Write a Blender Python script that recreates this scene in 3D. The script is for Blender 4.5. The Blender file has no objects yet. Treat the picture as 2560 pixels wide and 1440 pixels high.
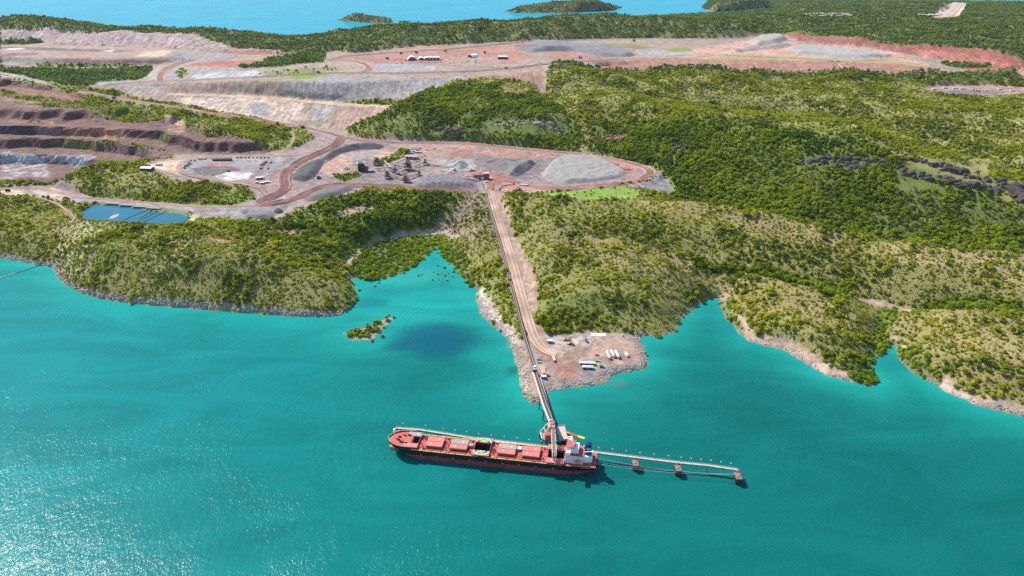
import bpy, bmesh, math, random
import numpy as np
from mathutils import Vector, Matrix

scene = bpy.context.scene
R = math.radians
# ------------------------------------------------------------------ camera, sky, sun, exposure
CAM_H, CAM_F, CAM_P = 512.0, 1800.0, R(25.9)
cam_d = bpy.data.cameras.new("camera")
cam_d.sensor_width = 36.0
cam_d.lens = 36.0 * CAM_F / 2560.0
cam_d.clip_start = 1.0
cam_d.clip_end = 90000.0
cam = bpy.data.objects.new("camera", cam_d)
cam.location = (0, 0, CAM_H)
cam.rotation_euler = (R(90) - CAM_P, 0, 0)
scene.collection.objects.link(cam)
scene.camera = cam

SUN_EL, SUN_AZ = R(45), R(-45)        # azimuth measured from +Y towards +X
world = bpy.data.worlds.new("World")
scene.world = world
world.use_nodes = True
wn = world.node_tree.nodes
wn.clear()
w_out = wn.new("ShaderNodeOutputWorld")
w_bg = wn.new("ShaderNodeBackground")
w_sky = wn.new("ShaderNodeTexSky")
w_sky.sky_type = 'NISHITA'
w_sky.sun_disc = False
w_sky.sun_elevation = SUN_EL
w_sky.sun_rotation = SUN_AZ
w_sky.altitude = 100
w_sky.air_density = 1.0
w_sky.dust_density = 0.4
w_sky.ozone_density = 2.0
w_bg.inputs["Strength"].default_value = 0.125
world.node_tree.links.new(w_sky.outputs[0], w_bg.inputs[0])
world.node_tree.links.new(w_bg.outputs[0], w_out.inputs[0])

sun_d = bpy.data.lights.new("sun", 'SUN')
sun_d.energy = 4.8
sun_d.angle = R(0.5)
sun_d.color = (1.0, 0.955, 0.88)
sun = bpy.data.objects.new("sun", sun_d)
sdir = Vector((math.sin(SUN_AZ) * math.cos(SUN_EL), math.cos(SUN_AZ) * math.cos(SUN_EL), math.sin(SUN_EL)))
sun.rotation_euler = sdir.to_track_quat('Z', 'Y').to_euler()
sun.location = (-800, 800, 1500)
scene.collection.objects.link(sun)

scene.view_settings.view_transform = 'Standard'
scene.view_settings.look = 'None'
scene.view_settings.exposure = 0.74
scene.view_settings.gamma = 1.0
scene.view_settings.use_curve_mapping = False
scene.cycles.max_bounces = 5
scene.cycles.diffuse_bounces = 2
scene.cycles.glossy_bounces = 2
scene.cycles.transmission_bounces = 2
scene.cycles.transparent_max_bounces = 4
scene.cycles.use_denoising = False
scene.cycles.sample_clamp_indirect = 3.0

# ------------------------------------------------------------------ helpers
COL = scene.collection
rng = random.Random(7)
nrg = np.random.default_rng(11)

def at(px, py, z=0.0):
    """a surveyed sight line of the photograph met at height z -> ground position in metres"""
    u, v = px - 1280.0, py - 720.0
    f = CAM_F * math.cos(CAM_P) - v * math.sin(CAM_P)
    d = CAM_F * math.sin(CAM_P) + v * math.cos(CAM_P)
    t = (CAM_H - z) / d
    return (u * t, f * t)

def _hash(ix, iy, seed):
    h = (ix.astype(np.int64) * 374761393 + iy.astype(np.int64) * 668265263 + seed * 1274126177) & 0xffffffff
    h = ((h ^ (h >> 13)) * 1274126177) & 0xffffffff
    return ((h ^ (h >> 16)) & 0xffff) / 65535.0

def vnoise(x, y, scale, seed=0):
    x = np.asarray(x, float) / scale; y = np.asarray(y, float) / scale
    ix = np.floor(x); iy = np.floor(y)
    fx = x - ix; fy = y - iy
    fx = fx * fx * (3 - 2 * fx); fy = fy * fy * (3 - 2 * fy)
    a = _hash(ix, iy, seed); b = _hash(ix + 1, iy, seed)
    c = _hash(ix, iy + 1, seed); d = _hash(ix + 1, iy + 1, seed)
    return (a * (1 - fx) + b * fx) * (1 - fy) + (c * (1 - fx) + d * fx) * fy

def fbm(x, y, scale, octs=4, seed=0, gain=0.5):
    t = 0; amp = 1; tot = 0
    for o in range(octs):
        t = t + amp * vnoise(x + 17.3 * o, y - 9.1 * o, scale / (2 ** o), seed + o)
        tot += amp; amp *= gain
    return t / tot

def ridged(x, y, scale, octs=3, seed=0):
    t = 0; amp = 1; tot = 0
    for o in range(octs):
        t = t + amp * (1 - np.abs(2 * vnoise(x + 31.7 * o, y + 5.3 * o, scale / (2 ** o), seed + o) - 1))
        tot += amp; amp *= 0.5
    return t / tot

def smooth01(t):
    t = np.clip(t, 0, 1)
    return t * t * (3 - 2 * t)

class MB:
    """collects faces with material slots; build() links them as one mesh object"""
    def __init__(s): s.v = []; s.f = []; s.m = []
    def add(s, vs, fs, m=0):
        o = len(s.v); s.v += [tuple(p) for p in vs]
        for f in fs: s.f.append(tuple(i + o for i in f)); s.m.append(m)
    def box(s, c, d, rz=0, m=0, taper=1.0):
        cx, cy, cz = c; dx, dy, dz = d[0] / 2, d[1] / 2, d[2] / 2
        ca, sa = math.cos(rz), math.sin(rz); vs = []
        for z, k in ((-dz, 1.0), (dz, taper)):
            for x, y in ((-dx, -dy), (dx, -dy), (dx, dy), (-dx, dy)):
                x *= k; y *= k
                vs.append((cx + x * ca - y * sa, cy + x * sa + y * ca, cz + z))
        s.add(vs, [(3, 2, 1, 0), (4, 5, 6, 7), (0, 1, 5, 4), (1, 2, 6, 5), (2, 3, 7, 6), (3, 0, 4, 7)], m); return s
    def bar(s, a, b, w, h=None, m=0):
        a = Vector(a); b = Vector(b); h = h or w
        d = (b - a)
        if d.length < 1e-6: return s
        d.normalize(); up = Vector((0, 0, 1)) if abs(d.z) < 0.95 else Vector((0, 1, 0))
        sd = d.cross(up).normalized(); u2 = sd.cross(d).normalized()
        vs = []
        for p in (a, b):
            for i, j in ((-1, -1), (1, -1), (1, 1), (-1, 1)):
                vs.append(p + sd * (w / 2 * i) + u2 * (h / 2 * j))
        s.add(vs, [(0, 1, 2, 3), (7, 6, 5, 4), (0, 4, 5, 1), (1, 5, 6, 2), (2, 6, 7, 3), (3, 7, 4, 0)], m); return s
    def tube(s, pts, r, n=8, m=0, cap=True):
        pts = [Vector(p) for p in pts]; rs = r if isinstance(r, (list, tuple)) else [r] * len(pts)
        rings = []; vs = []
        for i, p in enumerate(pts):
            d = (pts[min(i + 1, len(pts) - 1)] - pts[max(i - 1, 0)]).normalized()
            up = Vector((0, 0, 1)) if abs(d.z) < 0.95 else Vector((0, 1, 0))
            sd = d.cross(up).normalized(); u2 = sd.cross(d).normalized()
            for k in range(n):
                a = 2 * math.pi * k / n
                vs.append(p + sd * (rs[i] * math.cos(a)) + u2 * (rs[i] * math.sin(a)))
        fs = []
        for i in range(len(pts) - 1):
            for k in range(n):
                k2 = (k + 1) % n
                fs.append((i * n + k, i * n + k2, (i + 1) * n + k2, (i + 1) * n + k))
        if cap:
            fs.append(tuple(range(n))[::-1]); fs.append(tuple((len(pts) - 1) * n + k for k in range(n)))
        s.add(vs, fs, m); return s
    def prism(s, poly, z0, z1, m=0, top=None):
        n = len(poly); top = top or poly
        vs = [(x, y, z0) for x, y in poly] + [(x, y, z1) for x, y in top]
        fs = [tuple(range(n))[::-1], tuple(range(n, 2 * n))]
        for i in range(n):
            j = (i + 1) % n; fs.append((i, j, n + j, n + i))
        s.add(vs, fs, m); return s
    def mesh(s, name, mats, smooth=False):
        me = bpy.data.meshes.new(name)
        me.from_pydata(s.v, [], s.f)
        if not isinstance(mats, (list, tuple)): mats = [mats]
        for m in mats: me.materials.append(m)
        if len(mats) > 1: me.polygons.foreach_set("material_index", s.m)
        if smooth: me.polygons.foreach_set("use_smooth", [True] * len(me.polygons))
        me.update(); return me
    def build(s, name, mats, parent=None, smooth=False):
        o = bpy.data.objects.new(name, s.mesh(name, mats, smooth)); COL.objects.link(o)
        if parent: o.parent = parent
        return o

def empty(name, loc=(0, 0, 0), rz=0.0):
    o = bpy.data.objects.new(name, None); o.empty_display_size = 2
    o.location = loc; o.rotation_euler = (0, 0, rz); COL.objects.link(o); return o

def tag(o, label=None, cat=None, group=None, kind=None):
    if label: o["label"] = label
    if cat: o["category"] = cat
    if group: o["group"] = group
    if kind: o["kind"] = kind
    return o

def nth(i):
    return ("first second third fourth fifth sixth seventh eighth ninth tenth eleventh twelfth thirteenth fourteenth fifteenth sixteenth seventeenth eighteenth nineteenth twentieth "
            "twenty-first twenty-second twenty-third twenty-fourth twenty-fifth twenty-sixth twenty-seventh twenty-eighth").split()[i]

def copy_tree(o, parent=None):
    c = o.copy(); COL.objects.link(c); c.parent = parent
    for ch in o.children: copy_tree(ch, c)
    return c

# ------------------------------------------------------------------ materials
MATS = {}
def mat(name, col, rough=0.7, metal=0.0, var=0.18, scale=0.35, spec=0.3, bump=0.0):
    """painted / earthen surface with a little weathering in its colour"""
    if name in MATS: return MATS[name]
    m = bpy.data.materials.new(name); m.use_nodes = True
    nt = m.node_tree; b = nt.nodes["Principled BSDF"]
    b.inputs["Roughness"].default_value = rough
    b.inputs["Metallic"].default_value = metal
    b.inputs["Specular IOR Level"].default_value = spec
    tc = nt.nodes.new("ShaderNodeTexCoord")
    nz = nt.nodes.new("ShaderNodeTexNoise"); nz.inputs["Scale"].default_value = scale
    nz.inputs["Detail"].default_value = 6; nz.inputs["Roughness"].default_value = 0.65
    nt.links.new(tc.outputs["Object"], nz.inputs["Vector"])
    mr = nt.nodes.new("ShaderNodeMapRange")
    mr.inputs[1].default_value = 0.3; mr.inputs[2].default_value = 0.7
    mr.inputs[3].default_value = 1 - var; mr.inputs[4].default_value = 1 + var
    nt.links.new(nz.outputs[0], mr.inputs[0])
    mx = nt.nodes.new("ShaderNodeVectorMath"); mx.operation = 'SCALE'
    mx.inputs[0].default_value = col[:3]
    nt.links.new(mr.outputs[0], mx.inputs["Scale"])
    nt.links.new(mx.outputs[0], b.inputs["Base Color"])
    if bump:
        bp = nt.nodes.new("ShaderNodeBump"); bp.inputs["Strength"].default_value = 1.0
        bp.inputs["Distance"].default_value = bump
        nt.links.new(nz.outputs[0], bp.inputs["Height"]); nt.links.new(bp.outputs[0], b.inputs["Normal"])
    MATS[name] = m
    return m
# ------------------------------------------------------------------ terrain: survey lines (sight line x, y, height in m)
COAST = [(-260,628),(-120,636),(0,645),(60,655),(100,664),(135,668),(143,690),(165,712),(205,732),(250,745),(320,757),(400,764),(480,770),(560,778),
  (640,783),(720,789),(800,793),(850,788),(878,768),(893,750),(885,715),(877,692),(900,699),(935,703),(985,692),(1012,677),(1050,657),(1076,637),(1089,614),
  (1098,622),(1103,640),(1122,656),(1140,676),(1152,694),(1178,716),(1198,724),(1190,745),(1200,785),(1235,818),(1272,850),(1285,890),(1300,945),(1306,985),(1325,1008),
  (1352,1014),(1375,1004),(1372,978),(1440,969),(1500,963),(1524,952),(1535,936),(1612,924),(1623,908),(1612,870),(1597,838),(1570,826),(1600,838),(1645,845),(1692,830),
  (1702,800),(1745,765),(1792,738),(1800,765),(1822,800),(1865,850),(1900,862),(1960,874),(2010,905),(2060,938),(2130,954),(2178,968),(2194,958),
  (2178,925),(2190,895),(2212,880),(2232,858),(2242,872),(2246,896),(2268,922),(2320,952),(2380,987),(2440,1012),(2560,1042),(2720,1080),(2950,1140)]
FARCOAST = [(3500,60,0),(3100,40,0),(2700,13,0),(2500,8,0),(2340,4,0),(2180,1,0),(2090,-2,0),(2000,-8,0),(1850,-10,0),(1770,0,0),
  (1752,20,0),(1780,31,0),(1850,33,0),(1940,30,0),(2020,29,0),(2092,27,0),(2030,31,0),(1960,35,0),(1800,40,0),(1640,48,0),(1500,52,0),
  (1350,60,0),(1200,66,0),(1000,82,0),(860,95,0),(745,100,0),(690,98,0),(600,92,0),(400,90,0),(250,88,0),(100,72,0),(-100,68,0),(-400,66,0),(-1000,70,0)]
LINES = [
 # --- headland left of the cove
 [(60,640,6),(140,655,8),(170,690,8),(240,728,8),(330,742,8),(480,755,8),(640,768,8),(800,776,8),(865,758,7),(880,735,5)],
 [(185,560,36),(250,562,44),(330,564,52),(450,567,55),(560,567,54),(650,576,48),(720,590,46)],
 [(190,610,42),(300,628,50),(420,632,53),(540,640,54),(660,650,50),(760,672,40),(830,705,27),(862,735,14)],
 [(150,620,22),(165,585,24),(178,555,28)],
 # --- far left headland
 [(-200,500,48),(-60,492,50),(0,492,48),(80,496,48),(150,512,42),(178,540,32)],
 [(-200,570,36),(0,575,34),(80,590,30),(120,620,18)],
 # --- hill west of the cove
 [(690,556,44),(740,528,49),(800,505,54),(870,484,56),(950,475,57),(1030,476,56),(1100,480,54),(1165,484,50)],
 [(780,612,36),(840,640,16),(862,665,4)],[(700,600,46),(760,622,40),(820,655,28)],
 [(900,560,38),(1000,535,36),(1080,515,38),(1150,500,42)],
 [(868,655,1.5),(890,632,2),(930,612,2.5),(985,594,2.5),(1040,584,2.5),(1110,579,2.5),(1142,592,3)],
 [(885,680,.6),(960,660,.6),(1050,630,.6)],[(1110,610,.7),(1140,640,.7),(1165,690,.7)],
 # --- spur between cove and haul road
 [(1180,560,34),(1200,600,28),(1225,650,24),(1240,700,18),(1255,745,14)],[(1160,620,10),(1185,680,6),(1215,740,8),(1250,800,8)],
 # --- haul road on its embankment
 [(1212,462,48),(1232,540,38.5),(1252,610,31),(1275,690,23.5),(1298,770,16),(1318,840,9),(1330,885,6)],
 [(1243,470,48),(1262,545,38.5),(1286,615,31),(1306,690,23.5),(1326,770,16),(1345,835,9)],
 [(1280,600,34),(1310,650,29),(1330,710,24),(1338,760,18)],
 # --- load-out pad and breakwater
 [(1320,860,6),(1345,840,6.5),(1380,838,6.5),(1460,830,6),(1570,838,5.5),(1590,850,5.5),(1604,895,5.5),(1600,908,5.5),(1530,916,5.5),(1470,935,5),(1400,940,5),(1345,930,6)],
 [(1340,890,6),(1450,880,5.5),(1560,880,5.5)],[(1325,900,6),(1338,960,6),(1350,990,5.5)],
 [(1290,860,5),(1305,900,5),(1318,960,5),(1330,990,5)],[(1400,955,4),(1490,952,3)],
 # --- hills right of the haul road (front range)
 [(1250,492,58),(1330,496,64),(1420,499,68),(1520,501,70),(1620,503,71),(1720,508,71),(1820,518,71),(1900,532,70),(1990,553,66),(2070,575,60),(2130,593,54),(2180,604,51),(2240,604,56),(2320,607,60),(2420,621,60),(2560,640,57),(2800,690,55)],
 [(1330,560,56),(1420,560,56),(1540,565,56),(1680,570,55),(1820,580,55),(1940,600,52),(2060,625,46),(2150,645,38)],
 [(1400,602,42),(1480,604,40),(1580,615,36),(1680,635,29),(1760,660,20),(1800,690,13),(1860,678,20),(1950,690,22),(2050,712,18),(2110,735,9),(2150,745,4)],
 [(1350,640,46),(1430,632,49),(1520,632,48),(1610,648,44),(1690,672,36),(1745,700,24),(1775,725,10)],
 [(1345,760,24),(1420,735,35),(1520,725,37),(1600,738,31),(1650,765,22),(1670,790,10)],
 [(1360,820,9),(1450,810,11),(1540,800,13),(1600,812,8),(1650,828,6)],
 [(1760,650,24),(1850,640,34),(1980,650,36),(2080,675,30)],
 # --- peninsula between the inlets
 [(1815,708,9),(1850,692,19),(1900,697,27),(1965,706,33),(2040,728,35),(2100,757,31),(2150,790,24),(2175,820,14)],
 [(1830,770,12),(1890,800,20),(1980,820,27),(2060,845,27),(2120,880,20),(2150,920,9)],
 [(1850,815,6),(1890,840,6),(1960,858,6),(2030,895,6),(2090,928,6),(2160,950,5)],[(2170,880,4),(2190,840,4),(2215,800,4)],
 [(2150,745,3),(2200,755,3),(2250,768,3),(2290,775,4)],[(2190,785,2.5),(2215,820,2),(2220,860,1)],
 # --- right end hill
 [(2222,835,6),(2240,800,18),(2300,782,28),(2380,780,35),(2470,790,38),(2560,806,38),(2750,850,36)],
 [(2290,870,19),(2380,880,29),(2480,905,30),(2600,935,28)],
 [(2250,890,6),(2300,925,6),(2390,965,7),(2480,1000,7),(2580,1025,8)],
 [(2300,775,6),(2380,762,9),(2470,768,13),(2560,785,16),(2750,830,16)],[(2200,650,44),(2320,660,46),(2460,680,44),(2600,705,42)],
 [(2180,705,18),(2300,720,24),(2420,730,26),(2560,745,28)],
 # --- wooded valley behind the front range, and the big dark hill
 [(1690,512,34),(1780,530,24),(1880,556,20),(1980,585,17),(2080,606,15),(2200,618,14),(2350,630,16),(2560,655,18),(2800,710,18)],
 [(1690,470,44),(1800,480,44),(1900,495,42),(2000,505,44),(2120,520,44),(2260,530,42),(2420,545,38),(2560,570,34),(2800,640,30)],
 [(1640,380,66),(1740,390,72),(1850,395,80),(1960,398,87),(2080,400,92),(2190,402,95),(2270,425,88),(2360,452,80),(2450,480,70),(2560,515,60),(2800,600,50)],
 [(1440,170,140),(1500,215,128),(1560,250,122),(1650,271,126),(1740,281,131),(1840,288,135),(1950,294,137),(2050,304,136),(2130,320,131),(2210,348,124),(2290,385,110),(2370,415,98),(2450,440,86),(2540,480,74),(2700,560,62)],
 # --- hills behind it
 [(1660,262,84),(1740,272,74),(1840,280,66),(1980,288,62),(2120,308,56),(2260,348,48),(2400,396,42),(2560,446,38),(2800,520,36)],
 [(1600,200,112),(1760,205,116),(1900,212,108),(2000,220,104)],
 [(1880,255,90),(1960,235,100),(2060,228,106),(2180,235,104),(2280,245,102)],[(2050,270,84),(2200,275,88),(2380,285,84),(2560,300,80),(2800,330,70)],
 [(2250,330,70),(2380,330,74),(2560,340,66)],[(2420,420,64),(2500,405,66),(2600,410,60)],
 [(2310,215,94),(2400,212,95),(2560,218,95),(2700,225,95)],[(2330,240,93),(2450,242,93),(2600,240,93)],
 [(1370,162,142),(1440,160,146),(1520,168,142),(1600,174,134),(1700,173,128),(1800,171,126),(1900,174,122),(2020,179,118),(2120,178,118),(2240,184,116),(2360,186,114),(2460,190,108),(2560,198,104),(2800,215,100)],
 # --- hill above the plant
 [(880,330,50),(930,305,66),(985,270,92),(1040,240,108),(1110,220,116),(1180,213,120),(1260,212,122),(1320,220,116),(1355,240,104)],
 [(1365,235,104),(1385,205,122),(1400,180,138)],
 [(930,345,50),(1030,350,51),(1150,352,52),(1300,366,52),(1450,378,52),(1560,396,52),(1640,420,50)],
 [(1000,300,78),(1090,290,86),(1180,285,92),(1280,290,92),(1380,300,92),(1450,320,80)],
 [(1090,330,58),(1200,325,66),(1300,325,72),(1400,345,64),(1460,360,58)],
 [(1470,310,86),(1560,300,96),(1640,310,100)],[(1500,370,58),(1600,375,66)],
 # --- plant plateau
 [(880,356,48),(1000,359,48),(1150,360,49),(1300,375,49),(1450,386,49),(1560,404,49),(1622,424,48),(1640,440,47),(1600,456,47),(1500,466,47),(1400,473,47),(1310,468,47),(1250,452,48)],
 [(700,480,45),(760,460,46),(830,465,47),(920,465,48),(1000,468,48),(1100,472,48),(1190,476,48)],
 [(760,400,48),(860,385,48),(1000,390,48),(1150,400,48),(1300,410,48),(1450,420,48),(1550,430,48)],[(1000,440,48),(1150,440,48),(1300,445,48)],
 [(1660,440,44),(1685,475,34),(1690,500,30)],[(1290,484,55),(1400,488,56),(1500,490,57),(1600,492,54)],
 [(740,420,48),(720,450,46.5),(690,480,45),(660,500,43.5),(600,514,42),(520,517,41),(420,510,41),(300,500,41),(200,490,41),(120,478,41)],
 [(490,530,39),(560,526,39),(640,520,40),(720,520,41),(700,545,39),(660,556,38),(560,556,38),(505,548,38)],
 # --- pond
 [(180,520,40),(230,502,40),(330,516,40),(430,522,40),(490,532,39)],
 [(205,545,38),(215,520,38),(260,512,38),(350,524,38),(465,538,38),(470,550,38),(440,568,38),(330,562,38),(250,552,38)],
 [(0,478,40),(60,472,40),(110,474,40)],[(-200,470,44),(-60,468,42),(60,462,41),(130,458,42)],
 # --- long hill in front of the pit
 [(140,462,50),(185,430,62),(235,412,71),(330,419,71),(450,440,66),(560,457,58),(625,472,48)],
 [(250,450,60),(380,465,60),(500,480,55),(590,490,48)],
 [(260,413,52),(340,412,49),(450,400,48),(560,392,48),(700,392,48),(750,395,48)],[(450,455,48),(540,465,48),(640,462,47),(700,455,47)],
 # --- pit
 [(-300,456,-14),(0,452,-14),(60,450,-13),(120,445,-10),(165,428,-2),(230,424,6),(330,412,20),(400,404,38),(425,392,44)],
 [(-300,376,28),(0,370,28),(90,366,28),(180,364,28),(280,366,32),(350,368,37),(425,378,44)],
 [(-300,350,34),(0,350,36),(150,354,36),(300,360,40)],
 [(-300,296,74),(0,298,72),(100,302,72),(200,306,70),(300,316,66),(370,312,66)],
 [(-300,200,98),(0,203,96),(70,215,93),(140,232,88),(200,238,86)],[(-300,235,86),(0,240,86),(90,262,82),(180,268,80),(260,278,76)],
 [(-300,188,101),(0,190,101),(60,206,97),(120,220,92)],
 [(390,284,70),(440,284,73),(520,289,74),(600,305,69),(670,328,60),(715,342,52)],
 [(400,312,69),(480,322,70),(560,336,68),(640,356,60),(690,372,50)],
 [(430,380,46),(540,386,46),(640,384,46),(700,378,47),(750,365,48)],
 # --- road along the foot of the waste dump
 [(190,224,88),(285,247,81),(400,264,75),(500,280,69.5),(600,295,64),(700,310,58),(760,321,54.5),(820,338,51),(880,353,48.5)],
 [(200,219,89),(300,242,83),(400,258,76),(520,276,70),(640,294,64),(760,312,56),(860,322,52)],
 # --- waste dump: berm edge, berm foot, crest
 [(420,236,88),(520,240,87),(620,243,87),(700,248,86.5),(800,258,85),(900,266,83),(1000,270,82)],
 [(420,233,89),(520,236,88),(620,239,88),(700,244,87.5),(800,253,86),(900,260,84),(990,264,83)],
 [(215,226,89),(300,217,97),(400,211,106),(500,207,115),(640,201,126),(760,203,129),(850,206,129),(940,204,128),(1010,198,127),(1100,193,127),(1200,189,127),(1300,183,127),(1365,172,130)],
 [(200,220,90),(300,210,98),(400,205,107),(520,200,117),(640,194,127),(720,188,130),(900,183,130),(1050,183,130),(1160,180,130),(1290,172,130),(1380,157,130),(1500,152,129)],
 # --- upper platform
 [(380,200,107),(420,180,114),(470,160,119),(560,150,121)],[(440,195,112),(560,180,121),(700,175,128),(820,165,130)],
 [(600,160,124),(720,165,126),(840,150,130)],[(830,142,131),(1000,130,131),(1150,122,131),(1300,107,131),(1500,98,131),(1700,97,131),(1880,96,131)],
 [(850,152,131),(1000,155,131),(1150,155,131),(1300,145,131),(1500,125,131),(1700,122,130),(1900,120,130)],
 [(1500,150,129),(1700,147,129),(1900,149,128),(2050,152,126),(2200,157,124),(2330,170,119)],
 [(1500,170,110),(1620,176,108),(1750,175,108),(1900,178,106),(2050,181,106),(2200,184,105),(2360,183,106)],
 [(1990,106,131),(2150,122,130),(2260,135,126),(2350,150,120),(2450,166,114),(2560,178,110),(2700,190,108)],
 [(1960,94,138),(2060,100,146),(2180,104,152),(2300,114,153),(2420,124,150),(2500,138,144),(2560,152,138),(2700,170,130)],
 [(1000,118,132),(1150,110,134),(1300,102,134),(1500,94,136),(1700,90,138),(1900,88,138)],
 # --- left terrace and its faces
 [(-300,142,120),(0,140,120),(100,143,120),(200,144,120),(330,145,120),(410,142,120),(440,128,120)],
 [(-300,166,97),(0,160,97),(90,165,97),(200,167,97),(330,164,98),(420,162,99),(480,150,104),(500,136,112)],
 [(-300,115,120),(0,112,120),(150,109,120),(300,116,119),(430,124,118),(560,132,116)],
 [(-300,172,95),(0,168,95),(150,174,95),(300,172,96),(390,170,97)],[(-300,180,102),(0,180,102),(120,205,94)],[(100,190,94),(220,200,93),(330,190,96)],
 [(-300,112,116),(0,111,117),(90,108,117),(250,114,117),(400,119,116),(520,128,115),(640,136,114),(720,138,114)],
 [(-300,76,160),(0,79,154),(120,79,152),(230,82,150),(350,84,148),(430,88,146),(500,98,138),(560,114,126),(620,124,118)],
 [(-300,40,190),(-100,48,186),(0,49,186),(40,46,190),(90,55,182),(140,68,170),(200,76,158),(300,79,156),(400,72,162),(450,73,160),(520,89,142)],
 [(540,93,132),(600,86,136),(650,90,128),(700,101,100),(735,108,55)],[(700,116,118),(760,118,122),(830,128,128)],
 # --- wooded country behind the platform
 [(742,106,45),(800,92,112),(860,79,144),(950,72,160),(1050,70,166),(1150,66,170),(1250,60,174),(1330,56,178),(1420,48,184),(1550,43,188),(1650,47,185),(1740,53,179),(1850,50,178),(1950,46,176),(2060,43,172),(2200,38,164)],
 [(880,112,138),(960,100,146),(1060,98,148),(1180,98,150)],[(1250,92,146),(1350,76,162),(1450,66,170)],[(1500,80,150),(1650,74,156),(1800,72,158),(1950,72,156)],
 [(2000,82,152),(2150,78,156),(2300,72,158),(2450,76,156),(2560,84,152),(2800,100,140)],
 [(2100,60,154),(2250,56,150),(2400,58,146),(2560,64,140),(2800,74,130)],
 [(2250,42,134),(2350,43,130),(2460,43,128),(2560,48,126)],[(2200,22,128),(2360,17,118),(2430,14,112),(2560,25,106),(2800,36,100)],
 [(2120,16,126),(2200,9,118),(2300,9,108)],
 [(1770,18,30),(1800,8,66),(1850,2,86),(1920,-2,92),(2000,6,92),(2070,14,100)],[(1800,28,14),(1900,26,20),(2000,22,40),(2080,22,80)],
]
ISLES = {  # separate islands off the far shore: coast ring, then crest lines
 "large": ([(1257,29),(1300,24),(1380,12),(1450,10),(1520,12),(1559,19),(1540,25),(1480,29),(1420,33),(1340,33),(1290,32)],
           [[(1275,25,22),(1320,12,46),(1380,6,62),(1430,9,56),(1480,2,74),(1510,6,62),(1545,16,26)],[(1300,28,14),(1400,27,20),(1500,24,16)]]),
 "small": ([(838,51),(880,47),(940,47),(986,53),(980,58),(930,58),(870,55)],[[(852,50,8),(880,40,34),(900,38,38),(930,42,28),(960,43,26),(978,50,12)]]),
 "rock": ([(994,57),(1010,55),(1029,57),(1020,60),(1002,60)],[[(1000,57,5),(1012,54,11),(1022,57,5)]]),
}
ISLET = ([(855,838),(870,828),(900,822),(930,812),(960,800),(980,795),(985,800),(965,812),(950,830),(945,845),(920,850),(890,850),(865,848)],
         [[(868,838,3.0),(900,836,3.4),(925,828,2.0),(950,812,1.2)]])
# ---------------- height grid
GX0, GX1, GY0, GY1, GS = -4020.0, 4020.0, 600.0, 7272.0, 6.0
NX, NY = int((GX1 - GX0) / GS) + 1, int((GY1 - GY0) / GS) + 1

def inpoly(x, y, poly):
    """even-odd rule for arrays"""
    r = np.zeros(x.shape, bool)
    px, py = poly[-1]
    for qx, qy in poly:
        c = ((qy > y) != (py > y))
        if qy != py:
            r ^= c & (x < (px - qx) * (y - qy) / (py - qy) + qx)
        px, py = qx, qy
    return r

def cellmask(poly, pad=0):
    """cells of the height grid inside a ground polygon: (slice y, slice x, mask)"""
    xs = [p[0] for p in poly]; ys = [p[1] for p in poly]
    i0 = max(0, int((min(xs) - pad - GX0) / GS)); i1 = min(NX, int((max(xs) + pad - GX0) / GS) + 2)
    j0 = max(0, int((min(ys) - pad - GY0) / GS)); j1 = min(NY, int((max(ys) + pad - GY0) / GS) + 2)
    if i1 <= i0 or j1 <= j0: return slice(0, 0), slice(0, 0), np.zeros((0, 0), bool)
    gx = GX0 + GS * np.arange(i0, i1); gy = GY0 + GS * np.arange(j0, j1)
    X, Y = np.meshgrid(gx, gy)
    wx = X + 9 * (fbm(X, Y, 40, 3, 5) - .5); wy = Y + 9 * (fbm(X, Y, 40, 3, 9) - .5)
    return slice(j0, j1), slice(i0, i1), inpoly(wx, wy, poly)

coast_w = [at(x, y, 0) for x, y in COAST]
far_w = [at(*p) for p in FARCOAST]
LAND = coast_w + [(9000, 500), (9000, 5000)] + far_w + [(-9000, 5000), (-9000, 900)]
isle_w = {k: [at(x, y, 0) for x, y in v[0]] for k, v in ISLES.items()}
islet_w = [at(x, y, 0) for x, y in ISLET[0]]
gx = GX0 + GS * np.arange(NX); gy = GY0 + GS * np.arange(NY)
GXX, GYY = np.meshgrid(gx, gy)
land = inpoly(GXX, GYY, LAND)
for p in list(isle_w.values()) + [islet_w]:
    a, b, m = cellmask(p); land[a, b] |= m

def dist_from(mask, n):
    """rough distance (in cells, up to n) of each cell to the cells of mask"""
    d = np.where(mask, 0.0, 99.0)
    for _ in range(n):
        e = d.copy()
        e[1:] = np.minimum(e[1:], d[:-1] + 1); e[:-1] = np.minimum(e[:-1], d[1:] + 1)
        e[:, 1:] = np.minimum(e[:, 1:], d[:, :-1] + 1); e[:, :-1] = np.minimum(e[:, :-1], d[:, 1:] + 1)
        e[1:, 1:] = np.minimum(e[1:, 1:], d[:-1, :-1] + 1.41); e[:-1, :-1] = np.minimum(e[:-1, :-1], d[1:, 1:] + 1.41)
        e[1:, :-1] = np.minimum(e[1:, :-1], d[:-1, 1:] + 1.41); e[:-1, 1:] = np.minimum(e[:-1, 1:], d[1:, :-1] + 1.41)
        d = e
    return d
dsea = dist_from(~land, 12) * GS        # distance inland
dland = dist_from(land, 24) * GS        # distance offshore

KS = []                                 # constraint samples x, y, z
def add_line(pts):
    w = [(*at(x, y, z), z) for x, y, z in pts]
    for a, b in zip(w[:-1], w[1:]):
        n = max(1, int(math.hypot(b[0] - a[0], b[1] - a[1]) / 3.0))
        for i in range(n + 1):
            t = i / n
            KS.append((a[0] + (b[0] - a[0]) * t, a[1] + (b[1] - a[1]) * t, a[2] + (b[2] - a[2]) * t))
for L in LINES: add_line(L)
for k, (c, cl) in list(ISLES.items()) + [("islet", ISLET)]:
    for L in cl: add_line(L)
KS = np.array(KS)

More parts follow.
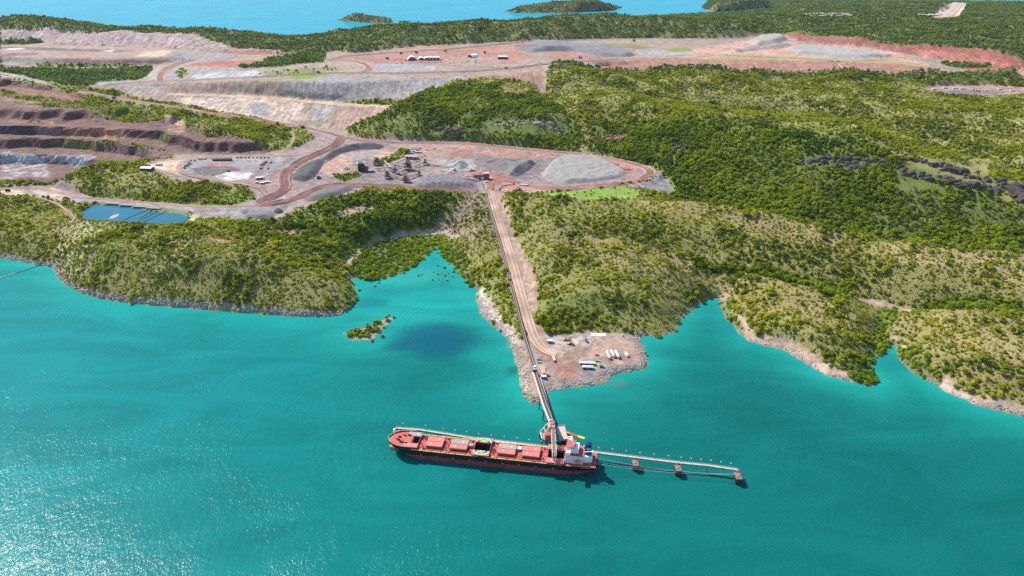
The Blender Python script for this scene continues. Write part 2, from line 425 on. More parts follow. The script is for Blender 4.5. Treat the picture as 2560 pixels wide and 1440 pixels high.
def solve():
    Z = None
    for s in (16, 8, 4, 2, 1):
        nx, ny = (NX - 1) // s + 1, (NY - 1) // s + 1
        acc = np.zeros((ny, nx)); cnt = np.zeros((ny, nx))
        i = np.clip(np.round((KS[:, 0] - GX0) / (GS * s)).astype(int), 0, nx - 1)
        j = np.clip(np.round((KS[:, 1] - GY0) / (GS * s)).astype(int), 0, ny - 1)
        np.add.at(acc, (j, i), KS[:, 2]); np.add.at(cnt, (j, i), 1)
        fix = cnt > 0
        val = np.where(fix, acc / np.maximum(cnt, 1), 0)
        lm = land[::s, ::s][:ny, :nx]
        sea = ~lm
        val = np.where(sea, -np.minimum(6, 0.6 + dland[::s, ::s][:ny, :nx] * 0.22), val); fix = fix | sea
        if Z is None: Z = np.where(fix, val, 60.0)
        else:
            Z = np.repeat(np.repeat(Z, 2, 0), 2, 1)[:ny, :nx]
            if Z.shape != (ny, nx): Z = np.pad(Z, ((0, ny - Z.shape[0]), (0, nx - Z.shape[1])), mode='edge')
        for _ in range({16: 1200, 8: 300, 4: 120, 2: 60, 1: 30}[s]):
            Z = np.where(fix, val, Z)
            P = np.pad(Z, 1, mode='edge')
            Z = 0.25 * (P[:-2, 1:-1] + P[2:, 1:-1] + P[1:-1, :-2] + P[1:-1, 2:])
        Z = np.where(fix, val, Z)
    return Z
HZ = solve()

def blur(A, n):
    for _ in range(n):
        P = np.pad(A, 1, mode='edge')
        A = (P[:-2, 1:-1] + P[2:, 1:-1] + P[1:-1, :-2] + P[1:-1, 2:] + 4 * P[1:-1, 1:-1]) / 8
    return A

def hsample(A, x, y):
    fx = np.clip((np.asarray(x, float) - GX0) / GS, 0, NX - 1.001); fy = np.clip((np.asarray(y, float) - GY0) / GS, 0, NY - 1.001)
    i = fx.astype(int); j = fy.astype(int); fx = fx - i; fy = fy - j
    return (A[j, i] * (1 - fx) + A[j, i + 1] * fx) * (1 - fy) + (A[j + 1, i] * (1 - fx) + A[j + 1, i + 1] * fx) * fy

_ty = 600.0 * np.exp(np.linspace(0, math.log(7200 / 600.0), 2600))
def on(px, py):
    """first meeting of a surveyed sight line with the ground: x, y, z"""
    u, v = px - 1280.0, py - 720.0
    f = CAM_F * math.cos(CAM_P) - v * math.sin(CAM_P); d = CAM_F * math.sin(CAM_P) + v * math.cos(CAM_P)
    x = u / f * _ty; zr = CAM_H - d / f * _ty
    zt = np.maximum(hsample(HZ, x, _ty), 0.0)
    k = int(np.argmax(zt >= zr))
    if zt[k] < zr[k]: k = len(_ty) - 1
    a, b = zt[k - 1] - zr[k - 1], zt[k] - zr[k]
    t = a / (a - b) if a != b else 0
    y = _ty[k - 1] + (_ty[k] - _ty[k - 1]) * t
    return (u / f * y, y, float(hsample(HZ, u / f * y, y)))

def ground(poly, step=30):
    """densified outline on the ground from sight lines"""
    r = []
    for (a, b), (c, d) in zip(poly, poly[1:] + poly[:1]):
        n = max(1, int(math.hypot(c - a, d - b) / step))
        for i in range(n): r.append(on(a + (c - a) * i / n, b + (d - b) * i / n)[:2])
    return r
def gz(x, y): return float(hsample(HZ, x, y))
# ------------------------------------------------------------------ ground cover map
C = dict(scrub=(.25,.205,.09), straw=(.30,.215,.105), forest=(.085,.095,.028), lush=(.13,.17,.03), grass=(.14,.26,.018), olive=(.19,.20,.06),
  red=(.36,.145,.095), redlight=(.46,.245,.18), pink=(.47,.31,.25), sand=(.56,.41,.27), tan=(.40,.31,.23), grey=(.30,.285,.29), greylight=(.44,.42,.41),
  white=(.62,.59,.56), dark=(.07,.062,.07), darkred=(.17,.08,.065), purple=(.135,.072,.066), brown=(.24,.135,.10), orange=(.55,.28,.17), rock=(.40,.32,.27),
  whiterock=(.50,.49,.50), beach=(.46,.39,.33), mud=(.42,.28,.23), asphalt=(.10,.088,.092), gravel=(.36,.34,.335))
for k_, f_ in dict(red=.8,redlight=.66,pink=.62,sand=.82,tan=.66,grey=.72,greylight=.62,white=.82,rock=.8,whiterock=.8,beach=.8,gravel=.64,mud=.8,orange=.8).items(): C[k_] = tuple(v * f_ for v in C[k_])
C['forest'] = (.10,.135,.03); C['flat'] = (.235,.175,.158); C['redlight'] = (.31,.15,.108); C['pink'] = (.30,.195,.155); C['darkred'] = (.27,.085,.062); C['red'] = (.31,.10,.07); C['scrub'] = (.23,.195,.075)
CR = np.zeros((NY, NX, 3)); CR[:] = C['scrub']
VEG = np.ones((NY, NX))            # tussock cover of the ground 0..1
STK = np.zeros((NY, NX))           # tipped-rock streaks
DEN = np.full((NY, NX), 1.25)      # trees per 100 m2
KIND = np.zeros((NY, NX), int)     # 0 scrub, 1 dense wood, 2 mangrove, 3 far woodland
ROUGH = np.ones((NY, NX))          # amount of natural relief noise

def paint(poly, col=None, veg=0.0, den=0.0, kind=None, streak=0.0, rough=0.0, w=None):
    g = w or ground(poly)
    a, b, m = cellmask(g)
    if m.size == 0: return
    if col is not None: CR[a, b][m] = C[col] if isinstance(col, str) else col
    if veg is not None: VEG[a, b][m] = veg
    if den is not None: DEN[a, b][m] = den
    if kind is not None: KIND[a, b][m] = kind
    STK[a, b][m] = streak
    if rough is not None: ROUGH[a, b][m] = rough

far = GYY > 2350
KIND[far] = 3; DEN[far] = 1.15; CR[far] = (.12,.125,.05)
mid = (GYY > 1420) & ~far
DEN[mid] = 1.7; CR[mid] = (.26,.225,.085)
W = dict(veg=1.0, rough=None)
# --- woods
paint([(1690,505),(1640,425),(1560,398),(1490,378),(1470,335),(1500,300),(1640,300),(1750,292),(1900,310),(2050,335),(2200,380),(2300,425),(2440,475),(2560,520),(2560,640),(2300,606),(2170,602),(2050,570),(1900,532),(1750,510)], 'forest', den=3.6, kind=1, **W)
paint([(885,325),(950,298),(1000,266),(1060,236),(1110,222),(1300,214),(1360,240),(1450,320),(1480,370),(1400,378),(1300,366),(1150,353),(950,347)], (.14,.14,.04), den=2.9, kind=1, **W)
paint([(1000,300),(1180,285),(1300,292),(1440,318),(1470,365),(1400,376),(1300,366),(1150,353),(980,347)], 'forest', den=3.4, kind=1, **W)
paint([(1250,215),(1330,205),(1345,225),(1300,240),(1230,235)], 'straw', den=1.2, kind=0, **W)
paint([(1530,270),(1700,300),(1900,318),(2050,335),(2180,365),(2190,350),(2080,318),(1960,300),(1800,292),(1650,277),(1560,255)], 'lush', den=2.8, kind=0, **W)
paint([(1840,420),(2080,440),(2300,480),(2560,560),(2560,640),(2300,606),(2050,570),(1900,532),(1760,500)], (.09,.10,.035), den=3.8, kind=1, **W)
for p in ([(1880,262),(1990,232),(2120,228),(2300,250),(2250,285),(2000,290)],[(2250,330),(2400,300),(2560,310),(2560,400),(2450,400)],[(2440,420),(2520,400),(2560,400),(2560,440),(2480,440)],[(1560,200),(1720,205),(1800,240),(1650,255)]):
    paint(p, (.30,.255,.11), den=1.45, kind=0, **W)
# front range: thick growth in the gully, thin on the brows
paint([(1450,598),(1600,612),(1700,632),(1780,662),(1830,668),(1950,685),(2060,712),(2140,740),(2120,760),(2000,712),(1900,692),(1800,684),(1740,672),(1640,640),(1540,618),(1440,606)], 'lush', den=4.2, kind=1, **W)
paint([(1600,505),(1820,522),(1990,556),(2070,580),(2180,606),(2150,640),(2050,620),(1880,575),(1700,548),(1600,535)], 'straw', den=.75, **W)
paint([(2175,605),(2320,608),(2560,640),(2560,720),(2400,680),(2260,655),(2190,640)], (.34,.245,.135), den=.8, **W)
paint([(1830,705),(1920,698),(2040,728),(2150,790),(2180,840),(2060,850),(1960,800),(1870,780),(1820,735)], (.29,.21,.10), den=.85, **W)
paint([(2230,800),(2380,780),(2560,805),(2560,920),(2440,880),(2320,850),(2240,830)], (.31,.225,.11), den=.55, **W)
paint([(2340,885),(2440,890),(2560,930),(2560,1010),(2420,960)], (.28,.20,.095), den=.9, **W)
paint([(2280,770),(2420,745),(2560,755),(2560,800),(2460,785),(2340,778)], 'lush', den=3.2, kind=1, **W)
paint([(1330,740),(1450,720),(1560,735),(1600,790),(1540,800),(1450,812),(1340,815)], 'olive', den=2.4, **W)
paint([(1370,600),(1560,600),(1720,640),(1760,700),(1690,760),(1600,700),(1400,660)], (.26,.19,.085), den=1.0, **W)
# cove slopes
paint([(680,600),(740,535),(800,507),(900,482),(1000,476),(1160,486),(1130,520),(1080,560),(1030,580),(930,605),(860,650),(800,640),(720,610)], 'lush', den=3.8, kind=1, **W)
paint([(840,525),(900,510),(945,515),(930,530),(880,540),(840,545)], 'mud', veg=.25, den=.25, rough=None)
paint([(1165,487),(1205,490),(1230,540),(1240,600),(1180,610),(1130,585),(1085,570),(1100,545)], 'tan', veg=.35, den=.7, rough=None, streak=.5)
paint([(660,590),(760,575),(860,610),(845,650),(760,640)], 'lush', den=3.0, kind=1, **W)
for p in ([(500,600),(570,590),(590,605),(540,620)],[(400,640),(450,620),(460,650)],[(690,575),(760,570),(770,585),(700,592)],[(590,620),(640,605),(650,640)]): paint(p, 'redlight', veg=.4, den=.7, rough=None)
paint([(150,575),(190,560),(260,565),(240,640),(200,700),(160,690),(140,650)], (.36,.31,.19), den=.7, **W)
paint([(250,600),(300,595),(290,670),(270,700),(240,690)], 'lush', den=2.6, **W)
# long hill in front of pit
paint([(150,490),(300,500),(470,510),(560,515),(630,495),(600,480),(420,470),(250,475),(160,470)], 'olive', den=2.5, **W)
paint([(600,490),(640,480),(630,500),(560,515),(500,512)], 'grass', veg=.8, den=1.0, rough=None)
# --- upper mine: everything disturbed
paint([(0,112),(150,107),(300,113),(440,121),(560,131),(700,139),(830,128),(880,133),(960,125),(1000,119),(1150,111),(1290,101),(1400,98),(1500,96),(1700,97),(1880,90),(1960,88),(2000,97),(2100,106),(2180,114),(2300,120),(2420,128),(2500,142),(2560,158),
  (2560,180),(2450,178),(2380,186),(2200,183),(2050,181),(1900,177),(1750,174),(1620,176),(1500,168),(1400,154),(1366,180),(1364,236),(1340,215),(1300,196),(1200,200),(1130,211),(1050,236),(1000,263),(940,291),(880,326),(860,330),(800,330),(700,305),(640,292),(500,273),(400,257),(300,241),(200,222),(150,216),(0,195)], 'tan')
# dump faces
paint([(215,226),(300,217),(400,211),(500,207),(640,201),(760,203),(850,206),(940,204),(1010,198),(1100,193),(1200,189),(1300,183),(1365,172),(1364,236),(1340,215),(1300,197),(1200,201),(1130,211),(1050,236),(1000,263),(940,291),(880,326),(800,322),(700,306),(600,290),(500,275),(400,258),(300,241)], 'tan', streak=1)
for p, c in (([(300,225),(430,215),(560,210),(600,238),(440,238),(330,240)],'pink'),([(700,204),(1000,200),(1010,262),(900,260),(800,250),(700,240)],'gravel'),
    ([(440,245),(620,246),(700,252),(760,258),(740,312),(600,290),(480,272)],(.43,.33,.27)),([(850,265),(990,268),(960,290),(880,322),(830,316)],'pink'),
    ([(690,225),(760,230),(860,237),(855,250),(760,248),(765,254),(705,248)],'dark'),([(640,220),(660,222),(655,240),(640,240)],'dark'),([(620,258),(665,258),(680,292),(635,288)],'grey'),
    ([(790,265),(830,262),(800,310),(770,306)],'greylight'),([(1010,199),(1100,194),(1180,192),(1150,205),(1050,232),(1015,225)],'grey'),([(1180,191),(1300,184),(1360,172),(1362,225),(1340,215),(1250,196)],'brown'),
    ([(300,220),(420,214),(410,228),(320,232)],'gravel')): paint(p, c, streak=1)
paint([(860,255),(930,246),(1000,250),(1000,262),(900,264)], 'olive', veg=1, den=1.0, rough=0); paint([(950,262),(1000,258),(1000,266),(955,270)], 'darkred')
paint([(420,233),(620,238),(700,243),(800,252),(900,260),(985,264),(985,268),(880,266),(790,257),(690,248),(560,241),(420,238)], 'sand')
# terraces, top platform
paint([(420,205),(400,195),(430,175),(520,172),(640,170),(720,175),(800,168),(830,178),(700,190),(600,196),(500,202)], 'gravel', streak=.8)
paint([(480,190),(560,178),(640,176),(660,190),(560,196),(500,200)], (.36,.34,.34), streak=1); paint([(440,180),(470,172),(470,190),(450,196)], 'olive', veg=.8, den=.6)
paint([(585,165),(720,140),(800,126),(815,135),(810,155),(740,160),(690,168),(610,170)], 'lush', veg=1, den=2.2, kind=3)
paint([(830,128),(860,120),(850,108),(890,112),(870,130)], 'olive', veg=1, den=.8, kind=3)
paint([(470,145),(560,135),(600,142),(540,155),(480,155)], 'grey', rough=.3); paint([(480,158),(560,152),(660,150),(660,158),(590,168),(520,166),(470,164)], 'red')
paint([(640,185),(720,172),(840,168),(860,175),(700,190)], 'olive', veg=.8, den=.15)
paint([(700,196),(760,186),(825,184),(815,190),(760,198)], 'grass', veg=.7)
paint([(760,203),(830,190),(930,190),(910,203),(850,207)], 'gravel'); paint([(920,180),(945,160),(1000,158),(1090,166),(1090,176)], 'greylight'); paint([(960,190),(1150,183),(1290,176),(1340,170),(1300,182),(1100,192),(960,196)], 'pink')
paint([(830,140),(1000,127),(1150,120),(1300,105),(1380,104),(1300,125),(1330,145),(1280,160),(1150,160),(1000,152),(880,156)], 'redlight'); paint([(900,148),(1080,146),(1180,150),(1120,158),(940,158)], 'red')
paint([(1080,150),(1180,140),(1260,150),(1240,162),(1130,160)], 'pink')
paint([(1000,118),(1060,112),(1140,112),(1120,118),(1020,122)], 'redlight')
paint([(1250,122),(1330,108),(1420,106),(1500,108),(1580,130),(1590,142),(1480,142),(1400,132),(1340,125)], 'grey', rough=.6)
paint([(1350,128),(1420,128),(1480,140),(1560,146),(1500,150),(1380,146)], 'redlight'); paint([(1480,100),(1600,100),(1680,108),(1740,125),(1690,130),(1600,118),(1500,108)], 'tan', veg=.15)
paint([(1590,125),(1700,122),(1740,135),(1600,143)], 'greylight'); paint([(1500,108),(1570,110),(1640,118),(1600,122),(1540,118)], 'olive', veg=.7); paint([(1650,122),(1720,118),(1735,128),(1680,130)], 'olive', veg=.7)
paint([(1500,152),(1600,146),(1800,147),(2000,150),(2200,157),(2300,165),(2370,180),(2200,183),(2050,181),(1900,177),(1750,174),(1620,176),(1500,168)], 'redlight', streak=.25)
paint([(1740,120),(1880,100),(2000,104),(2150,118),(2260,135),(2330,165),(2200,155),(2000,149),(1850,146),(1700,146)], (.42,.25,.19)); paint([(1960,95),(2080,100),(2130,115),(2000,112)], 'pink')
paint([(1725,150),(1850,137),(2000,142),(2200,150),(2310,158),(2300,163),(2100,152),(1900,150)], (.30,.25,.11), veg=.4); paint([(1860,118),(1900,112),(1980,112),(1950,120),(1830,132)], 'grey', rough=.8)
paint([(1870,98),(1935,88),(1965,92),(1930,106),(1890,110)], 'greylight'); paint([(1960,122),(2040,117),(2160,126),(2230,142),(2150,150),(2050,142),(1980,132)], 'greylight', rough=.6)
# red cut on the right
paint([(1960,88),(2100,98),(2200,108),(2320,118),(2420,127),(2500,142),(2560,158),(2560,178),(2480,172),(2380,152),(2300,140),(2200,122),(2100,110),(1990,100)], 'darkred', streak=.8, rough=.5)
paint([(2290,128),(2400,138),(2470,156),(2540,170),(2460,170),(2380,154),(2300,140)], (.40,.13,.09), streak=.8, rough=.5)
paint([(2350,158),(2450,160),(2500,170),(2420,172),(2370,166)], 'lush', veg=1, den=1.4, kind=3); paint([(2400,170),(2500,168),(2530,185),(2460,182)], 'darkred'); paint([(2528,172),(2560,176),(2560,200),(2540,190)], 'pink')
# left terrace
paint([(0,112),(150,107),(300,115),(430,124),(440,130),(410,143),(330,146),(200,145),(100,143),(0,141)], 'pink'); paint([(0,117),(90,118),(250,124),(340,126),(300,131),(180,128),(60,124),(0,122)], 'asphalt'); paint([(20,133),(100,132),(90,138),(0,140),(0,136)], 'purple')
paint([(250,127),(290,125),(280,130)], 'white'); paint([(15,121),(60,120),(60,123),(15,124)], 'white'); paint([(350,130),(410,126),(430,130),(400,142),(340,142)], 'sand')
paint([(90,143),(330,146),(412,143),(440,128),(500,140),(480,152),(420,160),(330,163),(200,165),(110,162)], 'gravel', streak=.6); paint([(110,149),(200,147),(330,150),(420,150),(430,156),(330,160),(220,165),(180,160),(110,160)], 'purple', streak=.6)
paint([(0,150),(60,150),(90,162),(0,158)], 'greylight'); paint([(0,162),(100,170),(100,176),(0,170)], 'grey'); paint([(90,158),(180,160),(330,164),(340,167),(200,168),(100,168)], 'olive', veg=1, den=1.0, kind=3)
paint([(0,172),(100,172),(200,175),(300,172),(385,168),(370,190),(340,200),(250,212),(180,218),(120,205),(40,186),(0,180)], 'lush', veg=1, den=1.9, kind=3); paint([(370,185),(400,168),(400,200),(360,203)], 'greylight')
paint([(230,205),(330,200),(320,208),(240,212)], 'grey'); paint([(0,182),(60,196),(120,212),(60,200),(0,188)], 'beach'); paint([(30,184),(60,188),(110,208),(80,204)], 'grey')
# far left wall of the old pit
paint([(0,78),(120,78),(230,81),(350,83),(430,87),(500,97),(560,113),(620,124),(700,128),(720,138),(640,137),(520,129),(400,120),(250,115),(90,109),(0,107)], (.46,.36,.34), streak=.9, rough=.8)
paint([(560,126),(700,130),(720,138),(640,137),(560,132)], 'darkred', streak=.5); paint([(0,102),(80,98),(120,106),(60,112),(0,110)], 'lush', veg=1, den=1.6, kind=3)
# --- pit
paint([(0,196),(60,207),(150,224),(200,240),(260,266),(390,287),(420,305),(440,300),(480,325),(560,338),(640,358),(700,376),(640,386),(540,388),(430,384),(425,396),(330,411),(235,411),(140,456),(-60,462),(-60,196)], 'purple', rough=.8)
paint([(0,204),(60,215),(140,228),(195,240),(200,250),(120,246),(40,230),(0,218)], (.33,.13,.095), streak=.5, rough=.8); paint([(0,218),(60,236),(180,252),(290,276),(380,290),(340,300),(240,290),(120,270),(0,252)], 'olive', veg=1, den=1.1, kind=0, rough=.5)
paint([(0,238),(60,250),(130,262),(70,262),(0,252)], 'pink', streak=.4, rough=.8); paint([(30,266),(100,268),(100,275),(40,272)], 'pink', streak=.4, rough=.8); paint([(150,275),(230,282),(230,292),(150,288)], 'purple', rough=.8)
paint([(200,245),(280,255),(400,288),(420,296),(330,306),(290,296),(240,270)], 'lush', veg=1, den=2.0, kind=0, rough=.5)
paint([(20,290),(130,300),(190,312),(185,318),(120,314),(20,302)], 'orange', rough=.8, streak=.3); paint([(240,310),(320,318),(320,325),(250,322)], 'orange', rough=.8); paint([(160,320),(300,325),(320,345),(280,350),(170,350)], (.27,.13,.10), rough=.8, streak=.4)
paint([(0,305),(75,308),(85,350),(0,345)], (.075,.055,.068), rough=.8); paint([(90,318),(150,322),(148,350),(90,346)], (.22,.15,.15), rough=.8, streak=.4); paint([(250,328),(310,322),(305,350),(255,350)], 'orange', rough=.8, streak=.4)
paint([(370,298),(410,300),(405,335),(380,340)], (.06,.045,.055), rough=.8); paint([(410,296),(465,305),(460,340),(425,335)], (.44,.27,.20), rough=.8, streak=.4); paint([(0,376),(70,385),(110,395),(230,385),(245,395),(165,432),(120,448),(0,456)], (.46,.46,.475), rough=.8, streak=.2)
paint([(110,395),(180,405),(190,425),(150,438),(120,425)], 'purple', rough=.8); paint([(0,366),(140,360),(240,366),(270,380),(240,388),(110,395),(60,388),(0,374)], (.15,.085,.075), rough=.8)
paint([(270,372),(420,380),(415,396),(330,410),(270,395)], (.19,.125,.125), rough=.8, streak=.4); paint([(160,352),(280,358),(420,372),(415,378),(270,366),(160,360)], 'olive', veg=1, den=.9, rough=.5); paint([(385,338),(440,340),(435,346),(385,345)], 'grass', veg=.6)
paint([(440,290),(520,290),(600,306),(680,331),(720,348),(700,372),(640,356),(560,332),(500,318),(450,305)], 'olive', veg=1, den=2.0, kind=0, rough=.6); paint([(470,300),(560,312),(620,335),(560,345),(480,335)], (.20,.17,.08), veg=.9, den=1.6, rough=.6)
paint([(700,330),(740,330),(775,345),(750,365),(710,378)], 'lush', veg=1, den=2.0, rough=.4)
# --- flats between pit and plant
paint([(360,410),(420,398),(520,388),(640,384),(720,376),(760,360),(790,345),(760,330),(860,330),(900,345),(1150,351),(1300,366),(1450,379),(1560,398),(1640,422),(1660,440),(1600,460),(1500,470),(1400,478),(1300,490),(1250,485),(1200,480),(1100,478),(1000,472),(920,470),(800,500),(740,525),(700,550),(660,560),(505,552),(490,530),(420,525),(190,500),(110,490),(0,492),(0,468),(120,462),(150,452),(250,497),(400,509),(560,517),(640,495),(620,470),(450,455),(380,425)], 'flat')
paint([(350,415),(420,402),(470,400),(440,415),(450,440),(400,425)], 'sand'); paint([(450,405),(520,395),(640,390),(740,392),(700,410),(690,425),(640,428),(560,440),(500,438),(460,425)], 'grey'); paint([(480,420),(560,410),(600,425),(540,438),(490,435)], 'asphalt', veg=.0)
paint([(540,440),(570,430),(630,432),(620,448),(570,452)], 'white'); paint([(520,408),(580,405),(580,414),(530,416)], 'redlight'); paint([(690,395),(745,390),(735,408),(700,425)], 'gravel', rough=.6)
paint([(640,455),(690,445),(690,460),(650,468)], 'pink'); paint([(430,375),(520,378),(640,386),(720,380),(720,388),(560,390),(430,398)], 'tan')
paint([(500,535),(560,525),(640,520),(730,520),(700,545),(660,557),(560,553),(505,548)], 'gravel'); paint([(600,528),(690,530),(680,545),(600,540)], 'dark')
paint([(190,495),(290,500),(420,510),(480,520),(490,532),(380,522),(280,506),(200,510),(170,500)], 'greylight'); paint([(0,475),(60,472),(75,488),(0,490)], 'sand'); paint([(75,472),(130,465),(180,490),(160,505),(100,492)], 'beach')
paint([(220,503),(310,512),(400,520),(470,530),(480,538),(350,522),(250,510)], 'olive', veg=.6)
# plant plateau
paint([(720,440),(790,400),(870,365),(960,362),(960,375),(880,395),(820,430),(740,455)], (.12,.10,.105)); paint([(790,425),(860,380),(960,372),(1000,380),(900,415),(840,440)], (.36,.22,.17)); paint([(860,385),(960,375),(950,385),(880,400)], 'gravel')
paint([(740,460),(830,440),(900,420),(1060,430),(1200,440),(1210,475),(1000,470),(830,470)], (.19,.145,.138)); paint([(860,455),(1000,440),(1080,450),(1040,470),(900,465)], (.16,.145,.148)); paint([(880,395),(980,400),(1080,400),(1080,440),(980,452),(890,440)], (.185,.15,.14)); paint([(1090,395),(1190,395),(1210,420),(1120,430)], 'greylight')
paint([(840,440),(890,430),(905,440),(860,455)], 'lush', veg=1, den=2.2); paint([(945,405),(1000,375),(1040,367),(1030,378),(980,405),(950,412)], 'lush', veg=1, den=2.4); paint([(985,360),(1180,362),(1180,385),(1060,395),(1030,380)], 'pink')
paint([(1130,370),(1180,372),(1190,395),(1120,400)], 'brown'); paint([(1180,385),(1280,395),(1400,385),(1400,415),(1360,440),(1280,455),(1230,445),(1190,420)], (.165,.132,.13)); paint([(1190,370),(1300,380),(1420,390),(1410,396),(1280,392),(1190,385)], 'redlight')
paint([(1080,445),(1180,440),(1190,462),(1100,470)], 'dark'); paint([(1180,425),(1250,435),(1290,450),(1220,452)], 'darkred'); paint([(1190,455),(1215,452),(1232,485),(1205,486)], 'gravel')
paint([(1245,462),(1300,458),(1330,470),(1340,482),(1260,488),(1245,478)], 'redlight'); paint([(1400,385),(1500,395),(1570,420),(1560,440),(1480,450),(1400,458),(1350,440),(1380,410)], 'greylight'); paint([(1500,395),(1580,410),(1600,430),(1560,440),(1520,415)], 'redlight')
paint([(1560,470),(1600,450),(1650,440),(1665,445),(1690,490),(1640,485),(1590,472)], 'gravel', streak=.7); paint([(1600,400),(1650,422),(1680,455),(1690,485),(1665,445),(1640,425)], 'olive', veg=.8, den=.3)
paint([(1340,488),(1400,480),(1500,468),(1565,465),(1600,485),(1580,498),(1480,500),(1380,497)], 'grass', veg=.4, den=.22)
paint([(490,555),(500,535),(480,535),(440,565),(460,570)], 'beach', veg=.3)
paint([(2305,222),(2335,214),(2400,214),(2500,214),(2560,218),(2640,222),(2640,240),(2520,243),(2400,240),(2340,234)], 'pink', rough=0); paint([(2350,228),(2400,224),(2500,226),(2520,234),(2420,238),(2370,234)], (.15,.125,.125), rough=0)
# --- haul road cutting, pad, breakwater
paint([(1225,480),(1250,480),(1275,545),(1300,610),(1340,700),(1345,760),(1335,800),(1360,830),(1330,850),(1300,800),(1270,690),(1245,590)], 'pink', veg=.12, streak=.5)
paint([(1310,700),(1338,705),(1335,770),(1320,790),(1312,740)], 'sand', streak=.4); paint([(1190,720),(1210,720),(1225,740),(1240,700),(1260,740),(1280,800),(1300,850),(1320,900),(1345,1000),(1320,1005),(1300,950),(1285,880),(1240,820),(1200,785)], 'beach', streak=.3)
paint([(1205,700),(1230,690),(1260,720),(1285,800),(1265,820),(1240,770),(1215,740)], 'olive', veg=.9, den=1.2)
paint([(1305,850),(1350,838),(1400,836),(1460,828),(1570,830),(1592,840),(1606,880),(1612,905),(1600,914),(1530,922),(1520,955),(1480,962),(1400,966),(1370,975),(1370,1005),(1345,1012),(1325,1005),(1310,950),(1295,880)], 'tan')
for p, c in (([(1345,845),(1400,838),(1500,840),(1480,862),(1400,868),(1370,880)],(.36,.30,.26)),([(1340,880),(1370,870),(1400,890),(1440,885),(1460,925),(1420,940),(1385,930),(1375,905)],'brown'),([(1450,870),(1520,850),(1570,850),(1585,870),(1560,880),(1510,878)],'mud'),([(1440,880),(1500,862),(1520,868),(1480,905),(1450,900)],'pink'),
   ([(1500,880),(1590,885),(1602,905),(1530,914),(1500,905)],(.33,.20,.16)),([(1380,918),(1450,930),(1470,940),(1400,942)],(.34,.15,.12)),([(1325,890),(1345,882),(1372,910),(1378,945),(1350,960),(1335,930)],(.27,.24,.22)),([(1475,833),(1510,832),(1510,842),(1475,843)],'sand'),
   ([(1450,925),(1530,917),(1610,908),(1618,916),(1540,930),(1460,948)],'grey'),([(1375,945),(1440,950),(1500,955),(1500,962),(1400,968),(1372,975)],'rock'),([(1330,840),(1360,845),(1380,870),(1345,880)],'pink')): paint(p, c)
paint([(2130,742),(2180,750),(2250,765),(2290,774),(2270,780),(2190,765),(2140,752)], 'mud'); paint([(2190,785),(2250,770),(2240,800),(2215,830),(2200,860),(2185,830)], (.10,.14,.03), veg=1, den=4.2, kind=2, rough=0)
# shores: bare rock band, beaches
shore = land & (dsea < 24) & (GYY < 1500)
nb = fbm(GXX, GYY, 30, 3, 3)
m = shore & (dsea < 4 + 6 * nb) ; CR[m] = C['rock']; VEG[m] = .1; DEN[m] = .1
m = shore & (dsea < 13 + 8 * nb) & (HZ < 7.0) & (GXX > 350); CR[m] = (.40,.285,.225); VEG[m] = .05; DEN[m] = .0
fs = land & (dsea < 14) & (GYY > 3000); CR[fs] = (.20,.16,.13); DEN[fs] = .2
# mangrove flats in the cove and creeks
def mang(poly, d=3.2): paint(poly, (.12,.12,.05), veg=.6, den=d, kind=2, rough=0)
mang([(866,690),(880,662),(905,636),(960,612),(1040,596),(1092,590),(1096,612),(1090,616),(1078,637),(1050,657),(1012,678),(985,694),(935,706),(900,702),(880,696)], 4.4)
mang([(1092,590),(1145,602),(1165,640),(1178,690),(1203,720),(1180,722),(1150,700),(1135,675),(1104,645),(1096,622)], 4.2)
mang([(868,735),(880,720),(900,745),(893,762),(875,775),(862,772)])
mang([(1876,838),(1950,846),(2005,872),(2045,905),(2010,912),(1955,884),(1885,868)], 4.6)
mang([(2118,925),(2150,895),(2178,868),(2215,858),(2234,876),(2206,896),(2188,925),(2202,962),(2170,967),(2140,952)], 5.0)
mang([(2195,835),(2250,858),(2290,890),(2355,938),(2425,985),(2380,993),(2320,960),(2260,933),(2234,902),(2232,880),(2202,862)], 5.0)
mang([(1795,745),(1812,760),(1830,790),(1870,840),(1860,848),(1820,803),(1798,768)], 1.6); mang([(1690,835),(1700,795),(1745,762),(1790,735),(1780,728),(1730,755),(1690,780),(1680,815)], 1.4)
mang([(1560,826),(1600,832),(1640,842),(1690,832),(1640,850),(1590,842)], 2.2)
rim = land & (GXX > 330) & (GYY < 1120) & (dsea > 5) & (dsea < 11 + 6 * nb) & (HZ < 17)
rim &= ~inpoly(GXX, GYY, ground([(2110,935),(2150,890),(2178,862),(2200,830),(2250,855),(2290,890),(2360,945),(2330,965),(2230,900),(2200,965),(2160,970)]))
CR[rim] = (.43,.30,.235); VEG[rim] = .04; DEN[rim] = 0; KIND[rim] = 0
paint([(866,665),(890,630),(930,608),(985,590),(1045,580),(1115,575),(1150,588),(1140,600),(1110,585),(1040,590),(960,604),(905,628),(880,655)], 'beach')

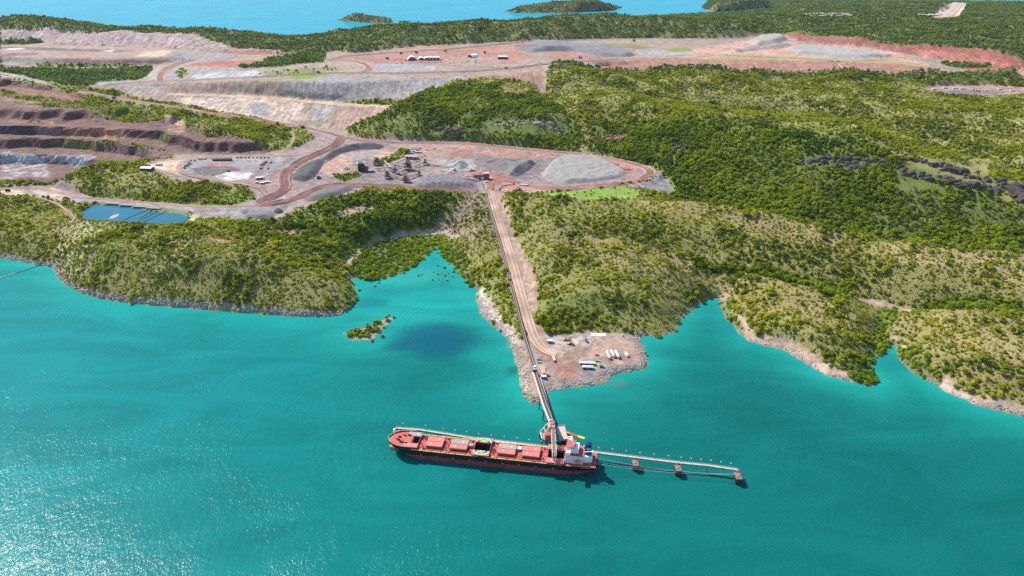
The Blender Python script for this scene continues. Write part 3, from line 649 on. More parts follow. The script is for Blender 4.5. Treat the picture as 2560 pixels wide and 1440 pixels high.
# ------------------------------------------------------------------ relief: weather the natural ground, cut the pit benches
Zs = blur(HZ, 6)
nat = blur(np.clip(ROUGH, 0, 1), 2)
Z2 = HZ * (1 - nat) + Zs * nat
Z2 = blur(Z2, 1)
amp = np.clip((HZ - 1) / 25, 0, 1) * nat * land
gul = (ridged(GXX, GYY, 120, 3, 21) - .5) * np.where(GYY < 1400, 1, 1.15) + (ridged(GXX, GYY, 300, 2, 27) - .5) * smooth01((GYY - 1350) / 300) * 2.4
Z2 = Z2 + amp * (gul * 13 * np.clip((dsea) / 60, 0, 1) + (fbm(GXX, GYY, 45, 3, 2) - .5) * 6)
pitg = ground([(0,196),(60,207),(150,224),(200,240),(260,266),(390,287),(420,305),(440,300),(480,325),(560,338),(640,358),(700,376),(640,386),(540,388),(430,384),(425,396),(330,411),(235,411),(140,456),(-80,462),(-80,196)])
a, b, m = cellmask(pitg)
zz = HZ[a, b] + 6 + 9 * (ridged(GXX[a, b], GYY[a, b] * .6, 70, 2, 8) - .5)
bh = 21.0
q = zz / bh; fl = np.floor(q); fr = q - fl
ter = bh * (fl + smooth01((fr - .84) / .16)) 
pw = blur(m.astype(float), 3)
Z2[a, b] = Z2[a, b] * (1 - pw) + (ter + 4.0 * (ridged(GXX[a, b], GYY[a, b], 26, 3, 4) - .5)) * pw
pit_mask = np.zeros((NY, NX)); pit_mask[a, b] = pw
# old wall, red cut: craggy faces
Z2 += (np.clip(STK, 0, 1) * np.clip(ROUGH, 0, 1)) * np.where(GYY > 2400, 15, 7) * (ridged(GXX, GYY, 40, 3, 14) - .5)
Z2 += np.clip(STK, 0, 1) * (ROUGH < .1) * 2.2 * (fbm(GXX * 1.0, GYY * .35, 26, 3, 15) - .5)
sea_m = ~land
Z2 = np.where(sea_m, np.minimum(HZ, -.5), np.maximum(Z2, .35 + np.clip(dsea - 3, 0, 14) * .10))
# little cliffs along the exposed shore of the headlands
cl = np.clip(1 - np.abs(GXX + 520) / 480, 0, 1) + (GXX > 380) * .25
Z2 = np.where(land & (GYY < 1300) & (KIND != 2), Z2 + cl.clip(0, 1) * np.minimum(dsea, 14) * .22 * (.6 + .8 * nb), Z2)
HZ = Z2
# pond basin
POND = [at(*p, 38.5) for p in [(207,546),(204,530),(216,516),(245,511),(300,516),(380,527),(450,534),(470,541),(468,549),(446,562),(390,572),(300,566),(230,556)]]
a, b, m = cellmask(POND); pb = blur(np.pad(m.astype(float), 6), 2)[6:-6, 6:-6]
HZ[a, b] = HZ[a, b] * (1 - pb) + 35.0 * pb
CR[a, b][m] = C['greylight']; DEN[a, b][m] = 0; VEG[a, b][m] = 0
# ------------------------------------------------------------------ roads: centre lines, graded into the ground
ROADS = [  # name, width, colour, label, sight lines
 ("haul_road", 15, "sandroad", "long straight pale haul road beside the conveyor down to the load-out pad", [(1226,474),(1232,500),(1240,527),(1258,582),(1280,650),(1300,725),(1318,790),(1329,828),(1341,856),(1362,876),(1392,886)]),
 ("haul_road", 21, "redroad", "red haul road looping round the plant plateau", [(1228,478),(1228,462),(1245,450),(1290,456),(1340,469),(1400,473),(1500,466),(1590,455),(1628,440),(1624,422),(1560,403),(1450,386),(1300,372),(1150,358),(1000,357),(900,353),(850,342)]),
 ("haul_road", 20, "redroad", "red haul road along the foot of the waste dump", [(850,342),(800,328),(757,319),(700,310),(600,295),(500,280),(400,264),(290,248),(205,229)]),
 ("haul_road", 19, "redroad", "red haul road along the crest of the waste dump", [(205,226),(300,211),(400,205),(520,200),(640,194),(720,188),(830,183),(1000,184),(1160,180),(1280,172),(1370,159),(1440,154),(1560,150)]),
 ("haul_road", 24, "redroad", "short red ramp climbing to the left terrace", [(402,205),(400,190),(412,173),(440,161),(482,150)]),
 ("haul_road", 21, "darkroad", "winding dark red haul road down from the plateau", [(852,345),(838,366),(780,390),(742,408),(714,430),(710,450),(716,470),(692,488),(662,499),(650,508),(668,515),(720,504),(800,471),(832,463),(900,465),(1000,468),(1100,473),(1192,479)]),
 ("access_road", 12, "pinkroad", "pinkish access road behind the pond", [(650,510),(600,515),(500,517),(420,511),(300,501),(200,492),(132,479),(92,466)]),
 ("access_road", 9, "pinkroad", "narrow loop road round the parked equipment", [(740,390),(640,388),(520,393),(462,402),(441,418),(462,436),(520,449),(600,459),(648,468),(668,490)]),
 ("haul_road", 19, "redroad", "red haul road across the upper platform", [(826,152),(858,141),(1000,131),(1150,121),(1300,106),(1500,98),(1700,97),(1860,97)]),
 ("haul_road", 24, "redroad", "curved red ramp between the upper platform roads", [(832,150),(870,152),(905,158),(926,168),(912,182)]),
 ("haul_road", 16, "redroad", "red road past the workshop yard", [(935,152),(1050,160),(1180,168),(1275,172)]),
 ("access_road", 10, "paleroad", "pale track across the red terrace", [(1500,146),(1620,146),(1720,145),(1800,136),(1850,139),(2000,146),(2090,152),(2190,151),(2235,146)]),
 ("access_road", 9, "paleroad", "short pale track down the red terrace face", [(2086,152),(2108,172)]),
 ("access_road", 10, "paleroad", "pale track below the left terrace", [(0,160),(90,170),(200,173),(300,170),(396,163)]),
 ("access_road", 8, "paleroad", "pale track at the left edge above the pit", [(-20,183),(0,184),(60,197),(125,213)]),
 ("access_road", 8, "pinkroad", "brown side track into the wooded knoll", [(702,383),(728,362),(736,343),(730,331)]),
 ("access_road", 5, "pinkroad", "narrow track curving along the pipeline", [(92,492),(140,506),(170,530),(189,546),(176,556)]),
 ("airstrip", 60, "paleroad", "pale airstrip on the far plateau", [(2362,44),(2402,7)]),
]
def chaikin(p, n=2):
    for _ in range(n):
        r = [p[0]]
        for a, b in zip(p[:-1], p[1:]):
            r.append(tuple(.75 * u + .25 * v for u, v in zip(a, b))); r.append(tuple(.25 * u + .75 * v for u, v in zip(a, b)))
        p = r + [p[-1]]
    return p
def resample(p, step):
    r = [p[0]]; acc = 0.0
    for a, b in zip(p[:-1], p[1:]):
        L = math.dist(a[:2], b[:2]); n = max(1, int(round(L / step)))
        for i in range(1, n + 1): r.append(tuple(u + (v - u) * i / n for u, v in zip(a, b)))
    return r
road_lines = []
for nm, w, cl, lb, pts in ROADS:
    p = []
    for (a, b), (c, d) in zip(pts[:-1], pts[1:]):
        n = max(1, int(math.hypot(c - a, d - b) / 40))
        p += [on(a + (c - a) * i / n, b + (d - b) * i / n) for i in range(n)]
    p.append(on(*pts[-1]))
    p = resample(chaikin(p, 2), 8.0)
    z = np.array([q[2] for q in p])
    for _ in range(40):
        z[1:-1] = .25 * z[:-2] + .5 * z[1:-1] + .25 * z[2:]
    p = [(q[0], q[1], float(zz)) for q, zz in zip(p, z)]
    road_lines.append(p)
    hw = w / 2 + (5 if p[0][1] < 2000 else 9); fall = 14.0
    for x, y, zc in resample(p, 5.0):
        i0, i1 = int((x - hw - fall - GX0) / GS), int((x + hw + fall - GX0) / GS) + 2
        j0, j1 = int((y - hw - fall - GY0) / GS), int((y + hw + fall - GY0) / GS) + 2
        if i0 < 0 or j0 < 0 or i1 >= NX or j1 >= NY: continue
        s = (slice(j0, j1), slice(i0, i1))
        d = np.hypot(GXX[s] - x, GYY[s] - y)
        k = smooth01((hw + fall - d) / fall)
        HZ[s] = HZ[s] * (1 - k) + zc * k
        DEN[s][d < w / 2 + 3] = 0
        if nm == "airstrip": VEG[s][d < 62] = .1; DEN[s][d < 62] = 0; CR[s][d < 62] = (.47, .36, .29)
# ------------------------------------------------------------------ terrain mesh
def ground_material():
    m = bpy.data.materials.new("island_ground"); m.use_nodes = True
    nt = m.node_tree; N = nt.nodes; Lk = nt.links.new; b = N["Principled BSDF"]
    b.inputs["Roughness"].default_value = .92; b.inputs["Specular IOR Level"].default_value = .15
    ca = N.new("ShaderNodeAttribute"); ca.attribute_name = "cover"
    da = N.new("ShaderNodeAttribute"); da.attribute_name = "detail"
    sp = N.new("ShaderNodeSeparateColor"); Lk(da.outputs["Color"], sp.inputs[0])
    geo = N.new("ShaderNodeNewGeometry")
    def noise(scale, det=5, rough=.6, vec=None):
        n = N.new("ShaderNodeTexNoise"); n.inputs["Scale"].default_value = scale; n.inputs["Detail"].default_value = det; n.inputs["Roughness"].default_value = rough
        Lk(vec or geo.outputs["Position"], n.inputs["Vector"]); return n.outputs[0]
    def mapr(s, a, c, d, e):
        n = N.new("ShaderNodeMapRange"); n.inputs[1].default_value = a; n.inputs[2].default_value = c; n.inputs[3].default_value = d; n.inputs[4].default_value = e
        Lk(s, n.inputs[0]); return n.outputs[0]
    def math_(op, a, c):
        n = N.new("ShaderNodeMath"); n.operation = op
        for i, s in enumerate((a, c)):
            if hasattr(s, "node"): Lk(s, n.inputs[i])
            else: n.inputs[i].default_value = s
        return n.outputs[0]
    def scale(col, f):
        n = N.new("ShaderNodeVectorMath"); n.operation = 'SCALE'; Lk(col, n.inputs[0]); Lk(f, n.inputs["Scale"]); return n.outputs[0]
    def mix(f, c1, c2):
        n = N.new("ShaderNodeMix"); n.data_type = 'RGBA'; Lk(f, n.inputs[0])
        for s, i in ((c1, 6), (c2, 7)):
            if hasattr(s, "node"): Lk(s, n.inputs[i])
            else: n.inputs[i].default_value = (*s, 1)
        return n.outputs[2]
    big = mapr(noise(.012, 6, .65), .3, .7, .78, 1.22)
    fine = mapr(noise(.22, 6, .7), .25, .75, .72, 1.28)
    col = scale(scale(ca.outputs["Color"], big), fine)
    # tussock grass and stones among it
    tus = mapr(noise(.30, 3, .6), .44, .60, 0, 1)
    tcol = mix(mapr(noise(.05, 3), .4, .6, 0, 1), (.17, .185, .03), (.12, .155, .022))
    col = mix(math_('MULTIPLY', math_('MULTIPLY', tus, sp.outputs[0]), .7), col, tcol)
    stone = mapr(noise(.55, 2, .5), .63, .70, 0, 1)
    col = mix(math_('MULTIPLY', math_('MULTIPLY', stone, sp.outputs[0]), .55), col, (.50, .44, .37))
    # tipped rock: runs down the face
    st = N.new("ShaderNodeMapping"); st.inputs["Scale"].default_value = (.16, .012, .02); Lk(geo.outputs["Position"], st.inputs["Vector"])
    sn = mapr(noise(1.0, 5, .62, st.outputs[0]), .33, .67, -.42, .42)
    col = scale(col, math_('ADD', math_('MULTIPLY', sn, sp.outputs[1]), 1.0))
    # vehicle tracks and patches on worked ground
    wk = math_('MULTIPLY', math_('SUBTRACT', 1.0, sp.outputs[0]), math_('SUBTRACT', 1.0, sp.outputs[2]))
    dn = N.new("ShaderNodeTexNoise"); dn.inputs["Scale"].default_value = .03; dn.inputs["Detail"].default_value = 4; dn.inputs["Distortion"].default_value = 2.6; dn.inputs["Roughness"].default_value = .55; Lk(geo.outputs["Position"], dn.inputs["Vector"])
    col = mix(math_('MULTIPLY', mapr(dn.outputs[0], .52, .60, 0, .6), wk), col, (.15, .105, .095))
    dn2 = N.new("ShaderNodeTexNoise"); dn2.inputs["Scale"].default_value = .045; dn2.inputs["Detail"].default_value = 3; dn2.inputs["Distortion"].default_value = 3.0; Lk(geo.outputs["Position"], dn2.inputs["Vector"])
    col = mix(math_('MULTIPLY', mapr(dn2.outputs[0], .56, .62, 0, .45), wk), col, (.36, .31, .28))
    tn = mapr(noise(.06, 4, .6), .35, .65, -.22, .22)
    col = scale(col, math_('ADD', math_('MULTIPLY', tn, wk), 1.0))
    # wall shade of the pit put into colour: brown tint on flat benches only
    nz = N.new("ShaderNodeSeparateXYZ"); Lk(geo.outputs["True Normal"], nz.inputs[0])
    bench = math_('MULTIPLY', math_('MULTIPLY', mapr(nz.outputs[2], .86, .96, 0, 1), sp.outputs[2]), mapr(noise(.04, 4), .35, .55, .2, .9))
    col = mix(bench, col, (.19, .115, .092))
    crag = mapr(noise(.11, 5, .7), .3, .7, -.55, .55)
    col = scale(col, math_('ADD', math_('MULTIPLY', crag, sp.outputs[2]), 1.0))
    Lk(col, b.inputs["Base Color"])
    bp = N.new("ShaderNodeBump"); bp.inputs["Strength"].default_value = 1.0; bp.inputs["Distance"].default_value = 1.0
    h = math_('ADD', math_('MULTIPLY', noise(.16, 6, .7), math_('ADD', math_('MULTIPLY', sp.outputs[2], 5.0), .5)), math_('MULTIPLY', tus, math_('MULTIPLY', sp.outputs[0], .6)))
    Lk(h, bp.inputs["Height"]); Lk(bp.outputs[0], b.inputs["Normal"])
    return m
GROUND = ground_material()
Cb = CR.copy()
for k in range(3): Cb[:, :, k] = blur(CR[:, :, k], 0)
xs = [0.0]
while xs[-1] < 3950: xs.append(xs[-1] + (4.5 if xs[-1] < 1000 else 4.5 + (xs[-1] - 1000) * .0035))
xs = np.array([-x for x in xs[:0:-1]] + xs)
ys = [622.0]
while ys[-1] < 7150: ys.append(ys[-1] + max(2.6, ys[-1] * .0036))
ys = np.array(ys)
VX, VY = np.meshgrid(xs, ys)
VZ = hsample(HZ, VX, VY)
VZ = VZ + (np.clip(hsample(ROUGH, VX, VY), 0, 1) * (VZ > .5)) * ((fbm(VX, VY, 16, 2, 33) - .5) * 2.4)
isle_id = np.zeros(VX.shape, int)
for k, (nm, p) in enumerate(isle_w.items()):
    cx = [q[0] for q in p]; cy = [q[1] for q in p]
    isle_id[(VX > min(cx) - 90) & (VX < max(cx) + 90) & (VY > min(cy) - 110) & (VY < max(cy) + 160)] = k + 1
cx = [q[0] for q in islet_w]; cy = [q[1] for q in islet_w]
isle_id[(VX > min(cx) - 12) & (VX < max(cx) + 8) & (VY > min(cy) - 12) & (VY < max(cy) + 12)] = 9
inview = np.abs(VX) < .80 * VY + 260
def grid_mesh(name, sel):
    """faces of the survey grid whose corners are all selected"""
    f = sel[:-1, :-1] & sel[1:, :-1] & sel[:-1, 1:] & sel[1:, 1:]
    j, i = np.nonzero(f); n = VX.shape[1]
    q = np.stack([j * n + i, j * n + i + 1, (j + 1) * n + i + 1, (j + 1) * n + i], 1)
    u, inv = np.unique(q, return_inverse=True); q = inv.reshape(-1, 4)
    x = VX.ravel()[u]; y = VY.ravel()[u]; z = VZ.ravel()[u]
    me = bpy.data.meshes.new(name)
    me.vertices.add(len(u)); me.vertices.foreach_set("co", np.stack([x, y, z], 1).ravel())
    me.loops.add(q.size); me.loops.foreach_set("vertex_index", q.ravel().astype(np.int32))
    me.polygons.add(len(q)); me.polygons.foreach_set("loop_start", (np.arange(len(q)) * 4).astype(np.int32))
    cxy = (x[q].mean(1), y[q].mean(1)); crisp = (hsample(pit_mask, *cxy) > .4) | ((hsample(STK, *cxy) > .4) & (hsample(ROUGH, *cxy) > .2))
    me.polygons.foreach_set("use_smooth", ~crisp)
    me.update(calc_edges=True)
    c = me.color_attributes.new("cover", 'FLOAT_COLOR', 'POINT')
    jx = x + 6 * (fbm(x, y, 14, 2, 51) - .5); jy = y + 6 * (fbm(x, y, 14, 2, 52) - .5)
    cc = np.stack([hsample(Cb[:, :, k], jx, jy) for k in range(3)] + [np.ones(len(u))], 1)
    c.data.foreach_set("color", cc.ravel())
    d = me.color_attributes.new("detail", 'FLOAT_COLOR', 'POINT')
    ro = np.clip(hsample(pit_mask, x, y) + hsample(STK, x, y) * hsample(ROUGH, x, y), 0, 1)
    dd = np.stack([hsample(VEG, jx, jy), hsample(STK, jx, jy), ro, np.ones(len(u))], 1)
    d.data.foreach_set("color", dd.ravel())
    me.materials.append(GROUND)
    o = bpy.data.objects.new(name, me); COL.objects.link(o); return o
base = inview & (VZ > -3.2)
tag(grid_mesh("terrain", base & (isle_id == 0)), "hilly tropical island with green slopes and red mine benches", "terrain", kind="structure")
for k, lb in ((1, "long wooded island with two humps off the far shore"), (2, "small dark wooded island off the far shore"), (3, "tiny dark rock beside the small far island"), (9, "rocky islet with mangroves in the mouth of the cove")):
    tag(grid_mesh("island" if k < 9 else "islet", (VZ > -3.2) & (isle_id == k)), lb, "island", kind="structure")

# ------------------------------------------------------------------ sea
def water_material(name, attr=True, col=(.01, .3, .27), wave=1.0):
    m = bpy.data.materials.new(name); m.use_nodes = True
    nt = m.node_tree; N = nt.nodes; Lk = nt.links.new; N.clear()
    out = N.new("ShaderNodeOutputMaterial"); body = N.new("ShaderNodeBsdfDiffuse"); gl = N.new("ShaderNodeBsdfGlossy"); gl.inputs["Roughness"].default_value = .16
    fr = N.new("ShaderNodeFresnel"); fr.inputs["IOR"].default_value = 1.33; ms = N.new("ShaderNodeMixShader")
    Lk(body.outputs[0], ms.inputs[1]); Lk(gl.outputs[0], ms.inputs[2]); Lk(ms.outputs[0], out.inputs[0])
    geo = N.new("ShaderNodeNewGeometry")
    def noise(scale, det=3, rough=.55, vec=None, dist=0):
        n = N.new("ShaderNodeTexNoise"); n.inputs["Scale"].default_value = scale; n.inputs["Detail"].default_value = det; n.inputs["Roughness"].default_value = rough
        n.inputs["Distortion"].default_value = dist
        Lk(vec or geo.outputs["Position"], n.inputs["Vector"]); return n.outputs[0]
    def mapr(s, a, c, d, e):
        n = N.new("ShaderNodeMapRange"); n.inputs[1].default_value = a; n.inputs[2].default_value = c; n.inputs[3].default_value = d; n.inputs[4].default_value = e
        Lk(s, n.inputs[0]); return n.outputs[0]
    def mul(a, c, op='MULTIPLY'):
        n = N.new("ShaderNodeMath"); n.operation = op
        for i, s in enumerate((a, c)):
            if hasattr(s, "node"): Lk(s, n.inputs[i])
            else: n.inputs[i].default_value = s
        return n.outputs[0]
    sc = N.new("ShaderNodeVectorMath"); sc.operation = 'SCALE'
    if attr:
        a = N.new("ShaderNodeAttribute"); a.attribute_name = "water"; Lk(a.outputs["Color"], sc.inputs[0])
    else: sc.inputs[0].default_value = col
    mp = N.new("ShaderNodeMapping"); mp.inputs["Scale"].default_value = (.004, .011, 1); mp.inputs["Rotation"].default_value = (0, 0, R(-28)); Lk(geo.outputs["Position"], mp.inputs["Vector"])
    cur = mapr(noise(1.0, 5, .62, mp.outputs[0], 1.5), .32, .68, .85, 1.15)
    Lk(mul(cur, mapr(noise(.35, 4, .7), .3, .7, .93, 1.07)), sc.inputs["Scale"])
    Lk(sc.outputs[0], body.inputs["Color"])
    m2 = N.new("ShaderNodeMapping"); m2.inputs["Scale"].default_value = (1.0, .45, 1); m2.inputs["Rotation"].default_value = (0, 0, R(35)); Lk(geo.outputs["Position"], m2.inputs["Vector"])
    wind = mapr(noise(.0045, 4, .6, None, 1.2), .36, .62, .35, 1.25)
    h = mul(mul(noise(.55, 3, .6, m2.outputs[0], .4), .40 * wave), mul(noise(.12, 3, .6, m2.outputs[0], .3), .8 * wave), 'ADD')
    bp = N.new("ShaderNodeBump"); bp.inputs["Strength"].default_value = 1.0; bp.inputs["Distance"].default_value = 1.0
    Lk(wind, bp.inputs["Strength"]); Lk(h, bp.inputs["Height"]); 
    for s_ in (body, gl, fr): Lk(bp.outputs[0], s_.inputs["Normal"])
    lim = N.new("ShaderNodeMath"); lim.operation = 'MINIMUM'; lim.inputs[1].default_value = .13; Lk(mul(fr.outputs[0], .23), lim.inputs[0]); Lk(lim.outputs[0], ms.inputs[0])   # waves never turn a whole pixel to grazing
    return m
SEA = water_material("sea_water")
sx = np.concatenate([-np.geomspace(4000, 60000, 14)[::-1], np.arange(-3900, 3901, 25.0), np.geomspace(4000, 60000, 14)])
sy = np.concatenate([[-3000, -1000, 0, 200], np.arange(300, 1600, 8.0), np.arange(1600, 7200, 40.0), np.geomspace(7300, 80000, 20)])
fxs = np.concatenate([-np.geomspace(1300, 60000, 60)[::-1], np.arange(-1290, 1291, 8.0), np.geomspace(1300, 60000, 60)])
SX, SY = np.meshgrid(fxs, sy)
def sea_colour(x, y):
    ins = (np.abs(x) < 3990) & (y > 610) & (y < 7250)
    dl = np.where(ins, hsample(np.minimum(dland, 150), x, y), 150.0)
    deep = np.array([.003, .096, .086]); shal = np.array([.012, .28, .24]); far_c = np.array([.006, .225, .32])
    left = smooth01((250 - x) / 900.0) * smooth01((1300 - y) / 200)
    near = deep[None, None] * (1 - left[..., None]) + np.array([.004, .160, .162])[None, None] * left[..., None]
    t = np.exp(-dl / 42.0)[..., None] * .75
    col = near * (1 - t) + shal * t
    f = smooth01((y - 1500) / 1500)[..., None]
    return col * (1 - f) + (far_c * (1 - t * .4) + shal * t * .4) * f
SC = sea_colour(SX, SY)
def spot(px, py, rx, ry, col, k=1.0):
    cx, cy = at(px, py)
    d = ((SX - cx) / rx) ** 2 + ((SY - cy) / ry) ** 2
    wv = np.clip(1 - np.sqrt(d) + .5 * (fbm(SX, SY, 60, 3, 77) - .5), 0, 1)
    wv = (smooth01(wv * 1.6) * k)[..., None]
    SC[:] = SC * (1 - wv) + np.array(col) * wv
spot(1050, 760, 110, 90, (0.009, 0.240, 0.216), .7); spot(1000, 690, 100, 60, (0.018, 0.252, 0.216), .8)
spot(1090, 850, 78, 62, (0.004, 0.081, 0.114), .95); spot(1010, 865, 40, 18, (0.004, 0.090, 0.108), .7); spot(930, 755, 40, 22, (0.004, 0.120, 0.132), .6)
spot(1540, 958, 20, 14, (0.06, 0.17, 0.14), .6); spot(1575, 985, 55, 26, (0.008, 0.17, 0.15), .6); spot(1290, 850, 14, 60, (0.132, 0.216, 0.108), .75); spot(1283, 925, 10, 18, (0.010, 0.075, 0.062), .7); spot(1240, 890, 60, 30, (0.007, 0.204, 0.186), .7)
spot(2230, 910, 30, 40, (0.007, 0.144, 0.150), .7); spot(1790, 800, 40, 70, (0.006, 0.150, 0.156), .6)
me = bpy.data.meshes.new("sea"); nn = SX.shape[1]
jj, ii = np.meshgrid(np.arange(SX.shape[0] - 1), np.arange(nn - 1), indexing='ij'); jj = jj.ravel(); ii = ii.ravel()
q = np.stack([jj * nn + ii, jj * nn + ii + 1, (jj + 1) * nn + ii + 1, (jj + 1) * nn + ii], 1)
me.vertices.add(SX.size); me.vertices.foreach_set("co", np.stack([SX.ravel(), SY.ravel(), np.zeros(SX.size)], 1).ravel())
me.loops.add(q.size); me.loops.foreach_set("vertex_index", q.ravel().astype(np.int32))
me.polygons.add(len(q)); me.polygons.foreach_set("loop_start", (np.arange(len(q)) * 4).astype(np.int32)); me.update(calc_edges=True)
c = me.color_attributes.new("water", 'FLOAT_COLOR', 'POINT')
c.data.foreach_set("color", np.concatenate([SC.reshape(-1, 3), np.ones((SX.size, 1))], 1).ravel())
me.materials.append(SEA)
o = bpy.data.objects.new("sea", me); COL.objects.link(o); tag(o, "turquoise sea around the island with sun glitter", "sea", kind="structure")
# ------------------------------------------------------------------ roads and tracks
def road_material(name, c1, c2, rut):
    m = bpy.data.materials.new(name); m.use_nodes = True
    nt = m.node_tree; N = nt.nodes; Lk = nt.links.new; b = N["Principled BSDF"]; b.inputs["Roughness"].default_value = .95; b.inputs["Specular IOR Level"].default_value = .1
    uv = N.new("ShaderNodeUVMap"); mp = N.new("ShaderNodeMapping"); mp.inputs["Scale"].default_value = (.45, .006, 1); Lk(uv.outputs[0], mp.inputs[0])
    n1 = N.new("ShaderNodeTexNoise"); n1.inputs["Scale"].default_value = 1; n1.inputs["Detail"].default_value = 5; Lk(mp.outputs[0], n1.inputs[0])
    geo = N.new("ShaderNodeNewGeometry")
    n2 = N.new("ShaderNodeTexNoise"); n2.inputs["Scale"].default_value = .07; n2.inputs["Detail"].default_value = 6; n2.inputs["Roughness"].default_value = .7; Lk(geo.outputs["Position"], n2.inputs[0])
    ad = N.new("ShaderNodeMath"); ad.operation = 'ADD'; Lk(n1.outputs[0], ad.inputs[0]); Lk(n2.outputs[0], ad.inputs[1])
    mr = N.new("ShaderNodeMapRange"); mr.inputs[1].default_value = .8; mr.inputs[2].default_value = 1.2; Lk(ad.outputs[0], mr.inputs[0])
    mx = N.new("ShaderNodeMix"); mx.data_type = 'RGBA'; mx.inputs[6].default_value = (*c1, 1); mx.inputs[7].default_value = (*c2, 1); Lk(mr.outputs[0], mx.inputs[0])
    sx = N.new("ShaderNodeSeparateXYZ"); Lk(uv.outputs[0], sx.inputs[0])
    ab = N.new("ShaderNodeMath"); ab.operation = 'ABSOLUTE'; Lk(sx.outputs[0], ab.inputs[0])
    sb = N.new("ShaderNodeMath"); sb.operation = 'SUBTRACT'; Lk(ab.outputs[0], sb.inputs[0]); sb.inputs[1].default_value = 3.4
    a2 = N.new("ShaderNodeMath"); a2.operation = 'ABSOLUTE'; Lk(sb.outputs[0], a2.inputs[0])
    tr = N.new("ShaderNodeMapRange"); tr.inputs[1].default_value = .6; tr.inputs[2].default_value = 2.2; tr.inputs[3].default_value = .80; tr.inputs[4].default_value = 1.05; Lk(a2.outputs[0], tr.inputs[0])
    n3 = N.new("ShaderNodeTexNoise"); n3.inputs["Scale"].default_value = .02; n3.inputs["Detail"].default_value = 5; Lk(geo.outputs["Position"], n3.inputs[0])
    t3 = N.new("ShaderNodeMapRange"); t3.inputs[1].default_value = .35; t3.inputs[2].default_value = .65; t3.inputs[3].default_value = .75; t3.inputs[4].default_value = 1.2; Lk(n3.outputs[0], t3.inputs[0])
    pr = N.new("ShaderNodeMath"); pr.operation = 'MULTIPLY'; Lk(tr.outputs[0], pr.inputs[0]); Lk(t3.outputs[0], pr.inputs[1])
    scn = N.new("ShaderNodeVectorMath"); scn.operation = 'SCALE'; Lk(mx.outputs[2], scn.inputs[0]); Lk(pr.outputs[0], scn.inputs["Scale"])
    Lk(scn.outputs[0], b.inputs["Base Color"])
    return m
RM = dict(sandroad=road_material("sand_road", (.46,.33,.245), (.35,.235,.18), 0), redroad=road_material("red_road", (.33,.155,.11), (.19,.08,.06), 0),
  darkroad=road_material("dark_road", (.25,.12,.10), (.11,.052,.048), 0), pinkroad=road_material("pink_road", (.36,.24,.19), (.24,.15,.12), 0), paleroad=road_material("pale_road", (.44,.35,.28), (.31,.23,.18), 0))
BERM = mat("windrow", (.34,.285,.25), .95, var=.3, scale=.2, bump=.6); BERMR = mat("red_windrow", (.25,.16,.13), .95, var=.3, scale=.2, bump=.6)
for (nm, w, cl, lb, pts), p in zip(ROADS, road_lines):
    prof = [-.5, -.25, 0, .25, .5]; vs = []; uvs = []; L = 0; lift = .35 if p[0][1] < 1700 else .8
    left = []; right = []
    for i, q in enumerate(p):
        a = Vector(p[max(i - 1, 0)][:2]); c = Vector(p[min(i + 1, len(p) - 1)][:2]); d = (c - a).normalized(); nrm = Vector((-d.y, d.x))
        if i: L += math.dist(q[:2], p[i - 1][:2])
        wob = 1 + .10 * (float(vnoise(q[0], q[1], 40, 5)) - .5)
        for f in prof:
            x, y = q[0] + nrm.x * f * w * wob, q[1] + nrm.y * f * w * wob
            vs.append((x, y, max(q[2], gz(x, y)) + lift - abs(f) * .3)); uvs.append((f * w, L))
        left.append(vs[-1]); right.append(vs[-5])
    n = len(prof); fs = [(i * n + k, (i + 1) * n + k, (i + 1) * n + k + 1, i * n + k + 1) for i in range(len(p) - 1) for k in range(n - 1)]
    me = bpy.data.meshes.new(nm); me.from_pydata(vs, [], fs); ul = me.uv_layers.new(name="UVMap")
    for lp in me.loops: ul.data[lp.index].uv = uvs[lp.vertex_index]
    me.materials.append(RM[cl]); me.update()
    o = bpy.data.objects.new(nm, me); COL.objects.link(o); tag(o, lb, "airstrip" if nm == "airstrip" else "road", kind="structure")
    if w > 15 and nm != "airstrip":
        for side in (left, right):
            b = MB(); prev = None; rw = 1.5 if p[0][1] < 1700 else 2.2
            for i, (x, y, z) in enumerate(side):
                if float(vnoise(x, y, 55, 8)) < .18: prev = None; continue
                h = rw * (.6 + .7 * float(vnoise(x, y, 9, 3)))
                a = Vector(side[max(i - 1, 0)][:2]); c = Vector(side[min(i + 1, len(side) - 1)][:2]); d = (c - a)
                if d.length < .01: continue
                d.normalize(); nx, ny = -d.y, d.x
                cur = [(x + nx * 2 * rw * .8, y + ny * 2 * rw * .8, z - .8), (x, y, z + h * .8), (x - nx * 2 * rw * .8, y - ny * 2 * rw * .8, z - .8)]
                if prev: b.add(prev + cur, [(0, 1, 4, 3), (1, 2, 5, 4)])
                prev = cur
            if b.v: b.build("windrow", BERM if cl in ("sandroad", "redroad") else BERMR, o)

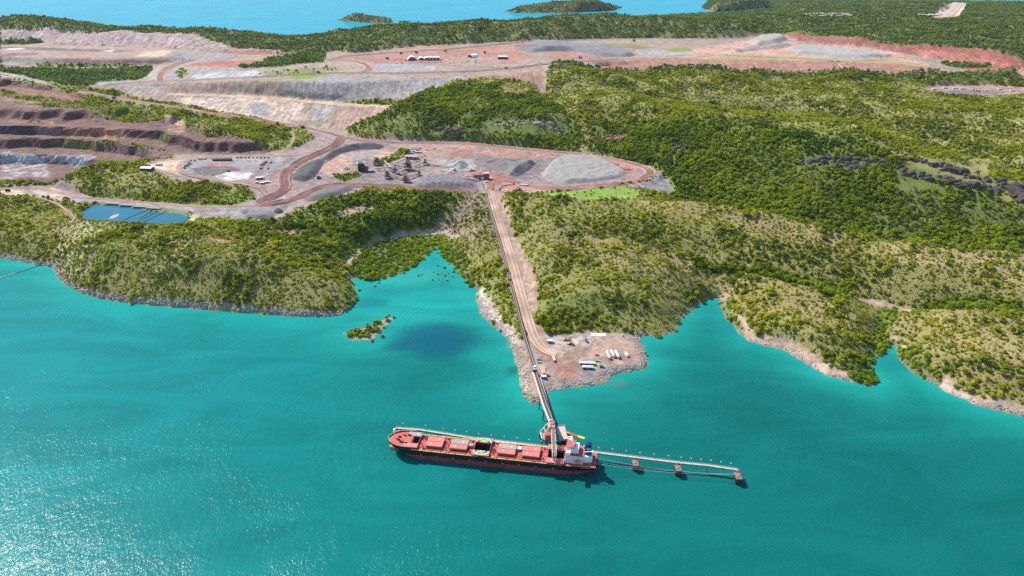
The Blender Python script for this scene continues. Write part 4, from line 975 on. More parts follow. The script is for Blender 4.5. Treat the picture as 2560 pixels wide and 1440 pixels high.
# ------------------------------------------------------------------ stockpiles and heaps
def heap(name, label, cat, poly, h, col, slope=.62, step=4.0, rough=1.2, group=None, seed=1, ridge=None, mname=None, ripple=0):
    g = ground(poly, 40); g = [Vector(p) for p in g]
    x0, x1 = min(p.x for p in g), max(p.x for p in g); y0, y1 = min(p.y for p in g), max(p.y for p in g)
    X, Y = np.meshgrid(np.arange(x0 - step, x1 + 2 * step, step), np.arange(y0 - step, y1 + 2 * step, step))
    d = np.full(X.shape, 1e9)
    for a, b in zip(g, g[1:] + g[:1]):
        e = b - a; L = max(e.length_squared, 1e-6)
        t = np.clip(((X - a.x) * e.x + (Y - a.y) * e.y) / L, 0, 1)
        d = np.minimum(d, np.hypot(X - a.x - t * e.x, Y - a.y - t * e.y))
    ins = inpoly(X, Y, [(p.x, p.y) for p in g])
    d = np.where(ins, d, -d)
    zb = hsample(HZ, X, Y)
    up = np.minimum(d * slope * (1 + .5 * (fbm(X, Y, 30, 2, seed) - .5)), h * (.85 + .3 * fbm(X, Y, 60, 2, seed + 3)))
    up = up + np.clip(d / 6, 0, 1) * rough * (fbm(X, Y, 12, 3, seed + 5) - .5) * 2 + np.clip(d / 8, 0, 1) * ripple * np.sin(X * .5 + 3 * fbm(X, Y, 30, 2, 4))
    Zh = zb + np.maximum(up, -1.2)
    sel = d > -step * 1.2
    f = sel[:-1, :-1] & sel[1:, :-1] & sel[:-1, 1:] & sel[1:, 1:]
    j, i = np.nonzero(f); n = X.shape[1]
    q = np.stack([j * n + i, j * n + i + 1, (j + 1) * n + i + 1, (j + 1) * n + i], 1); u, inv = np.unique(q, return_inverse=True); q = inv.reshape(-1, 4)
    me = bpy.data.meshes.new(name); me.from_pydata(np.stack([X.ravel()[u], Y.ravel()[u], Zh.ravel()[u]], 1).tolist(), [], q.tolist())
    me.polygons.foreach_set("use_smooth", np.ones(len(q), bool))
    me.materials.append(mat(mname or name + "_" + str(abs(hash(tuple(col))) % 997), col, .95, var=.32, scale=.16, bump=.9)); me.update()
    o = bpy.data.objects.new(name, me); COL.objects.link(o); tag(o, label, cat, group); return o
G_SP = "ore and waste heaps on the mine flats"
heap("ore_stockpile", "long grey ore stockpile with rippled top beside the plant's front road", "stockpile", [(1030,468),(1042,452),(1085,441),(1130,438),(1180,452),(1192,464),(1180,472),(1120,472),(1060,472)], 11, (.15,.135,.14), group=G_SP, seed=2, ripple=.9)
heap("ore_stockpile", "broad dark rubble stockpile inside the bend of the winding road", "stockpile", [(730,448),(742,425),(770,408),(800,398),(812,402),(800,425),(785,446),(760,455)], 9, (.075,.068,.075), group=G_SP, seed=3, rough=2)
heap("ore_stockpile", "curved dark rubble ridge behind the red ramp of the plateau", "stockpile", [(800,398),(830,378),(880,364),(930,362),(962,366),(950,374),(900,373),(850,385),(822,402)], 10, (.08,.073,.08), group=G_SP, seed=4, rough=2)
heap("ore_stockpile", "low dark stockpile on the slope above the cove road", "stockpile", [(760,500),(775,485),(820,470),(872,468),(888,474),(850,488),(800,500),(775,505)], 8, (.12,.11,.115), group=G_SP, seed=5)
heap("waste_heap", "big pale flat-topped waste heap at the right of the plateau", "heap", [(1356,442),(1362,425),(1385,398),(1420,388),(1500,394),(1545,415),(1570,432),(1545,446),(1480,456),(1410,460)], 6.5, (.235,.22,.205), group=G_SP, seed=6, rough=2.6)
heap("ore_stockpile", "angular grey stockpile ridge left of the pale waste heap", "stockpile", [(1225,412),(1250,405),(1300,414),(1320,403),(1342,408),(1325,425),(1295,442),(1270,440),(1262,428)], 13, (.15,.135,.135), group=G_SP, seed=7, rough=2.4, slope=.8, step=3)
heap("ore_stockpile", "small grey stockpile ridge behind the angular one", "stockpile", [(1205,408),(1225,398),(1262,398),(1300,402),(1280,408),(1240,407)], 10, (.19,.17,.165), group=G_SP, seed=8)
heap("ore_stockpile", "grey cone of crushed ore under the stacker conveyor", "stockpile", [(1130,418),(1133,408),(1147,400),(1162,402),(1172,412),(1165,421),(1148,424)], 15, (.25,.25,.245), slope=.75, group=G_SP, seed=9)
heap("ore_stockpile", "small black cone at the edge of the lower grey yard", "stockpile", [(683,532),(686,524),(697,521),(708,525),(709,532),(697,535)], 9, (.045,.042,.05), slope=.8, step=2.5, group=G_SP, seed=10)
heap("ore_stockpile", "dark grey heap spread across the lower grey yard", "stockpile", [(610,543),(625,530),(655,526),(685,533),(682,544),(640,549)], 5, (.15,.14,.15), group=G_SP, seed=11, step=3)
heap("ore_stockpile", "reddish fines heap beside the red loading building", "stockpile", [(1188,434),(1195,426),(1212,424),(1225,431),(1215,437)], 7, (.24,.17,.15), group=G_SP, seed=12)
heap("ore_stockpile", "long dark grey flat stockpile on the upper platform", "stockpile", [(1290,124),(1330,112),(1400,107),(1470,112),(1560,124),(1592,138),(1560,143),(1500,141),(1430,128),(1380,127),(1330,131)], 12, (.17,.16,.17), step=9, group=G_SP, seed=13)
heap("waste_heap", "pale oval mound on the red terrace", "heap", [(1965,124),(2010,117),(2080,120),(2160,130),(2210,142),(2150,145),(2060,138),(2000,132)], 8, (.29,.26,.245), step=9, group=G_SP, seed=14, rough=2.5)
heap("waste_heap", "pale stepped mound at the back of the red terrace", "heap", [(1865,106),(1890,95),(1930,89),(1965,92),(1972,98),(1930,110),(1890,114)], 16, (.30,.25,.22), step=8, group=G_SP, seed=15, rough=2)
heap("waste_heap", "small grey mound in front of the far red cut", "heap", [(2028,122),(2080,121),(2100,128),(2050,130)], 5, (.36,.35,.35), step=7, group=G_SP, seed=16)
# ------------------------------------------------------------------ bulk carrier
M = dict(hullblack=mat("hull_black", (.014,.014,.020), .45, var=.25, scale=.1), boot=mat("hull_red", (.25,.055,.05), .6, var=.22, scale=.12), bulb=mat("bulb_orange", (.60,.19,.12), .6, var=.12),
  deck=mat("deck_red", (.42,.085,.07), .75, var=.20, scale=.25), cover=mat("hatch_cover_red", (.45,.14,.12), .7, var=.2, scale=.3), coam=mat("coaming_red", (.26,.06,.05), .7), dirt=mat("ore_dust", (.30,.25,.23), .95, var=.3, scale=.35),
  hold=mat("hold_dark", (.030,.018,.016), .9), white=mat("white_paint", (.80,.81,.82), .5, var=.08, scale=.5), cream=mat("cream_edge", (.72,.46,.20), .7, var=.25, scale=.3), navy=mat("navy_paint", (.012,.028,.13), .45),
  orange=mat("orange_paint", (.75,.20,.04), .5), yellow=mat("yellow_paint", (.78,.50,.03), .5), green=mat("green_paint", (.008,.15,.105), .6), dark=mat("dark_steel", (.035,.032,.035), .7), steel=mat("grey_steel", (.26,.25,.24), .6, var=.25, scale=.4),
  glass=mat("dark_glass", (.02,.03,.045), .12, spec=.6), rust=mat("rusty_steel", (.27,.13,.09), .85, var=.35, scale=.5), pinkst=mat("faded_red_steel", (.43,.24,.20), .8, var=.25, scale=.4), conc=mat("concrete", (.40,.36,.33), .9, var=.2, scale=.25),
  paleg=mat("galvanised_walkway", (.50,.46,.40), .7, var=.15), belt=mat("conveyor_belt", (.055,.05,.05), .85), rope=mat("mooring_rope", (.62,.68,.66), .8), lamp=mat("lamp_head", (.85,.86,.88), .4), chain=mat("brown_steel", (.20,.13,.11), .8, var=.3, scale=.4))
bow = Vector((*at(972, 1093, 14.5), 0)); ste = Vector((*at(1491, 1150, 12.2), 0))
sd = (bow - ste); SL = sd.length; sd.normalize(); SRZ = math.atan2(sd.y, sd.x)
ship = empty("bulk_carrier", (ste.x, ste.y, 0), SRZ)
ship.scale = (1, .88, 1)
tag(ship, "long red-decked bulk carrier with black hull moored at the ore jetty", "ship")
def tolocal(px, py, z):
    x, y = at(px, py, z); v = Vector((x, y, 0)) - ste
    return v.dot(sd), v.dot(Vector((-sd.y, sd.x, 0)))
DZ, FZ = 11.7, 14.4
def hb(x, z):
    """half breadth of the hull at station x and height z"""
    k = max(0.0, min(1.0, z / DZ))
    f0 = SL - 14 * (1 - k) ** 1.3; fl = 34 - 8 * k            # stem line rakes forward with height
    t = max(0.0, min(1.0, (f0 - x) / fl)); b = 16.15 * (1 - (1 - t) ** (2.4 + .6 * k)) ** (.72)
    if x < 40:
        s = max(0.0, (40 - x) / 40); nar = (.42 - .34 * k ** .7) if z < DZ else .06
        b *= 1 - nar * 1.9 * s ** 2 if z > 4 else 1 - (.95 * s ** 2.0)
    return max(b, .05)
XS = sorted(set([0, 3, 7, 12, 18, 25, 32, 40] + list(np.linspace(50, SL - 40, 8)) + list(np.linspace(SL - 36, SL - 15, 8)) + list(np.linspace(SL - 14, SL, 12))))
def loft(levels):
    b = MB(); n = len(XS); vs = []
    for sgn in (1, -1):
        for z in levels:
            for x in XS:
                stem = SL - 14 * (1 - max(0, min(1, z / DZ))) ** 1.3
                vs.append((min(x, stem), sgn * hb(min(x, stem), min(z, DZ)), z))
    m = len(levels); fs = []
    for s in range(2):
        for l in range(m - 1):
            for i in range(n - 1):
                a = (s * m + l) * n + i
                fs.append((a, a + 1, a + n + 1, a + n) if s else (a, a + n, a + n + 1, a + 1))
    for l in range(m - 1):   # transom
        fs.append((l * n, (m + l) * n, (m + l + 1) * n, (l + 1) * n))
    b.add(vs, fs); return b
loft([5.6, 7.5, 9.5, DZ]).build("hull", M['hullblack'], ship, True)
loft([-2.0, 0, 1.5, 3.5, 5.6]).build("boot_topping", M['boot'], ship, True)
fb = MB()   # raised forecastle sides with bulwark
fx = [x for x in XS if x >= SL - 27]; n = len(fx)
for sgn in (1, -1):
    vs = [(x, sgn * hb(x, DZ), DZ) for x in fx] + [(x, sgn * (hb(x, DZ) + .15), FZ + 1.1) for x in fx]
    fb.add(vs, [(i, i + 1, n + i + 1, n + i) for i in range(n - 1)])
fb.build("bulwark", M['hullblack'], ship, True)
wb = MB(); wb.tube([(x, hb(x, DZ) + .1, FZ + 1.2) for x in fx] , .28, 5); wb.tube([(x, -hb(x, DZ) - .1, FZ + 1.2) for x in fx], .28, 5); wb.build("bulwark_rail", M['cream'], ship)
dk = [(x, hb(x, DZ) - .05) for x in fx]
d = MB(); d.add([(x, y, FZ) for x, y in dk] + [(x, -y, FZ) for x, y in dk], [(i, i + 1, n + i + 1, n + i) for i in range(n - 1)])
d.add([(SL - 27, -15.6, DZ), (SL - 27, 15.6, DZ), (SL - 27, 15.6, FZ), (SL - 27, -15.6, FZ)], [(0, 1, 2, 3)]); d.build("forecastle_deck", M['deck'], ship)
MB().box((SL - 28.2, 0, DZ + 1.6), (.5, 30, 3.2)).build("breakwater", M['dark'], ship)
bb = MB(); bb.tube([(SL - 22, 0, -.4), (SL - 16, 0, .2), (SL - 10, 0, .9), (SL - 5, 0, 1.4), (SL - 2.2, 0, 1.7), (SL - .6, 0, 1.9), (SL + .2, 0, 2.0)], [2.8, 3.4, 3.6, 3.3, 2.6, 1.5, .3], 14); bb.build("bulbous_bow", M['bulb'], ship, True)
for s in (1, -1):   # pale edge strake, broken at the opened hatches
    e = MB()
    for x0, x1 in ((36, 62), (68, 92), (96, 118), (126, 150), (152, 176), (178, 200)):
        e.box(((x0 + x1) / 2, s * 15.55, DZ + .25), (x1 - x0, .9, .5))
    e.build("deck_edge", M['cream'], ship)
# hatches: centre sight line, length, opened or shut
HAT = [((1032,1104), 15.0, True, 8.2), ((1088,1109), 17.6, False, 9.2), ((1147,1118), 18.4, False, 9.2), ((1204,1126), 18.6, True, 9.3), ((1266,1133), 18.4, False, 9.3), ((1326,1143), 18.2, False, 9.3), ((1388,1150), 18.6, True, 9.3)]
hx_ = []
HAT_OPEN = [(tolocal(*p, DZ + 1.5)[0], ln, cw) for p, ln, o_, cw in HAT if o_]
dx_ = sorted(set([x for x in XS if x <= SL - 26.5] + [SL - 26.5] + [lx + s * (ln / 2 - .6) for lx, ln, cw in HAT_OPEN for s in (-1, 1)]))
d = MB()
for x0, x1 in zip(dx_[:-1], dx_[1:]):
    y0, y1 = hb(x0, DZ) - .05, hb(x1, DZ) - .05; gap = [cw - .8 for lx, ln, cw in HAT_OPEN if abs((x0 + x1) / 2 - lx) < ln / 2 - .6]
    if gap:
        for s in (1, -1): d.add([(x0, s * gap[0], DZ), (x1, s * gap[0], DZ), (x1, s * y1, DZ), (x0, s * y0, DZ)], [(0, 1, 2, 3) if s > 0 else (3, 2, 1, 0)])
    else: d.add([(x0, -y0, DZ), (x1, -y1, DZ), (x1, y1, DZ), (x0, y0, DZ)], [(0, 1, 2, 3)])
d.build("main_deck", M['deck'], ship)
for k, ((px, py), ln, opened, cw) in enumerate(HAT):
    lx, ly = tolocal(px, py, DZ + 1.5); hx_.append(lx)
    hw = cw - .5
    h = MB()
    for y0, dy in ((-hw, .5), (hw, .5)): h.box((lx, y0, DZ + 1.1), (ln - .6, dy, 2.2))
    for x0 in (-ln / 2 + .5, ln / 2 - .5): h.box((lx + x0, 0, DZ + 1.1), (.5, 2 * hw, 2.2))
    hatch = h.build("hatch", M['coam'], ship)
    hatch["label"] = ["open foremost hatch", "shut second hatch from the bow", "shut third hatch from the bow with a dusty far cover", "open middle hatch with a green emblem on its covers", "shut fifth hatch from the bow with a dusty far cover", "shut sixth hatch from the bow", "open aftmost hatch being loaded"][k]
    for s in (1, -1):
        yc = s * (cw / 2 + .04 + (hw - .8 if opened else 0))
        c = MB(); c.box((lx, yc, DZ + 2.75), (ln + .8, cw - .08, 1.0))
        c.box((lx, yc, DZ + 3.3), (ln + .2, cw - .7, .12), m=0)
        dusty = (s == -1 and k in (0, 2, 4))
        c.build("hatch_cover", M['dirt'] if dusty else M['cover'], hatch)
        MB().box((lx + s * ln * .22, yc, DZ + 3.5), (1.6, 1.4, .3)).build("access_lid", M['white'], hatch)
        for x0 in (-ln / 2, ln / 2):
            r = MB(); r.box((lx + x0, s * (hw + 3.4), DZ + .9), (.35, 6.8, .35))
            for y0 in (1.5, 4.5, 6.6): r.box((lx + x0, s * (hw + y0), DZ + .4), (.3, .3, .8))
            r.build("cover_track", M['dark'], hatch)
    if opened:
        h = MB(); a_, b_ = ln / 2 - .6, cw - .8
        h.add([(lx + sx_ * a_, sy_ * b_, z_) for z_ in (DZ + .02, 1.0) for sx_, sy_ in ((-1, -1), (1, -1), (1, 1), (-1, 1))], [(0, 1, 5, 4), (1, 2, 6, 5), (2, 3, 7, 6), (3, 0, 4, 7), (4, 5, 6, 7)]); h.build("hold", M['hold'], hatch)
        iw = MB(); iw.box((lx, -hw + .42, DZ + 1.2), (ln - 1.3, .25, 2.0)); iw.build("coaming_wall", M['coam'], hatch)
    else:
        MB().box((lx, 0, DZ + 3.42), (ln, .12, .06)).build("seam", M['dark'], hatch)
    if k == 3:   # round emblem, split by the opened covers
        for s in (1, -1):
            y0 = s * (hw - .8 + .05)
            for nm_, r0, r1, mt, dz in (("emblem_border", 7.6, 8.1, M['white'], .05), ("emblem_field", 0, 7.6, M['green'], .03), ("emblem_ring", 2.5, 3.9, M['yellow'], .06), ("emblem_centre", 0, 1.3, M['white'], .055)):
                e = MB(); N_ = 28; vs = []
                for i in range(N_ + 1):
                    a = math.pi * i / N_
                    for rr in (r0, r1): vs.append((lx + rr * 1.02 * math.cos(a), y0 + s * rr * math.sin(a), DZ + 3.37 + dz))
                e.add(vs, [(2 * i, 2 * i + 1, 2 * i + 3, 2 * i + 2) for i in range(N_)]); e.build(nm_, mt, hatch)
            for i in range(7): MB().box((lx - 4.6 + 1.5 * i + .2, y0 + s * (5.9 - .28 * (i - 3) ** 2 * .55), DZ + 3.43), (.75, .9, .02), rz=s * (3 - i) * .22).build("emblem_letter", M['white'], hatch)
            e = MB()
            for i in range(3): e.box((lx - 1 + i, y0 + s * 1.0, DZ + 3.44), (.35, 1.3, .02))
            e.build("emblem_mark", M['navy'], hatch)
# fittings between the hatches
vent = MB(); vent.tube([(0, 0, 0), (0, 0, 1.5)], .35, 6); vent.box((0, 0, 1.7), (1.0, .8, .5)); vent_me = vent.mesh("vent", M['dark'])
winch = MB(); winch.box((0, 0, .3), (2.6, 1.8, .6)); winch.tube([(-1.2, 0, 1.1), (1.2, 0, 1.1)], .75, 8); winch.box((1.5, 0, .9), (.7, 1.4, 1.4)); winch_me = winch.mesh("winch", M['rust'])
boll = MB(); boll.box((0, 0, .1), (1.6, .6, .2))
for s in (-.5, .5): boll.tube([(s, 0, .1), (s, 0, .9)], .25, 6)
boll_me = boll.mesh("bollard", M['dark'])
def fit(me, x, y, z, rz=0, s=1.0):
    o = bpy.data.objects.new(me.name.split('.')[0], me); COL.objects.link(o); o.parent = ship; o.location = (x, y, z); o.rotation_euler = (0, 0, rz); o.scale = (s, s, s); return o
q = random.Random(5)
gaps = [(hx_[i] + hx_[i + 1]) / 2 for i in range(6)]
for g in gaps:
    for _ in range(11):
        fit(vent_me, g + q.uniform(-2.6, 2.6), q.uniform(-11, 11), DZ, q.uniform(0, 3), q.uniform(.7, 1.2))
    for s in (1, -1): fit(winch_me, g + q.uniform(-1, 1), s * q.uniform(11.5, 13.5), DZ, q.choice((0, 1.57)), .9)
for x, y in ((SL - 12, 3), (SL - 12, -3), (SL - 17, 6.5), (SL - 17, -6.5), (SL - 22, 8), (SL - 22, -8)): fit(winch_me, x, y, FZ, q.uniform(-.5, .5), 1.15)
for x in (SL - 6, SL - 10, SL - 15, SL - 20, SL - 25):
    for s in (1, -1): fit(boll_me, x, s * (hb(x, DZ) - 1.6), FZ)
for x, y in ((3, 6), (3, -6), (6, 10), (6, -10), (2, 0)): fit(winch_me, x, y, DZ, q.uniform(-.5, .5), 1.1)
for gi, nm_ in ((2, 0), (4, 1)):   # two pale mast houses
    h = MB(); h.box((gaps[gi], -1.5 if gi == 2 else -5.0, DZ + 1.6), (4.6, 5.0, 3.2)); h.build("mast_house", M['steel'] if gi == 2 else M['white'], ship)
for s in (1, -1):
    p = MB()
    for yy in (13.2, 13.9, 14.5): p.tube([(38, s * yy, DZ + .5), (SL - 30, s * yy, DZ + .5)], .16, 5)
    p.build("deck_pipe", M['rust'] if s > 0 else M['orange'], ship)
fm = MB(); fm.tube([(SL - 7, 0, FZ), (SL - 7, 0, FZ + 11)], [.5, .3], 7); fm.box((SL - 7, 0, FZ + 9.4), (1.2, 4.0, .3)); fm.box((SL - 7, 0, FZ + 11.2), (1.8, 2.2, 1.6)); fm.build("foremast", M['white'], ship)
an = MB(); an.box((SL - 9.5, 9.0, 7.2), (1.0, .6, 2.6)); an.box((SL - 9.5, 9.2, 6.0), (2.4, .5, .7)); an.build("anchor", M['dark'], ship)
# accommodation block
sup = MB(); sup.box((23.5, 0, DZ + 5.0), (19, 20, 10)).build("accommodation", M['white'], ship)
MB().box((23.5, 0, DZ + 10.1), (19.6, 20.8, .25)).build("boat_deck", M['deck'], sup if False else ship)
for lv in range(3):
    w_ = MB()
    for i in range(7): w_.box((16 + i * 2.5, 10.06, DZ + 2.2 + lv * 3.0), (1.0, .12, 1.0))
    for i in range(7): w_.box((33.06, -8.1 + i * 2.7, DZ + 2.2 + lv * 3.0), (.12, 1.0, 1.0))
    w_.build("porthole_row", M['glass'], ship)
    MB().box((23.5, 0, DZ + 3.6 + lv * 3.0), (19.5, 20.5, .18)).build("deck_ledge", M['white'], ship)
MB().box((25.5, -1.0, DZ + 13.0), (13, 13, 5.6)).build("upper_house", M['white'], ship)
br = MB(); br.box((27.5, 0, DZ + 17.4), (9, 14, 3.2)); br.box((29.5, 0, DZ + 15.9), (4.5, 32, .5))
for s in (1, -1): br.box((29.5, s * 15.4, DZ + 16.8), (4.5, 1.0, 1.4)); br.box((31.6, s * 11, DZ + 16.7), (.25, 8, 1.2)); br.box((27.4, s * 11, DZ + 16.7), (.25, 8, 1.2))
bridge = br.build("bridge", M['white'], ship)
wn_ = MB()
for i in range(9): wn_.box((32.05, -5.6 + i * 1.4, DZ + 18.0), (.12, 1.0, 1.1))
for s in (1, -1):
    for i in range(4): wn_.box((24.5 + i * 1.9, s * 7.05, DZ + 18.0), (1.3, .12, 1.1))
wn_.build("bridge_window", M['glass'], bridge)
MB().box((27.5, 0, DZ + 19.1), (9.4, 14.4, .2)).build("monkey_deck", M['deck'], bridge)
ms = MB(); ms.tube([(27, 0, DZ + 19), (27, 0, DZ + 30)], [.6, .3], 7); ms.box((27, 0, DZ + 24), (1.6, 6, .4)); ms.box((27, 0, DZ + 27), (1.2, 4, .3)); ms.box((28, 0, DZ + 25.2), (.6, 4.4, .5))
for s in (1, -1): ms.bar((25.2, s * 2.2, DZ + 19), (27, 0, DZ + 25), .35)
ms.build("radar_mast", M['white'], ship)
rd = MB(); rd.tube([(24.5, 4, DZ + 19), (24.5, 4, DZ + 20.6)], .4, 6); rd.tube([(24.5, 4, DZ + 20.4), (24.5, 4, DZ + 21), (24.5, 4, DZ + 22), (24.5, 4, DZ + 22.5)], [.6, 1.1, 1.1, .3], 8); rd.build("radome", M['white'], ship)
fu = MB(); fu.prism([(5.5, -3.4), (11.8, -3.4), (12.6, -1.5), (12.6, 1.5), (11.8, 3.4), (5.5, 3.4)], DZ + 8, DZ + 21.5, top=[(6.2, -3.0), (11.4, -3.0), (12.0, -1.4), (12.0, 1.4), (11.4, 3.0), (6.2, 3.0)])
funnel = fu.build("funnel", M['navy'], ship)
for s in (1, -1):
    e = MB(); N_ = 20; vs = []
    for i in range(N_):
        a = 2 * math.pi * i / N_
        for rr in (1.05, 1.7): vs.append((8.8 + rr * 1.25 * math.cos(a), s * 3.32, DZ + 16 + rr * math.sin(a)))
    e.add(vs, [(2 * i, 2 * i + 1, (2 * i + 3) % (2 * N_), (2 * i + 2) % (2 * N_)) for i in range(N_)]); e.box((8.8, s * 3.32, DZ + 16), (.5, .04, 2.2)); e.build("funnel_emblem", M['white'], funnel)
fp = MB()
for x, y in ((7.5, -1), (7.5, 1), (9.5, 0)): fp.tube([(x, y, DZ + 21), (x, y, DZ + 23)], .5, 7)
fp.build("exhaust_pipe", M['dark'], funnel)
MB().box((9, 0, DZ + 4), (9.5, 13, 8)).build("engine_casing", M['white'], ship)
lb = MB(); lb.tube([(15, 12.6, DZ + 5), (16.5, 12.6, DZ + 4.6), (21.5, 12.6, DZ + 4.6), (23, 12.6, DZ + 5)], [.5, 1.6, 1.6, .5], 9); lb.build("lifeboat", M['orange'], ship, True)
lb = MB(); lb.tube([(15, -12.6, DZ + 5), (16.5, -12.6, DZ + 4.6), (21.5, -12.6, DZ + 4.6), (23, -12.6, DZ + 5)], [.5, 1.6, 1.6, .5], 9); lb.build("lifeboat", M['orange'], ship, True)
for s in (1, -1):
    dv = MB()
    for x in (16.5, 21.5): dv.bar((x, s * 10, DZ + 8.5), (x, s * 12.8, DZ + 8.0), .4); dv.bar((x, s * 12.8, DZ + 8.0), (x, s * 12.8, DZ + 6), .3)
    dv.build("davit", M['white'], ship)
cr = MB(); cr.tube([(13, 8, DZ + 10), (13, 8, DZ + 15)], .5, 7); cr.bar((13, 8, DZ + 15), (5.5, 11, DZ + 18.5), .6); cr.build("provision_crane", M['white'], ship)
yt = MB()
for i in range(9): yt.box((14.6 - i * 1.05, hb(14.6 - i * 1.05, 10) + .08, 10.2), (.62, .06, 1.0), rz=.10)
yt.build("stern_lettering", M['yellow'], ship)
rl = MB()
for s in (1, -1):
    pts = [(x, s * (hb(x, DZ) - .3), DZ + 1.1) for x in XS if x <= 38]; rl.tube(pts, .12, 4)
    for p in pts: rl.bar((p[0], p[1], DZ), p, .12)
rl.build("stern_rail", M['white'], ship)
gw = MB()
for g in gaps[:5]:
    gw.box((g, 14.6, DZ + .9), (3.0, 1.0, .9))
gw.build("mooring_chock", M['yellow'], ship)
dm = MB()
for x in np.linspace(45, SL - 40, 9): dm.box((x, 16.17, 4.6 + 2 * (int(x) % 2)), (.5, .06, 1.3))
dm.build("draught_mark", M['white'], ship)

# ------------------------------------------------------------------ jetty: conveyor trestle, loader, platform
def lattice(b, a, c, w, h, n, t=.45, m=0):
    """box-section lattice girder from a to c"""
    a = Vector(a); c = Vector(c); d = (c - a).normalized(); s = d.cross(Vector((0, 0, 1))).normalized(); u = s.cross(d).normalized()
    cor = [s * (w / 2 * i) + u * (h / 2 * j) for i, j in ((-1, -1), (1, -1), (1, 1), (-1, 1))]
    for k in cor: b.bar(a + k, c + k, t, m=m)
    for i in range(n):
        p = a + (c - a) * (i / n); r = a + (c - a) * ((i + 1) / n)
        for k in range(4):
            e, f = cor[k], cor[(k + 1) % 4]
            b.bar(p + e, (r + f) if (i + k) % 2 else (r + e * 0 + f), t * .7, m=m); b.bar(p + e, p + f, t * .7, m=m)
    return b
def pt(px, py, z): return Vector((*at(px, py, z), z))
J0, J1, J2 = pt(1337, 930, 11), pt(1362, 1010, 14), pt(1384, 1066, 22)
jetty = empty("conveyor_jetty", (J0.x, J0.y, 0)); tag(jetty, "narrow conveyor jetty running from the breakwater out to the ship loader", "jetty")
def jp(v): return v - Vector((J0.x, J0.y, 0))
for (A, B) in ((J0, J1), (J1, J2)):
    g = MB(); lattice(g, jp(A) - Vector((0, 0, 1.4)), jp(B) - Vector((0, 0, 1.4)), 3.6, 2.4, int((B - A).length / 5), .5); g.build("gallery_girder", M['chain'], jetty)
    g = MB(); g.bar(jp(A), jp(B), 2.0, .5); g.build("conveyor_belt", M['belt'], jetty)
    dr = (B - A).normalized(); sdv = dr.cross(Vector((0, 0, 1))).normalized()
    g = MB(); g.bar(jp(A) + sdv * 2.6 + Vector((0, 0, .1)), jp(B) + sdv * 2.6 + Vector((0, 0, .1)), 2.2, .25); g.build("walkway", M['paleg'], jetty)
    g = MB(); g.bar(jp(A) - sdv * 1.5 + Vector((0, 0, 1.0)), jp(B) - sdv * 1.5 + Vector((0, 0, 1.0)), .4, 1.6); g.build("wind_cover", M['pinkst'], jetty)
    g = MB()
    for s in (1.5, 3.7): g.bar(jp(A) + sdv * s + Vector((0, 0, 1.3)), jp(B) + sdv * s + Vector((0, 0, 1.3)), .15)
    g.build("handrail", M['pinkst'], jetty)
for (px, py) in ((1353, 1012), (1363, 1040), (1372, 1062)):
    t = (py - 930) / 80
    p = jp(pt(px + 3, py - 10, 12)); g = MB()
    for s in (-1, 1): g.tube([p + Vector((s * 3.2, 0, 0)), p + Vector((s * 4.4, 0, -16))], .55, 7)
    g.bar(p + Vector((-4.5, 0, -6)), p + Vector((4.5, 0, -6)), .6); g.bar(p + Vector((-4.5, 0, -6)), p + Vector((3.5, 0, -1)), .4); g.bar(p + Vector((-4, 0, -.4)), p + Vector((4, 0, -.4)), .9)
    g.build("trestle_leg", M['dark'], jetty)
rw_ = MB(); A_ = pt(1347, 940, 6.8); B_ = pt(1381, 1058, 7.5); rw_.bar(jp(A_), jp(B_), 4.2, .6); rw_.build("roadway", M['conc'], jetty)

LB = pt(1386, 1096, 6); loader = empty("ship_loader", (LB.x, LB.y, 0)); tag(loader, "lattice ship loader with its boom reaching over the aft hatch", "ship loader")
def lp(px, py, z): return pt(px, py, z) - Vector((LB.x, LB.y, 0))
boomA, boomB = lp(1383, 1076, 27), lp(1386, 1139, 22)
g = MB(); lattice(g, boomA, boomB, 4.2, 3.0, 9, .5); g.build("boom", M['paleg'], loader)
g = MB(); g.bar(boomA + Vector((0, 0, -1.0)), boomB + Vector((0, 0, -1.0)), 2.0, .5); g.build("boom_belt", M['chain'], loader)
g = MB(); g.tube([boomB + Vector((0, .5, 0)), boomB + Vector((0, 1.0, -9))], [1.3, .9], 9); g.build("loading_spout", M['steel'], loader)
g = MB(); top = boomA + Vector((0, 6, 9)); g.bar(boomA + Vector((-2.2, 2, 0)), top + Vector((-1.5, 0, 0)), .7); g.bar(boomA + Vector((2.2, 2, 0)), top + Vector((1.5, 0, 0)), .7); g.bar(top + Vector((-1.6, 0, 0)), top + Vector((1.6, 0, 0)), .7); g.build("mast", M['chain'], loader)
for s in (-1.5, 1.5):
    g = MB(); g.tube([top + Vector((s, 0, 0)), boomB + Vector((s, 8, 1.5))], .18, 5); g.build("stay_cable", M['steel'], loader)
g = MB(); base = lp(1386, 1088, 8); g.box((base.x - 3.5, base.y, 15), (6.5, 9, 14)); g.box((base.x - 3.5, base.y, 22.3), (7.2, 9.6, .5)); g.build("transfer_house", M['pinkst'], loader)
g = MB(); g.box((base.x - 8, base.y - 9.5, 13), (6, 6, 9)); g.build("drive_house", M['deck'], loader)
